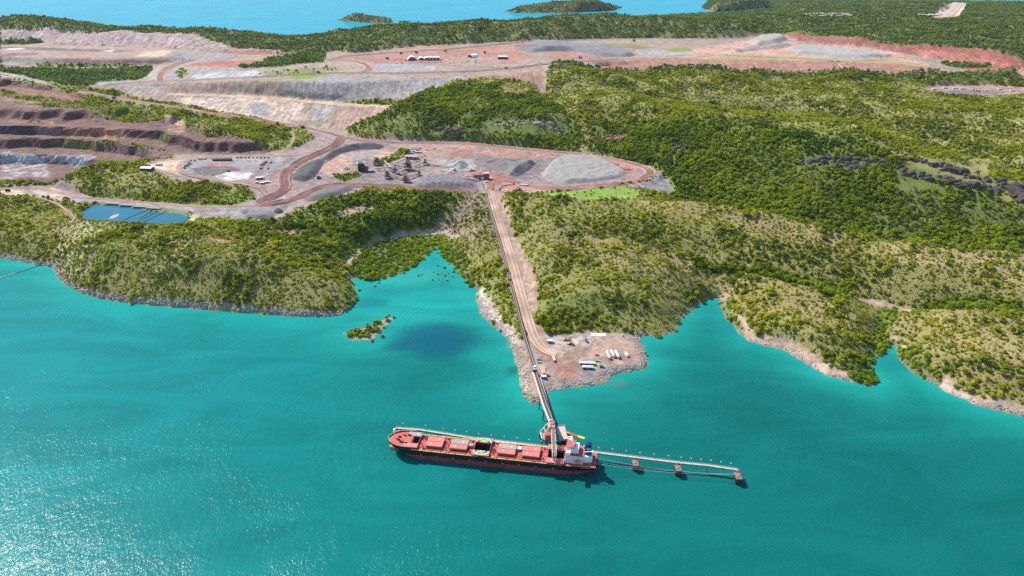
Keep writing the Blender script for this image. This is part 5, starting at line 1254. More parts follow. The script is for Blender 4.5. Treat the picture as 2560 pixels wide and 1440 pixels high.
# braced side frame
F = [lp(1350, 1080, 9), lp(1355, 1097, 9), lp(1374, 1088, 9), lp(1377, 1104, 9)]; apex = [lp(1378, 1048, 26), lp(1381, 1052, 26)]
g = MB()
for a, b in ((F[0], apex[0]), (F[1], apex[1]), (F[2], apex[0]), (F[3], apex[1]), (F[0], F[1]), (F[1], F[3]), (F[0], F[2]), (F[2], F[3]), (F[0], F[3]), (F[1], F[2]), (apex[0], apex[1])): g.bar(a, b, .9)
for k in (.35, .65):
    for a, b in ((0, 0), (1, 1)): g.bar(F[a].lerp(apex[b], k), F[a + 2].lerp(apex[b], k), .6)
    g.bar(F[0].lerp(apex[0], k), F[1].lerp(apex[1], k), .6)
g.bar(F[0].lerp(apex[0], .35), F[2].lerp(apex[0], .65), .5); g.bar(F[1].lerp(apex[1], .35), F[3].lerp(apex[1], .65), .5)
g.build("braced_frame", M['paleg'], loader)
for a in F:
    g = MB(); g.tube([(a.x, a.y, a.z), (a.x, a.y, -4)], .8, 8); g.build("pile", M['dark'], loader)
PC = [pt(1389, 1066, 8.5), pt(1410, 1063, 8.5), pt(1421, 1098, 8.5), pt(1398, 1101, 8.5)]
pc = sum(PC, Vector()) / 4
plat = empty("berth_platform", (pc.x, pc.y, 0)); tag(plat, "flat concrete berth platform on piles beside the ship loader", "platform")
MB().prism([(p.x - pc.x, p.y - pc.y) for p in PC][::-1], 7.2, 8.5).build("deck_slab", M['conc'], plat)
for i, p in enumerate(PC):
    e = PC[(i + 1) % 4]
    g = MB(); g.bar((p.x - pc.x, p.y - pc.y, 9.0), (e.x - pc.x, e.y - pc.y, 9.0), .5, 1.0); g.build("kerb", M['pinkst'], plat)
    for k in (.05, .5):
        v = p.lerp(e, k); g = MB(); g.tube([(v.x - pc.x, v.y - pc.y, 7.3), (v.x - pc.x, v.y - pc.y, -4)], .7, 8); g.build("pile", M['dark'], plat)
g = MB(); a = pt(1402, 1106, 4); b = pt(1428, 1104, 4); g.bar(a - Vector((pc.x, pc.y, 0)), b - Vector((pc.x, pc.y, 0)), 2.5, 4); g.build("fender", M['dark'], plat)
YA, YB = pt(1419, 1084, 10.5), pt(1461, 1097, 9.5)
gang = empty("gangway_crane", (YA.x, YA.y, 8.5)); tag(gang, "yellow gangway boom laid out over the water behind the funnel", "gangway")
def yp(v): return v - Vector((YA.x, YA.y, 8.5))
g = MB(); g.tube([(0, 0, 0), (0, 0, 3.6)], 1.1, 9); g.box((0, 0, 2.6), (3, 2.4, 1.8)); g.build("pedestal", M['orange'], gang)
g = MB(); lattice(g, yp(YA) + Vector((0, 0, .6)), yp(YA.lerp(YB, .62)), 1.8, 1.6, 5, .4); g.build("boom", M['orange'], gang)
g = MB(); mid = YA.lerp(YB, .6); g.bar(yp(mid), yp(YB), 3.0, 1.8); g.build("gangway", M['yellow'], gang)

# ------------------------------------------------------------------ mooring catwalk with its dolphins
CW = [pt(990, 1070, 9), pt(1049, 1074, 9), pt(1100, 1082, 9), pt(1187, 1096, 9), pt(1283, 1107, 9), pt(1376, 1118, 9), pt(1486, 1130, 9), pt(1589, 1143, 9), pt(1695, 1156, 9), pt(1769, 1163, 9), pt(1844, 1174, 9)]
c0 = CW[0]
for part, (i0, i1, lbl) in enumerate(((0, 5, "pale mooring catwalk behind the ship's fore part"), (5, 10, "pale mooring catwalk running past the ship's stern"))):
    cwk = empty("mooring_catwalk", (CW[i0].x, CW[i0].y, 0)); tag(cwk, lbl, "catwalk", "mooring catwalks")
    o_ = Vector((CW[i0].x, CW[i0].y, 0))
    for i in range(i0, i1):
        a, b = CW[i] - o_, CW[i + 1] - o_; dv = (b - a).normalized(); sv = dv.cross(Vector((0, 0, 1))).normalized()
        g = MB(); g.bar(a, b, 2.4, .35); g.build("deck_span", M['paleg'], cwk)
        g = MB()
        for s in (-1.15, 1.15):
            g.bar(a + sv * s + Vector((0, 0, 1.2)), b + sv * s + Vector((0, 0, 1.2)), .16)
            n_ = max(2, int((b - a).length / 3))
            for k in range(n_ + 1): v = a.lerp(b, k / n_) + sv * s; g.bar(v, v + Vector((0, 0, 1.2)), .14)
        g.build("handrail", M['paleg'], cwk)
        g = MB(); g.bar(a + sv * .8 + Vector((0, 0, -1.6)), b + sv * .8 + Vector((0, 0, -1.6)), .4); g.bar(a - sv * .8 + Vector((0, 0, -1.6)), b - sv * .8 + Vector((0, 0, -1.6)), .4)
        n_ = max(2, int((b - a).length / 4))
        for k in range(n_):
            for s in (-.8, .8): g.bar(a.lerp(b, k / n_) + sv * s + Vector((0, 0, -1.6 * (k % 2))), a.lerp(b, (k + 1) / n_) + sv * s + Vector((0, 0, -1.6 * ((k + 1) % 2))), .22)
        g.build("truss", M['steel'], cwk)
    for i in range(i0, i1 + (part == 1)):
        a = CW[i] - o_
        g = MB(); g.tube([a + Vector((0, 0, -.2)), a + Vector((0, 0, -13))], .75, 8); g.box((a.x, a.y, a.z - .6), (3.2, 3.2, .9)); g.build("pile_bent", M['rust'], cwk)
lamp_p = []
for i in range(10):
    n_ = 3 if i not in (0, 1) else 1
    for k in range(n_): lamp_p.append(CW[i].lerp(CW[i + 1], (k + .3) / n_))
pole = MB(); pole.tube([(0, 0, 0), (0, 0, 6.0)], [.16, .10], 5); pole_me = pole.mesh("pole", M['steel'])
hd = MB(); hd.box((0, 0, 6.25), (.9, .9, .5), taper=.7); hd_me = hd.mesh("lamp_head", M['lamp'])
for i, p in enumerate(lamp_p):
    e = empty("lamp_post", (p.x, p.y + 1.1, 9.1)); tag(e, "slim white-headed lamp post on the mooring catwalk, %s counted from the ship's bow" % nth(i), "lamp post", "lamp posts along the catwalk")
    for me_ in (pole_me, hd_me):
        o = bpy.data.objects.new(me_.name.split('.')[0], me_); COL.objects.link(o); o.parent = e
def dolphin(px, py, lbl, link=None, orange=False):
    p = pt(px, py, 7.5); e = empty("mooring_dolphin", (p.x, p.y, 0)); tag(e, lbl, "dolphin", "mooring dolphins")
    for x in (-1, 1):
        for y in (-1, 1):
            g = MB(); g.tube([(x * 2.2, y * 4.0, 6.6), (x * 2.9, y * 4.8, -4)], .7, 8); g.build("pile", M['dark'], e)
    MB().box((0, 0, 7.0), (6.2, 11.0, 1.1)).build("cap", M['chain'], e)
    for x in (-1, 1): MB().box((x * 3.4, -.5, 5.0), (.7, 7.5, 5.0)).build("fender", M['dark'], e)
    MB().box((0, -5.7, 4.4), (3.0, .7, 6.0)).build("fender", M['dark'], e)
    g = MB(); g.box((-.8, -1.5, 8.0), (1.6, 1.4, 1.1)); g.box((.9, 1.0, 8.0), (1.4, 1.4, 1.1)); g.build("quick_release_hook", M['orange'] if orange else M['pinkst'], e)
    if link is not None:
        g = MB(); l = link - Vector((p.x, p.y, 0)); g.bar((0, 4.5, 7.7), (l.x, l.y, 8.9), 1.6, .4); g.bar((-.8, 4.5, 8.8), (l.x - .8, l.y, 10), .15); g.bar((.8, 4.5, 8.8), (l.x + .8, l.y, 10), .15); g.build("access_bridge", M['pinkst'], e)
dolphin(1485, 1141, "dark mooring dolphin right behind the ship's stern", CW[6]); dolphin(1588, 1156, "dark mooring dolphin first beyond the stern along the catwalk", CW[7])
dolphin(1695, 1169, "dark mooring dolphin second beyond the stern along the catwalk", CW[8]); dolphin(1845, 1189, "end mooring dolphin with orange hook where the stern lines meet", CW[10], True)
dolphin(995, 1079, "mooring dolphin beyond the ship's bow", CW[0])
E_ = pt(1843, 1186, 8.3)
for i, (sx_, sy_) in enumerate(((1.0, 3), (1.5, 6), (1.0, -4))):
    s0 = Matrix.Rotation(SRZ, 4, 'Z') @ Vector((sx_, sy_, 0)) + Vector((ste.x, ste.y, DZ + .6))
    g = MB(); g.tube([s0.lerp(E_, k / 8) - Vector((0, 0, (3.2 + i) * 4 * (k / 8) * (1 - k / 8))) for k in range(9)], .10, 5)
    o = g.build("mooring_line", M['rope']); tag(o, ["near stern mooring line sagging to the end dolphin", "middle stern mooring line sagging to the end dolphin", "far stern mooring line sagging to the end dolphin"][i], "rope", "stern mooring lines")
# ------------------------------------------------------------------ pond
PW = water_material("pond_water", False, (.028, .125, .185), .5)
MB().prism(POND[::-1], 36.0, 38.3).build("pond", PW); tag(bpy.data.objects["pond"], "deep blue settling pond beside the access road", "pond", kind="structure")
for i, (a, b) in enumerate((((306,551),(367,525)),((346,548),(381,527)),((352,551),(397,527)),((359,555),(418,527)))):
    A, B = pt(*a, 38.6), pt(*b, 38.6); g = MB(); n_ = 14
    g.tube([A.lerp(B, k / n_) + Vector((math.sin(k * 1.1 + i) * .8, 0, 0)) for k in range(n_ + 1)], .55, 6)
    o = g.build("floating_boom", M['belt']); tag(o, "dark floating boom across the pond, %s from the left" % ("first", "second", "third", "last")[i], "boom", "floating booms in the pond")
g = MB(); c_ = [at(*p, 38.4) for p in ((272,548),(276,541),(288,536),(297,535),(295,540),(284,546))]; g.prism(c_[::-1], 37.8, 38.7, top=[(x * .999, y) for x, y in c_][::-1]); tag(g.build("sandbar", mat("sandbar", (.36, .27, .22), .95)), "small pink sandbar in the blue pond", "sandbar")
for i, px in enumerate((284, 318, 352, 386)):
    x, y, z = on(px, 506 + (px - 270) * .115); e = empty("settling_bed", (x, y, z), -.12); tag(e, "shallow dark settling bed by the pond, %s from the left" % ("first", "second", "third", "last")[i], "settling bed", "settling beds behind the pond")
    MB().box((0, 0, .35), (27, 9, .5)).build("liner", mat("bed_liner", (.13, .11, .13), .6), e)
    for s in (-1, 1): MB().box((0, s * 5.2, .5), (29, 1.2, 1.2)).build("bund", M['conc'], e); MB().box((s * 14.2, 0, .5), (1.2, 9.2, 1.2)).build("bund", M['conc'], e)
# discharge pipeline on the left
pl = [on(*p) for p in ((190,545),(172,566),(150,592),(128,620),(110,645),(99,661))]; pl = [Vector((x, y, z + 1.0)) for x, y, z in pl]
g = MB(); g.tube(pl, .8, 7); o = g.build("pipeline", mat("pipe_pink", (.50, .33, .27), .8)); tag(o, "pinkish pipeline running down the gully to the left shore", "pipeline")
g = MB(); g.tube([pl[-1] + Vector((0, 0, -.3)), pt(88, 667, .4), pt(62, 676, .3), pt(35, 684, .3)], .45, 6); tag(g.build("water_hose", M['belt']), "thin dark hose leading from the shore to the floating pipe", "hose")
g = MB(); A, B = pt(40, 683, .4), pt(-60, 714, .4)
g.tube([A, B], .7, 7); fp_ = g.build("floating_pipe", M['paleg']); tag(fp_, "pale floating pipe at the left edge of the picture", "pipe")
for k in range(9):
    v = A.lerp(B, (k + .5) / 9); MB().tube([v + Vector((-.9, .3, 0)), v + Vector((.9, -.3, 0))], 1.1, 8).build("float", M['paleg'], fp_)

# ------------------------------------------------------------------ buildings
BM = dict(wwall=mat("white_cladding", (.52,.53,.54), .6, var=.1), cream=mat("cream_cladding", (.55,.50,.43), .7, var=.15), wroof=mat("pale_roof", (.60,.59,.57), .5, var=.12), bluew=mat("blue_cladding", (.16,.22,.38), .6), grwall=mat("grey_cladding", (.33,.32,.33), .6, var=.15),
  redw=mat("red_cladding", (.36,.045,.04), .6, var=.2), brown=mat("tan_roof", (.50,.37,.30), .7, var=.2), fabric=mat("white_fabric", (.80,.80,.79), .7, var=.06), tank=mat("tank_white", (.64,.64,.63), .4, var=.06), green=mat("green_box", (.10,.24,.20), .6), black=mat("tyre_black", (.02,.02,.021), .9),
  orange=mat("container_orange", (.62,.26,.12), .6, var=.2), cat=mat("machine_yellow", (.72,.42,.04), .5, var=.15), mred=mat("machine_red", (.45,.10,.06), .6, var=.2), tarp=mat("dark_shed_roof", (.05,.05,.06), .8))
def shed(name, label, x, y, z, L, W, H, rz, wall, roof, group=None, doors=2, pitch=.22, cat="building", windows=0):
    e = empty(name, (x, y, z), rz); tag(e, label, cat, group)
    MB().box((0, 0, H / 2 - .6), (L, W, H + 1.2)).build("wall", wall, e)
    r = W * pitch; o = .5
    g = MB(); g.add([(-L/2-o, -W/2-o, H-.15), (L/2+o, -W/2-o, H-.15), (L/2+o, 0, H+r), (-L/2-o, 0, H+r), (-L/2-o, W/2+o, H-.15), (L/2+o, W/2+o, H-.15)], [(0,1,2,3),(3,2,5,4),(0,3,4),(1,5,2)]); g.build("roof", roof, e)
    g = MB(); g.box((0, 0, H + r + .1), (L + 1, .8, .25)); g.build("ridge_cap", roof, e)
    for k in range(doors):
        MB().box((-L/2 + (k + .5) * L / max(doors, 1), -W/2 - .06, H * .38), (L / max(doors, 1) * .5, .14, H * .76)).build("door", BM['tarp'], e)
    for k in range(windows):
        MB().box((-L/2 + (k + .5) * L / windows, -W/2 - .06, H * .6), (L / windows * .45, .12, H * .3)).build("window", M['glass'], e)
    return e
def dome(name, label, x, y, z, L, W, H, rz, group=None):
    e = empty(name, (x, y, z), rz); tag(e, label, "shelter", group); n = 12
    g = MB(); vs = []
    for yy in (-L/2, L/2):
        for k in range(n + 1): a = math.pi * k / n; vs.append((-W/2 * math.cos(a), yy, H * math.sin(a)))
    g.add(vs, [(k, k + 1, n + 2 + k, n + 1 + k) for k in range(n)]); g.add([vs[k] for k in range(n + 1, 2 * n + 2)], [tuple(range(n + 1))]); g.build("canopy", BM['fabric'], e, True)
    for s in (-1, 1):
        for k in range(2): MB().box((s * W/2, -L/4 + k * L/2, 1.2), (2.4, L/2 - .5, 2.6)).build("container_base", BM['orange'] if k else BM['bluew'], e)
    return e
def unit(name, label, cat, x, y, z, L, W, H, rz, wall, roof, group=None):
    """flat-roofed portable unit or container"""
    e = empty(name, (x, y, z), rz); tag(e, label, cat, group)
    MB().box((0, 0, H / 2 + .1), (L, W, H)).build("body", wall, e); MB().box((0, 0, H + .2), (L + .3, W + .3, .25)).build("roof", roof, e)
    for s in (-1, 1): MB().box((s * L * .38, 0, 0), (.4, W, .5)).build("skid", M['dark'], e)
    for k in (-1, 1): MB().box((k * L * .25, -W/2 - .05, H * .5), (L * .14, .1, H * .55)).build("door", M['dark'], e)
    return e
def tankv(name, label, x, y, z, L, r, rz, group):
    e = empty(name, (x, y, z), rz); tag(e, label, "tank", group)
    MB().tube([(-L/2, 0, r + .8), (-L/2 + .6, 0, r + .8), (L/2 - .6, 0, r + .8), (L/2, 0, r + .8)], [r * .8, r, r, r * .8], 14).build("shell", BM['tank'], e, False)
    for s in (-.35, 0, .35): MB().box((s * L, 0, .6), (.8, r * 1.7, 1.4)).build("saddle", M['dark'], e)
    MB().box((0, 0, 2 * r + 1.0), (L * .8, 1.0, .25)).build("walkway", M['steel'], e)
    return e
# ---- vehicles
def wheel_me(r, w):
    g = MB(); g.tube([(0, -w/2, 0), (0, w/2, 0)], r, 10); return g.mesh("wheel", BM['black'])
W_S, W_L = wheel_me(.42, .3), wheel_me(1.5, 1.0)
def kidm(me, e, loc, nm=None):
    o = bpy.data.objects.new(nm or me.name.split('.')[0], me); COL.objects.link(o); o.parent = e; o.location = loc; return o
def utility_car(label, x, y, z, rz, colm, group, big=1.0):
    e = empty("utility_car", (x, y, z), rz); e.scale = (big,) * 3; tag(e, label, "car", group)
    MB().box((0, 0, .85), (5.2, 1.9, .7)).build("body", colm, e); MB().box((.3, 0, 1.5), (2.0, 1.7, .75), taper=.82).build("cab", BM['wwall'] if colm == BM['wwall'] else colm, e)
    MB().box((1.32, 0, 1.5), (.12, 1.4, .5)).build("windscreen", M['glass'], e); MB().box((-1.7, 0, 1.3), (1.7, 1.8, .3)).build("tray", M['dark'], e)
    for sx_ in (-1.6, 1.6):
        for sy_ in (-.85, .85): kidm(W_S, e, (sx_, sy_, .42))
    return e
def haul_truck(label, x, y, z, rz, colm, group, big=1.0):
    e = empty("haul_truck", (x, y, z), rz); e.scale = (big,) * 3; tag(e, label, "truck", group)
    MB().box((0, 0, 2.3), (9.0, 3.2, 1.0)).build("chassis", M['dark'], e); MB().box((3.9, .9, 3.8), (2.0, 2.2, 2.2)).build("cab", colm, e)
    g = MB(); g.add([(-5.2,-2.6,3.6),(2.6,-2.6,3.0),(2.6,2.6,3.0),(-5.2,2.6,3.6),(-5.4,-3,5.0),(3.0,-3,5.6),(3.0,3,5.6),(-5.4,3,5.0),(5.2,-2.6,6.0),(5.2,2.6,6.0)], [(3,2,1,0),(0,1,5,4),(1,2,6,5),(2,3,7,6),(4,7,3,0),(5,6,9,8)]); g.build("dump_body", colm, e)
    MB().box((4.9, 0, 2.5), (.5, 3.4, 1.6)).build("radiator", M['dark'], e)
    for sx_, ys_ in ((3.1, (-1.8, 1.8)), (-2.7, (-2.1, -1.1, 1.1, 2.1))):
        for yy in ys_: kidm(W_L, e, (sx_, yy, 1.5))
    return e
def excavator(label, x, y, z, rz, colm, group, big=1.0, arm=True):
    e = empty("excavator", (x, y, z), rz); e.scale = (big,) * 3; tag(e, label, "excavator", group)
    for s in (-1.4, 1.4): MB().box((0, s, .6), (4.8, .8, 1.1), taper=.85).build("track", BM['black'], e)
    MB().box((-.5, 0, 2.1), (4.2, 3.0, 1.6)).build("body", colm, e); MB().box((1.1, 1.0, 2.9), (1.5, 1.1, 1.7)).build("cab", M['glass'], e)
    g = MB(); g.bar((1.4, -.2, 2.4), (4.4, -.2, 5.2), .6); g.build("boom", colm, e); g = MB(); g.bar((4.4, -.2, 5.2), (6.2, -.2, 2.0), .45); g.build("arm", colm, e)
    MB().box((6.2, -.2, 1.4), (1.1, 1.2, 1.0)).build("bucket", M['dark'], e)
    return e
def wheel_loader(label, x, y, z, rz, colm, group, big=1.0):
    e = empty("wheel_loader", (x, y, z), rz); e.scale = (big,) * 3; tag(e, label, "loader", group)
    MB().box((-1.6, 0, 2.0), (3.6, 2.2, 1.5)).build("body", colm, e); MB().box((.3, 0, 3.0), (1.6, 1.6, 1.8)).build("cab", M['glass'], e)
    g = MB(); g.bar((.8, -.7, 2.2), (4.0, -.7, 1.0), .4); g.bar((.8, .7, 2.2), (4.0, .7, 1.0), .4); g.box((2.4, 0, 1.6), (.4, 1.6, .4)); g.build("lift_arm", colm, e); MB().box((4.5, 0, .9), (1.4, 3.2, 1.2)).build("bucket", M['dark'], e)
    for sx_ in (-2.1, 1.7):
        for sy_ in (-1.3, 1.3): o = kidm(W_L, e, (sx_, sy_, .95)); o.scale = (.65, .8, .65)
    return e
def G(px, py): return on(px, py)

# ---- load-out pad
for i, (px, py, L) in enumerate(((1521,891,17),(1532,888,15),(1543,889,17))):
    x, y, z = G(px, py); tankv("fuel_tank", "long white tank on the load-out pad, %s of three" % ("leftmost", "middle", "rightmost")[i], x, y, z, L, 2.1, R(97), "white tanks on the load-out pad")
x, y, z = G(1566, 889); haul = unit("water_tanker", "white tanker body parked right of the three tanks", "tanker", x, y, z, 9, 3, 3.2, R(100), BM['tank'], BM['tank'])
x, y, z = G(1468, 911); shed("site_office", "longer blue-sided office block by the pad's front edge", x, y, z, 20, 4.2, 3.4, R(-3), BM['bluew'], BM['wroof'], "office blocks on the pad", 3, .12)
x, y, z = G(1469, 921); shed("site_office", "shorter blue-sided office block nearest the water", x, y, z, 14, 4.2, 3.4, R(-3), BM['bluew'], BM['wroof'], "office blocks on the pad", 2, .12)
x, y, z = G(1503, 917); unit("container", "green container hut beside the office blocks", "container", x, y, z, 4.5, 3.4, 3, 0, BM['green'], BM['green'])
x, y, z = G(1384.6, 899); unit("container", "long orange flatbed container on the open pad", "container", x, y, z, 12, 3, 2.6, R(97), BM['orange'], BM['brown'])
x, y, z = G(1358, 929); unit("container", "long orange-topped store beside the conveyor", "container", x, y, z, 17, 4.2, 3.4, R(98), BM['cream'], BM['orange'])
x, y, z = G(1359.5, 945); unit("site_hut", "small white and blue hut at the jetty root", "hut", x, y, z, 6, 4, 3, R(5), BM['bluew'], BM['wroof'])
x, y, z = G(1375.6, 856); unit("site_hut", "white and blue hut at the upper left of the pad", "hut", x, y, z, 7.5, 4.2, 3.2, R(-5), BM['bluew'], BM['wroof'])
x, y, z = G(1367, 938); unit("site_hut", "cream hut beside the long orange-topped store", "hut", x, y, z, 4, 3.6, 3, R(5), BM['cream'], BM['orange'])
x, y, z = G(1496, 838); g = MB(); g.prism([(-11,-4),(11,-4),(10,4),(-10,4)], 0, .4); o = g.build("liner_sheet", mat("pale_liner", (.66,.60,.52), .8)); o.location = (x, y, z + .2); tag(o, "pale ground sheet at the back of the pad", "sheet")
GV = "vehicles on the load-out pad"
for px, py, rz, cm, lb in ((1493,889,0,'bluew',"dark blue utility car alone left of the tanks"),(1488,904,.1,'grwall',"grey utility car parked by the longer office, left one"),(1497,904,0,'wwall',"white utility car parked by the longer office, right one"),(1556,840,2,'wwall',"white utility car at the pad's back corner"),
   (1347.6,900,.2,'bluew',"blue utility car beside the conveyor"),(1348.5,907,.1,'wwall',"white utility car beside the conveyor")):
    x, y, z = G(px, py); utility_car(lb, x, y, z + .1, rz, BM[cm], GV)
for px, py, rz, cm, lb in ((1413.5,851,.3,'cat',"yellow wheel loader in the machine cluster, back left"),(1430,862,2.5,'mred',"red wheel loader in the machine cluster, front right")): x, y, z = G(px, py); wheel_loader(lb, x, y, z, rz, BM[cm], GV)
for px, py, rz, cm, lb in ((1423,851,1.2,'mred',"red excavator in the pad's machine cluster"),(1421,861,-.6,'cat',"yellow excavator in the pad's machine cluster")): x, y, z = G(px, py); excavator(lb, x, y, z, rz, BM[cm], GV, .8)
x, y, z = G(1466, 854); haul_truck("purple-grey truck alone at the back of the pad", x, y, z, 1.9, BM['bluew'], GV, .6)
x, y, z = G(1337, 936); e = empty("transfer_tower", (x, y, z)); tag(e, "small dark transfer tower where the conveyor leaves the shore", "tower")
MB().box((0, 0, 4), (4.5, 6, 8)).build("frame", M['dark'], e); MB().box((0, .5, 8.5), (5, 6.6, 1.6)).build("housing", M['steel'], e); MB().box((0, 3.2, 10), (3.4, 3, 1.5)).build("roof", BM['wroof'], e)
# ---- overland conveyor down to the jetty
cv = [on(*p) for p in ((1205,460),(1215,497),(1226,535),(1238,575),(1249,612),(1260,652),(1271,692),(1282,735),(1293,782),(1303,820),(1313,858),(1325,896),(1337,932))]
cv = [Vector((x, y, z)) for x, y, z in cv]; zc = np.array([v.z for v in cv])
for _ in range(6): zc[1:-1] = .25 * zc[:-2] + .5 * zc[1:-1] + .25 * zc[2:]
conv = empty("overland_conveyor", (cv[0].x, cv[0].y, 0)); tag(conv, "long straight overland conveyor on the left of the pale haul road", "conveyor"); co = Vector((cv[0].x, cv[0].y, 0))
for i in range(len(cv) - 1):
    a = Vector((cv[i].x, cv[i].y, max(zc[i], cv[i].z) + 2.8)) - co; b = Vector((cv[i + 1].x, cv[i + 1].y, max(zc[i + 1], cv[i + 1].z) + 2.8)) - co; sv = (b - a).normalized().cross(Vector((0, 0, 1))).normalized()
    g = MB(); g.bar(a, b, 2.6, .9); g.build("gantry", M['steel'], conv); g = MB(); g.bar(a + Vector((0, 0, .8)), b + Vector((0, 0, .8)), 1.7, .5); g.build("belt", M['belt'], conv)
    g = MB(); g.bar(a - sv * 1.9 + Vector((0, 0, .1)), b - sv * 1.9 + Vector((0, 0, .1)), 1.0, .2); g.build("walkway", M['pinkst'], conv)
    n_ = max(2, int((b - a).length / 11))
    for k in range(n_):
        v = a.lerp(b, k / n_); g = MB(); g.bar(v + sv * 1.2, v + sv * 1.6 + Vector((0, 0, -4.4)), .35); g.bar(v - sv * 1.2, v - sv * 1.6 + Vector((0, 0, -4.4)), .35); g.bar(v - sv * 1.5 + Vector((0, 0, -1)), v + sv * 1.5 + Vector((0, 0, -1)), .3); g.build("support", M['dark'], conv)

# ---- processing plant
def conveyor(label, a, b, ha, hb_, w=2.2, legs=3):
    A = Vector(on(*a)); B = Vector(on(*b)); e = empty("plant_conveyor", (A.x, A.y, A.z)); tag(e, label, "conveyor", "inclined conveyors of the plant"); A0 = A.copy()
    p = Vector((0, 0, ha)); q_ = Vector((B.x - A.x, B.y - A.y, B.z - A.z + hb_))
    g = MB(); lattice(g, p, q_, w, 1.6, max(3, int((q_ - p).length / 6)), .3); g.build("truss", M['chain'], e); g = MB(); g.bar(p + Vector((0, 0, 1.0)), q_ + Vector((0, 0, 1.0)), w * .8, .4); g.build("belt", M['paleg'], e)
    g = MB(); sv = (q_ - p).normalized().cross(Vector((0, 0, 1))).normalized(); g.bar(p + sv * w * .8, q_ + sv * w * .8, .9, .2); g.build("walkway", M['steel'], e)
    for k in range(legs):
        v = p.lerp(q_, (k + .7) / (legs + .3)); g = MB()
        for s in (-1, 1): g.bar(v + sv * s, v * 1.0 + sv * s * 1.8 - Vector((0, 0, v.z + 1)), .4)
        g.bar(v + sv * -1.4 - Vector((0, 0, v.z * .5)), v + sv * 1.4 - Vector((0, 0, v.z * .5)), .3); g.build("leg", M['dark'], e)
    return e
conveyor("upper inclined conveyor feeding the tall screen tower", (978,414), (1016,410), 3, 13); conveyor("lower conveyor leaving the tall screen tower", (978,418), (1020,424), 10, 4); conveyor("conveyor between the crusher and the low screen tower", (938,426), (984,427), 5, 9)
conveyor("short conveyor crossing behind the low screen tower", (962,412), (978,423), 9, 4, legs=2); conveyor("conveyor from the front screen tower toward the surge bin", (1016,449), (1047,439), 8, 4); conveyor("conveyor linking the screen towers front to back", (990,441), (1028,424), 8, 7)
conveyor("front crossing conveyor at the plant's near edge", (970,441), (1012,452), 8, 5); conveyor("conveyor carrying ore toward the stacker", (1034,420), (1064,411), 4, 8); conveyor("low transfer conveyor before the stacker", (1066,413), (1100,416), 5, 2)
conveyor("stacker conveyor rising above the grey ore cone", (1102,417), (1150,415), 2, 17, 2.4, 2); conveyor("mobile reclaim conveyor behind the long stockpile", (1108,441), (1136,430), 2, 7, 2.6, 2); conveyor("long low conveyor into the red loading building", (1124,440), (1196,454), 3, 3, 2.4, 5)
def tower(label, px, py, w, d, h, lv, seed):
    x, y, z = on(px, py); e = empty("screen_tower", (x, y, z), R(8)); tag(e, label, "tower", "steel towers of the plant"); q2 = random.Random(seed)
    for sx_ in (-1, 1):
        for sy_ in (-1, 1): MB().box((sx_ * w/2, sy_ * d/2, h/2), (.6, .6, h)).build("column", M['chain'], e)
    for k in range(lv):
        zz = h * (k + 1) / lv
        MB().box((0, 0, zz), (w + 1.4, d + 1.4, .35)).build("floor", M['steel'] if k % 2 else M['chain'], e)
        g = MB()
        for s in (-1, 1): g.bar((-w/2, s * d/2, zz - h/lv), (w/2, s * d/2, zz), .35); g.bar((s * w/2, -d/2, zz - h/lv), (s * w/2, d/2, zz), .35)
        g.build("brace", M['rust'], e)
        MB().box((q2.uniform(-.2, .2) * w, q2.uniform(-.2, .2) * d, zz + 1.3), (w * q2.uniform(.4, .7), d * q2.uniform(.4, .7), 2.4)).build("screen_deck", q2.choice((M['rust'], M['dark'], M['steel'])), e)
    g = MB(); g.add([(-w*.3,-d*.3,h+3.4),(w*.3,-d*.3,h+3.4),(w*.3,d*.3,h+3.4),(-w*.3,d*.3,h+3.4),(-w*.12,-d*.12,h+.2),(w*.12,-d*.12,h+.2),(w*.12,d*.12,h+.2),(-w*.12,d*.12,h+.2)], [(0,4,5,1),(1,5,6,2),(2,6,7,3),(3,7,4,0)]); g.build("hopper", M['rust'], e)
    return e
tower("tall screen tower at the middle of the plant", 1020, 424, 16, 11, 18, 4, 1); tower("low screen tower left of the tall one", 988, 435, 13, 9, 11, 3, 2); tower("dark front left screen tower", 969, 446, 11, 9, 12, 3, 3); tower("front right screen tower at the plant's near edge", 1015, 455, 13, 9, 11, 3, 4)
tower("back left screen tower beside the crusher", 942, 412, 16, 10, 13, 3, 5); tower("small surge tower at the right of the plant", 1048, 438, 6, 6, 8, 2, 6); tower("small transfer tower before the stacker", 1064, 412, 7, 6, 10, 2, 7)
x, y, z = on(904, 427); e = empty("crusher", (x, y, z), R(6)); tag(e, "bulky dark primary crusher with a pale feed bin on top", "crusher")
MB().box((0, 0, 8), (14, 11, 17)).build("retaining_wall", M['dark'], e); MB().box((-1, 2, 17.4), (19, 13, 1.2)).build("tip_deck", M['conc'], e)
g = MB(); g.add([(-7,-5,21),(5,-5,21),(5,5,21),(-7,5,21),(-3,-2,17),(2,-2,17),(2,2,17),(-3,2,17)], [(0,1,5,4),(1,2,6,5),(2,3,7,6),(3,0,4,7)]); g.build("feed_bin", BM['wwall'], e); g = MB(); g.bar((7, -3, 6), (22, -5, 1), 3, 2); g.build("apron_feeder", M['chain'], e); MB().box((11, 2, 5), (9, 8, 10)).build("drive_house", M['rust'], e)
g = MB(); g.bar((14, 9, 0), (14, 9, 34), .4); g.build("light_mast", M['steel'], e)
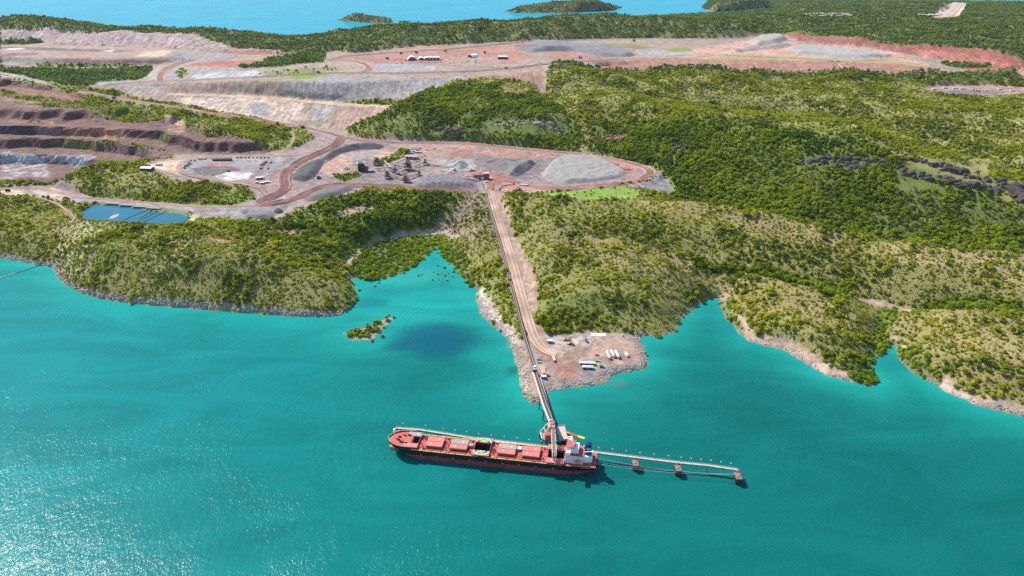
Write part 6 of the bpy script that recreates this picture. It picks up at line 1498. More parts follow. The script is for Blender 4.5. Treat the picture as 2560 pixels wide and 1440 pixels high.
# red building
x, y, z = on(1203, 447); e = empty("loading_building", (x, y, z), R(4)); tag(e, "red-walled loading building where the overland conveyor starts", "building")
MB().box((-6, 0, 4.5), (22, 9, 10)).build("wall", BM['redw'], e); MB().box((11, 1, 6), (12, 10, 13)).build("annexe", BM['redw'], e); MB().box((-6, 0, 9.7), (23, 10, .5)).build("roof", BM['redw'], e); MB().box((11, 1, 12.7), (13, 11, .5)).build("annexe_roof", BM['brown'], e)
for k in range(3): MB().box((-14 + k * 7, -4.7, 3.5), (4, .5, 5)).build("white_panel", BM['wwall'], e)
MB().box((3, -6.2, 3), (6, 4, 6)).build("porch", BM['wwall'], e); MB().box((18, 3, .2), (12, 16, .6)).build("apron_slab", M['conc'], e)
x, y, z = on(1216, 456); unit("equipment_skid", "pale equipment skid in front of the red loading building", "skid", x, y, z, 7, 5, 2.5, .3, BM['cream'], BM['brown'])
# plant offices and workshop
for i, (px, py, L) in enumerate(((1020,383,26),(1027,379,26),(1034,375,26),(1040,371,26),(1046,382,16))):
    x, y, z = on(px, py); shed("plant_office", "long tan-roofed office hut behind the workshop, %s" % ("nearest of four in line", "second of four in line", "third of four in line", "farthest of four in line", "short one on the right")[i], x, y, z, L, 5.5, 3.2, R(-4), BM['grwall'], BM['brown'], "tan-roofed huts by the plant", 3, .1)
x, y, z = on(1030, 397); shed("workshop", "grey-walled plant workshop with a tan roof", x, y, z, 30, 10, 7, R(-12), BM['grwall'], BM['brown'], None, 3, .12)
x, y, z = on(980, 396); shed("store_shed", "narrow pale-roofed store left of the plant workshop", x, y, z, 22, 4, 3.4, R(28), BM['grwall'], BM['wroof'], None, 2, .1); x, y, z = on(928, 430); shed("control_hut", "tan-roofed control hut in front of the crusher", x, y, z, 13, 7, 5, R(14), BM['bluew'], BM['brown'], None, 2, .1)
x, y, z = on(1006, 392); e = empty("mobile_crane", (x, y, z), .6); tag(e, "small yellow mobile crane beside the plant workshop", "crane")
MB().box((0, 0, 1.4), (7, 2.6, 1.4)).build("carrier", BM['cat'], e); MB().box((-1, 0, 2.8), (3, 2.4, 1.6)).build("cab", BM['cat'], e); g = MB(); g.bar((-1, 0, 3.4), (7, 0, 10), .9); g.build("boom", BM['cat'], e)
for sx_ in (-2.4, 0, 2.4):
    for sy_ in (-1.2, 1.2): o = kidm(W_L, e, (sx_, sy_, .75)); o.scale = (.5, .5, .5)
GPV = "vehicles around the plant"
for px, py, rz, cm, lb in ((1001,395,.3,'wwall',"white utility car left of the plant workshop"),(1043,405,.5,'wwall',"white utility car in front of the plant workshop"),(1056,394,.6,'wwall',"white utility car right of the plant workshop"),(1062,391,.7,'grwall',"grey utility car right of the plant workshop"),(1068,376,.2,'wwall',"white utility car on the pink yard by the huts"),(1085,372,1,'cream',"cream utility car on the pink yard by the huts"),(862,427,.2,'wwall',"white utility car by the green patch left of the crusher"),(985,357,0,'wwall',"white utility car on the plateau road by the wood")):
    x, y, z = on(px, py); utility_car(lb, x, y, z + .6, rz, BM[cm], GPV, 1.25)
for px, py, rz, cm, lb in ((1178,428,.4,'cream',"pale wheel loader behind the long stockpile"),(866,424,.2,'grwall',"grey wheel loader by the green patch left of the crusher"),(1137,427,2,'mred',"rusty red loader at the head of the reclaim conveyor")): x, y, z = on(px, py); wheel_loader(lb, x, y, z, rz, BM[cm], GPV, 1.5)
x, y, z = on(797, 446); haul_truck("dark haul truck on the ramp beside the rubble stockpile", x, y, z, 1.2, BM['grwall'], "haul trucks on the mine roads", 1.0)
# laydown yard right of the haul road's bend
q2 = random.Random(3)
for k in range(22):
    a = k / 22 * 6.283; px, py = 1291 + 42 * math.cos(a), 473 + 12 * math.sin(a) * (1 if math.sin(a) < 0 else 1)
    if px > 1322 and py > 466: continue
    x, y, z = on(px, py); unit("scrap_bin", "scrap bin in the ring round the red yard, %s going round from its right end" % nth(k), "bin", x, y, z, q2.uniform(3, 7), 2.6, q2.uniform(1.5, 2.8), q2.uniform(0, 3), BM[q2.choice(('wwall','tarp','grwall','brown'))], BM[q2.choice(('wwall','tarp','brown'))], "stores on the red yard")
for i, (px, py) in enumerate(((1288,480),(1292,477),(1297,474),(1300,479),(1304,481))):
    x, y, z = on(px, py); haul_truck("dark parked truck on the red yard by the road bend, %s of five" % ("first", "second", "third", "fourth", "last")[i], x, y, z, .4, BM[('tarp','grwall','bluew','tarp','mred')[i]], "trucks parked on the red yard", .75)
x, y, z = on(1308, 464); shed("store_shed", "long white store at the top of the red yard", x, y, z, 17, 4, 3, R(-14), BM['wwall'], BM['wroof'], None, 2, .1); x, y, z = on(1352, 480); unit("concrete_slab", "pale ramp slab between the red yard and the bright grass", "slab", x, y, z, 18, 5, 1.5, R(-40), M['conc'], M['conc'])
# machines along the right end of the plateau road
for i, (px, py, t_, cm) in enumerate(((1555,459,'h','wwall'),(1575,457,'h','cat'),(1596,454,'h','cat'),(1608,453,'l','cat'),(1616,452,'l','cat'),(1624,450,'e','cat'),(1632,446,'u','bluew'),(1640,442,'u','wwall'),(1628,441,'u','wwall'),(1548,461,'u','wwall'),(1650,443,'u','tarp'))):
    x, y, z = on(px, py); lb = "%s at the right end of the plateau, number %s from the left" % ({'h': "parked truck", 'l': "yellow loader", 'e': "yellow excavator", 'u': "utility car"}[t_], ("one", "two", "three", "four", "five", "six", "seven", "eight", "nine", "ten", "eleven")[i])
    {'h': haul_truck, 'l': wheel_loader, 'e': excavator, 'u': utility_car}[t_](lb, x, y, z + .3, q2.uniform(0, 3), BM[cm], "machines parked at the plateau's right end", {'h': .8, 'l': 1.0, 'e': 1.0, 'u': 1.3}[t_])
x, y, z = on(1562, 424); shed("brick_stack", "low rust-red stack of pallets on the pale heap's right side", x, y, z, 22, 8, 2.2, R(-8), BM['mred'], BM['mred'], None, 0, .05, "stack"); x, y, z = on(1538, 412); shed("brick_stack", "small red mound of bricks behind the rust-red pallets", x, y, z, 14, 6, 2.0, R(-8), BM['mred'], BM['mred'], None, 0, .1, "stack")
# equipment yard on the left flats
def P5(zx, zy): return 340 + zx / 6.4, 370 + zy / 6.4
row = [(1625+62*k, 158) for k in range(9)] + [(880,205),(945,205),(1020,190),(1060,185),(1110,185)] + [(850,240),(870,262),(830,265),(800,290),(835,290),(780,325)]
for i, zz in enumerate(row):
    px, py = P5(*zz); x, y, z = on(px, py)
    lb = ("white-topped truck in the straight back row of the left yard, %s from the left" % nth(i) if i < 9 else "white-topped truck at the back left corner of the left yard, %s from the left" % nth(i - 9) if i < 14 else "grey truck in the curved row at the left yard's end, %s from the back" % nth(i - 14))
    haul_truck(lb, x, y, z, 1.57 + q2.uniform(-.3, .3) if i < 9 else q2.uniform(0, 3), BM['wwall'] if i < 14 else BM['grwall'], "trucks parked on the left yard", .62)
for i, zz in enumerate(((2080,232),(2050,255),(2010,278),(2000,335),(2110,335),(2160,240))):
    px, py = P5(*zz); x, y, z = on(px, py); (excavator if i % 2 else wheel_loader)("rust-red machine at the right side of the left yard, %s" % ("farthest", "second", "third", "nearest", "pale one", "dark one behind")[i], x, y, z, q2.uniform(0, 3), BM['mred' if i < 4 else ('cream' if i == 4 else 'grwall')], "rust-red machines on the left yard", 1.2)
px, py = P5(1380, 200); x, y, z = on(px, py); shed("machinery_shed", "long dark-roofed machinery shed on the left yard", x, y, z, 42, 9, 4.5, R(4), BM['tarp'], BM['tarp'], None, 4, .1)
px, py = P5(1980, 495); x, y, z = on(px, py); shed("site_shed", "white-roofed shed by the winding road's left bend", x, y, z, 15, 9, 4.5, R(20), BM['grwall'], BM['wroof'], None, 2, .15)
for i, zz in enumerate(((2020,575),(2090,560),(1940,560))):
    px, py = P5(*zz); x, y, z = on(px, py); unit("site_hut", ("blue-white hut below the white-roofed shed", "long grey hut below the white-roofed shed", "small hut left of the blue-white one")[i], "hut", x, y, z, (9, 13, 6)[i], 4, 3.2, R(12), BM[('bluew','grwall','cream')[i]], BM['wroof'])
px, py = P5(185, 345); x, y, z = on(px, py); shed("store_shed", "big white-roofed store on the sandy yard left of the loop road", x, y, z, 24, 15, 5, R(-6), BM['tarp'], BM['wroof'], None, 2, .08)
for i, zz in enumerate(((215,290),(330,285),(370,285),(410,285))):
    px, py = P5(*zz); x, y, z = on(px, py); tankv("water_tank", "dark tank behind the white-roofed store, %s from the left" % ("first", "second", "third", "fourth")[i], x, y, z, 6, 2.0, R(80), "dark tanks on the sandy yard")
x, y, z = on(20, 479); haul_truck("dark truck on the sandy pad at the left edge", x, y, z, .2, BM['tarp'], "haul trucks on the mine roads", .9)
px, py = P5(1475, 375); x, y, z = on(px, py); haul_truck("dark haul truck on the red track of the left yard", x, y, z, 2.5, BM['grwall'], "haul trucks on the mine roads", .8)
px, py = P5(2080, 1100); x, y, z = on(px, py); wheel_loader("orange loader beside the dark heap of the lower grey yard", x, y, z, 2.9, BM['orange'], None, 1.2)
for px, py, rz, lb in ((285,247,2.9,"haul truck at the top of the road along the dump's foot"),(757,320,2.6,"haul truck near the junction of the red roads"),(796,183,.1,"haul truck on the dump's crest road"),(1265,172,.2,"pale haul truck on the upper platform road")):
    x, y, z = on(px, py); haul_truck(lb, x, y, z + .8, rz, BM['grwall' if px != 1265 else 'cream'], "haul trucks on the mine roads", 1.15)
# ---- upper platform workshops
for i, (px, py, L, W_, H_) in enumerate(((1030,150,26,30,13),(1053,149,22,20,9),(1066,149,22,18,9))):
    x, y, z = on(px, py); dome("fabric_shelter", ("largest white arched shelter of the upper workshop", "middle white arched shelter of the upper workshop", "right white arched shelter of the upper workshop")[i], x, y, z, L, W_, H_, R(10), "arched shelters of the upper workshop")
x, y, z = on(1083, 150); shed("workshop", "long grey-walled shed right of the arched shelters", x, y, z, 46, 20, 10, R(2), BM['grwall'], BM['wroof'], None, 4, .12)
x, y, z = on(1182, 143); dome("fabric_shelter", "white arched shelter alone on the upper platform", x, y, z, 26, 26, 11, R(-50), "arched shelters of the upper workshop"); x, y, z = on(1257, 147); shed("store_shed", "white-roofed store on red ground right of the lone shelter", x, y, z, 34, 18, 8, R(-5), BM['tarp'], BM['wroof'], None, 3, .2)
for k in range(26):
    px = 985 + (k % 13) * 17 + q2.uniform(-5, 5); py = (151 if k < 13 else 157) + q2.uniform(-2, 2); x, y, z = on(px, py)
    unit("stored_container", "small stored container in the upper workshop yard, %s from the left in the %s row" % (nth(k % 13), "back" if k < 13 else "front"), "container", x, y, z, q2.uniform(5, 9), 3, 2.6, q2.uniform(0, 3), BM[q2.choice(('wwall','wwall','grwall','tarp','cream'))], BM[q2.choice(('wwall','wwall','tarp'))], "stores in the upper workshop yard")
for i, (px, py) in enumerate(((1003,135),(1041,133),(1114,129),(1212,133),(1070,115),(1450,146),(1585,103),(968,148))):
    x, y, z = on(px, py); haul_truck("dark haul truck on the upper platform, number %s from the workshop's left" % ("one", "two", "three", "four", "five", "six", "seven", "eight")[i], x, y, z + .6, q2.uniform(0, 3), BM['mred' if i in (3, 6) else 'grwall'], "haul trucks on the upper platform", 1.2)
# ---- camp on the right, far village
for i, (px, py) in enumerate(((2440,228),(2446,228),(2434,226))):
    x, y, z = on(px, py); e = empty("drill_mast", (x, y, z)); tag(e, "red drill rig on the cleared pad in the right woods, %s" % ("middle one", "right one", "left one")[i], "drill rig", "drill rigs on the cleared pad")
    MB().box((0, 0, 1.6), (8, 4, 2)).build("carrier", BM['mred'], e); g = MB(); lattice(g, (0, 0, 2), (0, 0, 15), 2.6, 2.6, 5, .6); g.build("mast", mat("bright_red", (.62,.04,.03), .5), e); MB().box((-2, 0, 3.6), (3, 3, 2.4)).build("cab", BM['wwall'], e)
paint_done = True
for i, (px, py) in enumerate(((2362,221),(2388,222),(2405,223),(2335,224),(2500,224),(2530,228))):
    x, y, z = on(px, py); unit("site_hut", "pale hut on the cleared pad in the right woods, number %s" % ("one", "two", "three", "four", "five", "six")[i], "hut", x, y, z, 14, 7, 3.4, q2.uniform(-.3, .3), BM['wwall'], BM['brown'], "huts on the cleared pad")
for k in range(22):
    px = 2020 + (k % 11) * 10.5 + q2.uniform(-3, 3); py = (37 if k < 11 else 41) + q2.uniform(-1.5, 1.5); x, y, z = on(px, py)
    shed("village_house", "small pale house of the far village, %s from the left in its %s row" % (nth(k % 11), "back" if k < 11 else "front"), x, y, z + .2, q2.uniform(22, 32), 13, 5, q2.uniform(-.6, .6), BM['cream'], BM['brown' if k % 3 else 'wroof'], "houses of the far village", 1, .25, "house")
for k in range(7):
    px = 2300 + k * 8.5; x, y, z = on(px, 38 + (k % 3)); shed("airstrip_shed", "small pale shed beside the far airstrip, %s from the left" % nth(k), x, y, z + .2, 24, 12, 5, q2.uniform(-.4, .4), BM['cream'], BM['wroof'], "sheds beside the airstrip", 1, .2, "shed")

# ------------------------------------------------------------------ rock outcrops on the wooded hills
def boulder_mesh(seed, col):
    """angular block: a hull of scattered points, split by joints"""
    q3 = random.Random(seed); bm = bmesh.new()
    for _ in range(26):
        d = Vector((q3.gauss(0, 1), q3.gauss(0, 1), q3.gauss(0, 1))).normalized()
        d = Vector([max(-.72, min(.72, c)) for c in d]) * q3.uniform(1.0, 1.35); bm.verts.new(d)
    r = bmesh.ops.convex_hull(bm, input=bm.verts); bmesh.ops.delete(bm, geom=[e for e in r["geom_interior"] if isinstance(e, bmesh.types.BMVert)], context='VERTS')
    me = bpy.data.meshes.new("boulder"); bm.to_mesh(me); bm.free(); me.materials.append(col); return me
RKD = mat("dark_outcrop", (.062,.050,.048), .9, var=.4, scale=.25, bump=.5); RKP = mat("pale_outcrop", (.30,.24,.215), .9, var=.35, scale=.25, bump=.5); RKR = mat("red_outcrop", (.26,.12,.10), .9, var=.35, scale=.25, bump=.5)
bl = {k: [boulder_mesh(40 + i, m_) for i in range(6)] for k, m_ in (('d', RKD), ('p', RKP), ('r', RKR))}
OUT = [("biggest dark rock outcrop high on the wooded hill", 'd', [(2010,408,9),(2035,402,11),(2062,398,13),(2085,394,14),(2110,396,14),(2132,400,12),(2155,403,11),(2180,404,10),(2050,408,9),(2095,410,10),(2130,412,9),(2200,406,7)]), ("dark rock knob just below the biggest outcrop", 'd', [(2090,417,8),(2100,420,9),(2140,418,9),(2152,416,8)]),
  ("broken dark ridge of rock right of the biggest outcrop", 'd', [(2250,420,8),(2275,432,9),(2300,440,10),(2330,445,10),(2360,450,12),(2385,455,12),(2410,460,13),(2435,465,13),(2460,470,12)]), ("upper dark rock rib near the ridge top on the right", 'd', [(2270,400,7),(2300,402,8),(2340,412,9),(2370,420,10),(2400,428,10),(2430,438,10),(2460,450,10)]), ("dark rock face at the right edge of the wooded hill", 'd', [(2500,455,11),(2520,470,14),(2540,480,15),(2555,495,15),(2550,465,12),(2480,478,11)]),
  ("small dark rock left on the wooded hill", 'd', [(1698,362,6),(1706,368,7),(1696,374,6)]), ("small dark rock between the wooded hill's outcrops", 'd', [(1825,372,7),(1832,376,6)]), ("red rock face above the plateau road", 'r', [(1520,348,10),(1535,346,12),(1550,346,10),(1470,346,8),(1490,342,7)]), ("pale rock rib on the hill above the plant", 'p', [(1215,318,7),(1240,312,8),(1265,308,9),(1290,304,9),(1315,304,9),(1340,308,8),(1365,314,8),(1390,322,7),(1410,330,6)]), ("dark overhung rock face on the hill above the plant", 'd', [(1090,322,9),(1110,324,12),(1135,328,13),(1155,330,12),(1175,326,10)])]
for lb, kd, ps in OUT:
    x, y, z = on(*ps[len(ps) // 2][:2]); e = empty("rock_outcrop", (x, y, z)); tag(e, lb, "rock outcrop", "rock outcrops on the hills")
    for px0, py0, s0 in ps:
        for i in range(8):
            px = px0 + q2.uniform(-18, 18); py = py0 + q2.uniform(-6, 7); s = s0 * q2.choice((.2, .26, .32, .4, .5, .65))
            bx_, by_, bz_ = on(px, py); o = bpy.data.objects.new("boulder", bl[kd][q2.randrange(6)]); COL.objects.link(o); o.parent = e; o.location = (bx_ - x, by_ - y, bz_ - z - s * .1); o.scale = (s * q2.uniform(1.1, 2.0), s * q2.uniform(.8, 1.2), s * q2.uniform(.8, 1.3)); o.rotation_euler = (q2.uniform(-.4, .4), q2.uniform(-.4, .4), q2.uniform(-.5, .5))
    a_, b_, m_ = cellmask(ground([(min(p[0] for p in ps) - 12, min(p[1] for p in ps) - 3), (max(p[0] for p in ps) + 12, min(p[1] for p in ps) - 3), (max(p[0] for p in ps) + 12, max(p[1] for p in ps) + 6), (min(p[0] for p in ps) - 12, max(p[1] for p in ps) + 6)], 20))
    DEN[a_, b_][m_] *= .15; CR[a_, b_][m_] = (.13,.105,.075)
# ------------------------------------------------------------------ vegetation
def leaf_material(name, dark, light, trans=.5):
    m = bpy.data.materials.new(name); m.use_nodes = True
    nt = m.node_tree; N = nt.nodes; Lk = nt.links.new; N.clear()
    out = N.new("ShaderNodeOutputMaterial"); df = N.new("ShaderNodeBsdfDiffuse"); tr = N.new("ShaderNodeBsdfTranslucent"); ms = N.new("ShaderNodeMixShader"); ms.inputs[0].default_value = trans
    oi = N.new("ShaderNodeObjectInfo"); geo = N.new("ShaderNodeNewGeometry")
    n1 = N.new("ShaderNodeTexNoise"); n1.inputs["Scale"].default_value = .011; n1.inputs["Detail"].default_value = 4; n1.inputs["Roughness"].default_value = .6; Lk(oi.outputs["Location"], n1.inputs[0])
    n2 = N.new("ShaderNodeTexNoise"); n2.inputs["Scale"].default_value = .9; n2.inputs["Detail"].default_value = 2; Lk(geo.outputs["Position"], n2.inputs[0])
    a = N.new("ShaderNodeMapRange"); a.inputs[1].default_value = .35; a.inputs[2].default_value = .65; a.inputs[3].default_value = -.6; a.inputs[4].default_value = .6; Lk(n1.outputs[0], a.inputs[0])
    b = N.new("ShaderNodeMath"); b.operation = 'ADD'; Lk(a.outputs[0], b.inputs[0]); Lk(oi.outputs["Random"], b.inputs[1])
    c = N.new("ShaderNodeMath"); c.operation = 'MULTIPLY_ADD'; Lk(n2.outputs[0], c.inputs[0]); c.inputs[1].default_value = .5; Lk(b.outputs[0], c.inputs[2])
    d = N.new("ShaderNodeMapRange"); d.inputs[1].default_value = 0; d.inputs[2].default_value = 1.5; Lk(c.outputs[0], d.inputs[0])
    mx = N.new("ShaderNodeMix"); mx.data_type = 'RGBA'; mx.inputs[6].default_value = (*dark, 1); mx.inputs[7].default_value = (*light, 1); Lk(d.outputs[0], mx.inputs[0])
    for s in (df, tr): Lk(mx.outputs[2], s.inputs["Color"])
    Lk(df.outputs[0], ms.inputs[1]); Lk(tr.outputs[0], ms.inputs[2]); Lk(ms.outputs[0], out.inputs[0])
    return m
LEAF = [leaf_material("scrub_leaves", (.12,.17,.013), (.44,.45,.026)), leaf_material("forest_leaves", (.070,.13,.013), (.33,.39,.022)),
        leaf_material("mangrove_leaves", (.12,.20,.013), (.32,.42,.022)), leaf_material("woodland_leaves", (.09,.145,.036), (.25,.32,.065)), leaf_material("low_shrub_leaves", (.16,.21,.018), (.43,.44,.036))]
BARK = mat("bark", (.16,.12,.09), .9, var=.25, scale=2.0)

def crown_mesh(r, h, z0, n, sz, seed, core=.62):
    """leaf clumps on and inside a lumpy crown; r radius, h height, z0 underside"""
    q = random.Random(seed); b = MB()
    lobes = [(q.uniform(-.35, .35) * r, q.uniform(-.35, .35) * r, z0 + h * q.uniform(.35, .62), r * q.uniform(.55, .8), h * q.uniform(.38, .5)) for _ in range(4)]
    for i in range(n):
        lx, ly, lz, lr, lh = lobes[i % 4]
        th = q.uniform(0, 6.283); w = q.uniform(-.55, 1.0); s = math.sqrt(max(0, 1 - w * w)); k = q.uniform(.72, 1.08)
        d = Vector((math.cos(th) * s, math.sin(th) * s, w)); p = Vector((lx + d.x * lr * k, ly + d.y * lr * k, lz + d.z * lh * k))
        nrm = (d + Vector((q.uniform(-.7, .7), q.uniform(-.7, .7), q.uniform(-.2, .8)))).normalized()
        t = nrm.cross(Vector((q.uniform(-1, 1), q.uniform(-1, 1), q.uniform(-1, 1)))).normalized(); u = nrm.cross(t)
        a = sz * r * q.uniform(.7, 1.3); c = a * q.uniform(.6, 1.0)
        b.add([p + t * a, p + u * c, p - t * a * .9, p - u * c], [(0, 1, 2, 3)])
    if core:
        for lx, ly, lz, lr, lh in lobes:
            vs = [(lx, ly, lz + lh * core), (lx, ly, lz - lh * core)] + [(lx + lr * core * math.cos(a), ly + lr * core * math.sin(a), lz + .1 * lh * math.sin(3 * a)) for a in [k * 1.0472 for k in range(6)]]
            b.add(vs, [(0, 2 + k, 2 + (k + 1) % 6) for k in range(6)] + [(1, 2 + (k + 1) % 6, 2 + k) for k in range(6)])
    return b
def trunk_mb(h, r, seed, limbs=3):
    q = random.Random(seed + 99); b = MB()
    b.tube([(0, 0, -.6), (q.uniform(-.2, .2), q.uniform(-.2, .2), h * .5), (q.uniform(-.4, .4), q.uniform(-.4, .4), h)], [r * 1.2, r * .85, r * .5], 6)
    for k in range(limbs):
        a = q.uniform(0, 6.28); z = h * q.uniform(.45, .8)
        b.tube([(0, 0, z), (math.cos(a) * h * .3, math.sin(a) * h * .3, z + h * .4)], [r * .5, r * .22], 4, cap=False)
    return b
# kind: list of (radius, height, underside, clumps, clump size)
SPEC = {0: [(2.2,3.0,.4,46,.34),(2.7,3.8,.8,52,.32),(1.9,2.6,.3,40,.38),(2.5,2.9,.5,48,.34)], 1: [(3.0,4.6,1.4,54,.32),(3.4,5.2,1.7,56,.31),(2.6,4.2,1.0,48,.34)],
        2: [(3.3,4.0,-.2,56,.32),(2.7,3.4,-.2,48,.34)], 3: [(3.6,5.5,2.2,34,.42),(3.0,6.2,2.6,32,.42),(4.1,5.0,2.0,36,.40)], 4: [(1.5,1.8,0,20,.5),(1.9,1.9,0,22,.48),(1.2,1.5,0,18,.55)]}
protos = {}
protocol = bpy.data.collections.new("plant_shapes")
PCOL = {}
for k, sp in SPEC.items():
    PCOL[k] = bpy.data.collections.new("plant_shapes_%d" % k)
    for i, (r, h, z0, n, sz) in enumerate(sp):
        cb = crown_mesh(r, h, z0, n, sz, 10 * k + i); tb = trunk_mb(z0 + h * .55, .16 + .03 * r, 10 * k + i, 3)
        protos[k, i] = (cb.mesh("crown", LEAF[k]), tb.mesh("trunk", BARK))
        both = MB(); both.add(cb.v, cb.f, 0)
        tb2 = trunk_mb(z0 + h * .5, .16 + .03 * r, 10 * k + i, 0); both.add(tb2.v, tb2.f, 1)
        ob = bpy.data.objects.new("plant_%d%d" % (k, i), both.mesh("plant", [LEAF[k], BARK])); PCOL[k].objects.link(ob)

def scatter_points():
    sel = land & (np.abs(GXX) < .78 * GYY + 230) & (DEN > 0) & (GYY < 7150)
    j, i = np.nonzero(sel)
    x = GX0 + GS * i; y = GY0 + GS * j; k = KIND[j, i]; d = DEN[j, i] * GS * GS / 100.0 * np.where(k == 1, 1.3, np.where(k == 0, 1.2, 1.0))
    cl = fbm(x, y, 48, 3, 61); cl2 = vnoise(x, y, 14, 62)
    mod = np.where(k == 0, .25 + 1.7 * smooth01((cl - .36) / .28), np.where(k == 3, .75 + .5 * smooth01((cl - .3) / .4), np.where(k == 2, 1, (.5 + .7 * cl2) * (.45 + 1.1 * smooth01((fbm(x, y, 90, 3, 71) - .3) / .35)))))
    lam = d * mod
    cnt = nrg.poisson(lam)
    idx = np.repeat(np.arange(len(x)), cnt)
    X = x[idx] + nrg.uniform(-GS / 2, GS / 2, len(idx)); Y = y[idx] + nrg.uniform(-GS / 2, GS / 2, len(idx))
    Zt = hsample(HZ, X, Y); K = k[idx]
    # keep trees off roads and heaps: mask already zero there
    s = np.exp(nrg.normal(-.08, .30, len(idx))).clip(.45, 1.7); s = np.where(K == 0, s * nrg.uniform(.65, 1.15, len(idx)) * (.8 + .5 * smooth01((cl[idx] - .4) / .2)), s)
    keep = (Zt > .2) | (K == 2)
    return X[keep], Y[keep], Zt[keep], K[keep], s[keep]
TX, TY, TZ, TK, TS = scatter_points()
# low shrubs between them
sel = land & (np.abs(GXX) < .78 * GYY + 230) & (DEN > .3) & (KIND == 0) & (GYY < 2350) & (HZ > 1.2)
j, i = np.nonzero(sel); x = GX0 + GS * i; y = GY0 + GS * j
base = np.where(y > 1420, 2.2, np.where(x < -150, 5.5, 3.8))
cnt = nrg.poisson(base * .36 * (.4 + 1.2 * fbm(x, y, 40, 3, 91))); idx = np.repeat(np.arange(len(x)), cnt)
X = x[idx] + nrg.uniform(-3, 3, len(idx)); Y = y[idx] + nrg.uniform(-3, 3, len(idx))
TX = np.concatenate([TX, X]); TY = np.concatenate([TY, Y]); TZ = np.concatenate([TZ, hsample(HZ, X, Y)]); TK = np.concatenate([TK, np.full(len(X), 4)]); TS = np.concatenate([TS, nrg.uniform(.6, 1.4, len(X)) * np.where(Y > 1420, 1.3, 1.0)])

def scatter_object(name, label, sel, kind):
    me = bpy.data.meshes.new(name); n = int(sel.sum())
    me.vertices.add(n); me.vertices.foreach_set("co", np.stack([TX[sel], TY[sel], TZ[sel] - .15], 1).ravel())
    a = me.attributes.new("size", 'FLOAT_VECTOR', 'POINT'); s = TS[sel]; sv = np.stack([s * nrg.uniform(.85, 1.2, n), s * nrg.uniform(.85, 1.2, n), s * nrg.uniform(.8, 1.15, n)], 1); a.data.foreach_set("vector", sv.ravel())
    a = me.attributes.new("turn", 'FLOAT_VECTOR', 'POINT'); tv = np.stack([nrg.uniform(-.12, .12, n), nrg.uniform(-.12, .12, n), nrg.uniform(0, 6.283, n)], 1); a.data.foreach_set("vector", tv.ravel())
    a = me.attributes.new("pick", 'INT', 'POINT'); a.data.foreach_set("value", nrg.integers(0, len(SPEC[kind]), n).astype(np.int32))
    o = bpy.data.objects.new(name, me); COL.objects.link(o)
    g = bpy.data.node_groups.new(name, 'GeometryNodeTree'); g.interface.new_socket("Geometry", in_out='INPUT', socket_type='NodeSocketGeometry'); g.interface.new_socket("Geometry", in_out='OUTPUT', socket_type='NodeSocketGeometry')
    N = g.nodes; gi = N.new("NodeGroupInput"); go = N.new("NodeGroupOutput"); ip = N.new("GeometryNodeInstanceOnPoints"); ci = N.new("GeometryNodeCollectionInfo")
    ci.inputs[0].default_value = PCOL[kind]; ci.inputs["Separate Children"].default_value = True; ci.inputs["Reset Children"].default_value = True
    ip.inputs["Pick Instance"].default_value = True
    for at_, ty, so in (("size", 'FLOAT_VECTOR', "Scale"), ("turn", 'FLOAT_VECTOR', "Rotation"), ("pick", 'INT', "Instance Index")):
        na = N.new("GeometryNodeInputNamedAttribute"); na.data_type = ty; na.inputs[0].default_value = at_
        src = na.outputs[0]
        if so == "Rotation":
            e = N.new("FunctionNodeEulerToRotation"); g.links.new(src, e.inputs[0]); src = e.outputs[0]
        g.links.new(src, ip.inputs[so])
    g.links.new(gi.outputs[0], ip.inputs["Points"]); g.links.new(ci.outputs[0], ip.inputs["Instance"]); g.links.new(ip.outputs[0], go.inputs[0])
    md = o.modifiers.new("plants", 'NODES'); md.node_group = g
    me.materials.append(LEAF[kind])
    tag(o, label, "vegetation", kind="stuff"); return o

# the trees that show largest stand as things of their own: the nearest well-grown ones facing the camera
near = (TK == 0) & (TY < 1150) & (np.abs(TX) < .70 * TY) & (TS > .75)
hx = hsample(HZ, TX, TY - 12) < TZ + 4
cand = np.nonzero(near & hx)[0]
cand = cand[np.argsort(-(TS[cand] / TY[cand] ** 1.2))][:230]
solo = np.zeros(len(TX), bool); solo[cand] = True
def solo_tree(name, label, cat, group, x, y, z, s, kind, var, rot):
    e = empty(name, (x, y, z - .15), rot); e.scale = (s, s, s); tag(e, label, cat, group)
    for nm, me in zip(("crown", "trunk"), protos[kind, var]):
        o = bpy.data.objects.new(nm, me); COL.objects.link(o); o.parent = e
    return e
for c_ in cand:
    where = ("on the far left headland" if TX[c_] < -640 else "on the headland left of the cove" if TX[c_] < -200 else "between the cove and the straight haul road" if TX[c_] < 0 else "on the hill right of the straight haul road" if TX[c_] < 300 else "on the peninsula between the inlets" if TX[c_] < 500 else "on the hill at the right edge")
    solo_tree("shrub_tree", "well-grown olive green shrub among the scrub " + where, "tree", "larger shrubs " + where, TX[c_], TY[c_], TZ[c_], TS[c_], 0, int(c_ % 4), float(c_))
rest = ~solo
right = TX > 0
for nm, lb, sel, kd in (("scrub", "olive scrub covering the headlands left of the straight haul road", rest & (TK == 0) & ~right & (TY < 1420), 0), ("scrub", "olive scrub dotted over the near hills right of the straight haul road", rest & (TK == 0) & right & (TY < 1420), 0),
    ("scrub", "green scrub on the hills in and behind the mine", rest & (TK == 0) & (TY >= 1420), 0),
    ("low_scrub", "low yellowish green shrubs between the larger ones on the near slopes", rest & (TK == 4), 4),
    ("woodland", "dense dark green wood on the slopes and gullies around the plant", rest & (TK == 1), 1), ("mangroves", "thick green mangroves along the cove and creek shores", rest & (TK == 2), 2), ("woodland", "open woodland covering the far hills and islands", rest & (TK == 3), 3)):
    scatter_object(nm, lb, sel, kd)
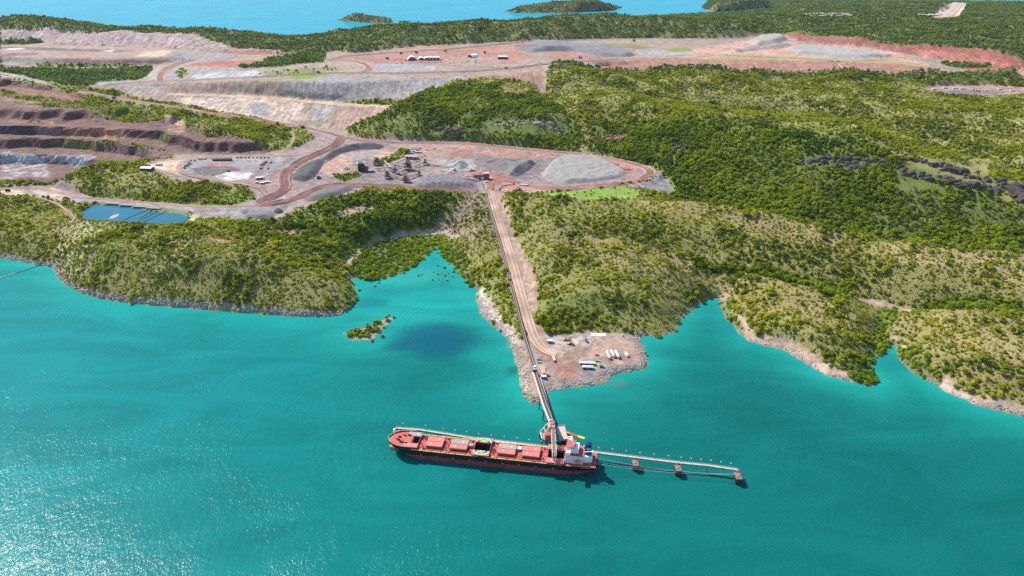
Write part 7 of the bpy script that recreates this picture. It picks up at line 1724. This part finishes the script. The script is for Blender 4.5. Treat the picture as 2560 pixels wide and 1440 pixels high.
# broken rock along the shores and the tipped rock of the breakwater
PCOL[9] = bpy.data.collections.new("rock_shapes"); SPEC[9] = [0, 0, 0, 0]
SHR = mat("shore_rock", (.36,.30,.26), .9, var=.4, scale=.4)
for i in range(4):
    ob = bpy.data.objects.new("rock_%d" % i, boulder_mesh(70 + i, SHR)); PCOL[9].objects.link(ob)
LEAF += [None] * 4 + [SHR]
def rocks_along(poly, step, wid, smin, smax, dens=1.0):
    out = []
    for a, b in zip(poly[:-1], poly[1:]):
        L = math.dist(a, b); n = int(L / step * dens)
        for _ in range(n):
            t = nrg.random(); off = abs(nrg.normal(0, wid)); dx, dy = (b[0] - a[0]) / L, (b[1] - a[1]) / L; sg = 1
            x = a[0] + (b[0] - a[0]) * t - dy * off; y = a[1] + (b[1] - a[1]) * t + dx * off
            out.append((x + nrg.uniform(-1, 1), y + nrg.uniform(-1, 1), nrg.uniform(smin, smax)))
    return out
near_c = [p for p in coast_w]
i0 = next(i for i, p in enumerate(COAST) if p == (1190, 745)); i1 = next(i for i, p in enumerate(COAST) if p == (1597, 838)); ih = next(i for i, p in enumerate(COAST) if p == (893, 750))
RK = rocks_along(near_c[:ih + 1], .55, 4.0, .5, 1.7) + rocks_along(near_c[i0:i1 + 1], .30, 6.0, .45, 1.3) + rocks_along(near_c[i1 + 1:], .8, 3.2, .35, 1.1) + rocks_along(islet_w + islet_w[:1], .3, 5.0, .4, 1.1)
# stones on the thin upper slopes of the left headland
for _ in range(2600):
    px_, py_ = nrg.uniform(150, 870), nrg.uniform(640, 775); u_ = at(px_, py_, 20); RK.append((u_[0], u_[1], nrg.uniform(.4, 1.2)))
RK = np.array(RK); nT = len(TX); zz_ = hsample(HZ, RK[:, 0], RK[:, 1]); kp = zz_ > -.8; RK = RK[kp]; zz_ = zz_[kp]
TX = np.concatenate([TX, RK[:, 0]]); TY = np.concatenate([TY, RK[:, 1]]); TZ = np.concatenate([TZ, zz_]); TK = np.concatenate([TK, np.full(len(RK), 9)]); TS = np.concatenate([TS, RK[:, 2]])
o = scatter_object("shore_rocks", "broken pale rock along the near shores and the breakwater", TK == 9, 9); o["category"] = "rocks"
# mangroves standing singly in the water
MG = [(898,727,.9),(938,716,.7),(928,706,.6),(948,708,.7),(1009,683,1.0),(1095,634,.7),(1095,665,.7),(1112,670,.9),(1083,681,.5),(1094,686,.7),(1104,684,.5),(1112,690,.9),(1121,684,.6),(1134,680,1.2),(1082,701,.7),(1097,700,.5),(1106,705,.4),(1117,702,.7),(1046,690,.8),(1053,687,.6),(1068,711,.4),(1132,692,.6),
      (985,795,1.1),(972,788,.6),(955,843,1.1),(932,854,.8),(960,820,.8),(945,812,.7),(930,815,.8),(918,812,.7)]
for i, (px, py, s) in enumerate(sorted(MG, key=lambda t: (t[1] > 740, t[0]))):
    x, y = at(px, py, 0)
    lb = ("lone round mangrove standing in the cove's water, %s from the left" % nth(i)) if py < 740 else "mangrove standing in the shallows round the islet, %s from the left" % nth(i - 22)
    gp = "single mangroves in the cove" if py < 740 else "single mangroves round the islet"
    solo_tree("mangrove_tree", lb, "mangrove", gp, x, y, .1, s, 2, i % 2, i * 1.7)
for i, (px, py, s) in enumerate([(890,838,1.0),(898,843,1.0),(905,834,.9),(912,842,1.0),(915,828,.9),(922,837,1.0),(928,830,.9),(936,828,1.0),(940,820,.9),(948,824,.9),(900,828,.6),(885,828,.6)]):
    x, y, z = on(px, py)
    solo_tree("mangrove_tree", "mangrove on the stony back of the islet, %s from its stony end" % nth(i), "mangrove", "mangroves on the islet", x, y, max(z, .2), s, 2, i % 2, i * 2.1)
print("PLANTS", len(TX), [int((TK == k).sum()) for k in range(5)])
# ------------------------------------------------------------------ air
hz_ = MB(); hz_.box((0, 38500, 250), (126000, 90000, 540)); hm = bpy.data.materials.new("haze"); hm.use_nodes = True; hn = hm.node_tree.nodes; hn.clear()
ho = hn.new("ShaderNodeOutputMaterial"); hv = hn.new("ShaderNodeVolumePrincipled"); hv.inputs["Color"].default_value = (.72, .84, 1.0, 1); hv.inputs["Density"].default_value = 0.8e-5; hv.inputs["Anisotropy"].default_value = .2
hm.node_tree.links.new(hv.outputs[0], ho.inputs["Volume"])
haze = hz_.build("haze", hm); tag(haze, "thin blue haze over the island and sea", "haze", kind="stuff")
scene.cycles.volume_bounces = 0
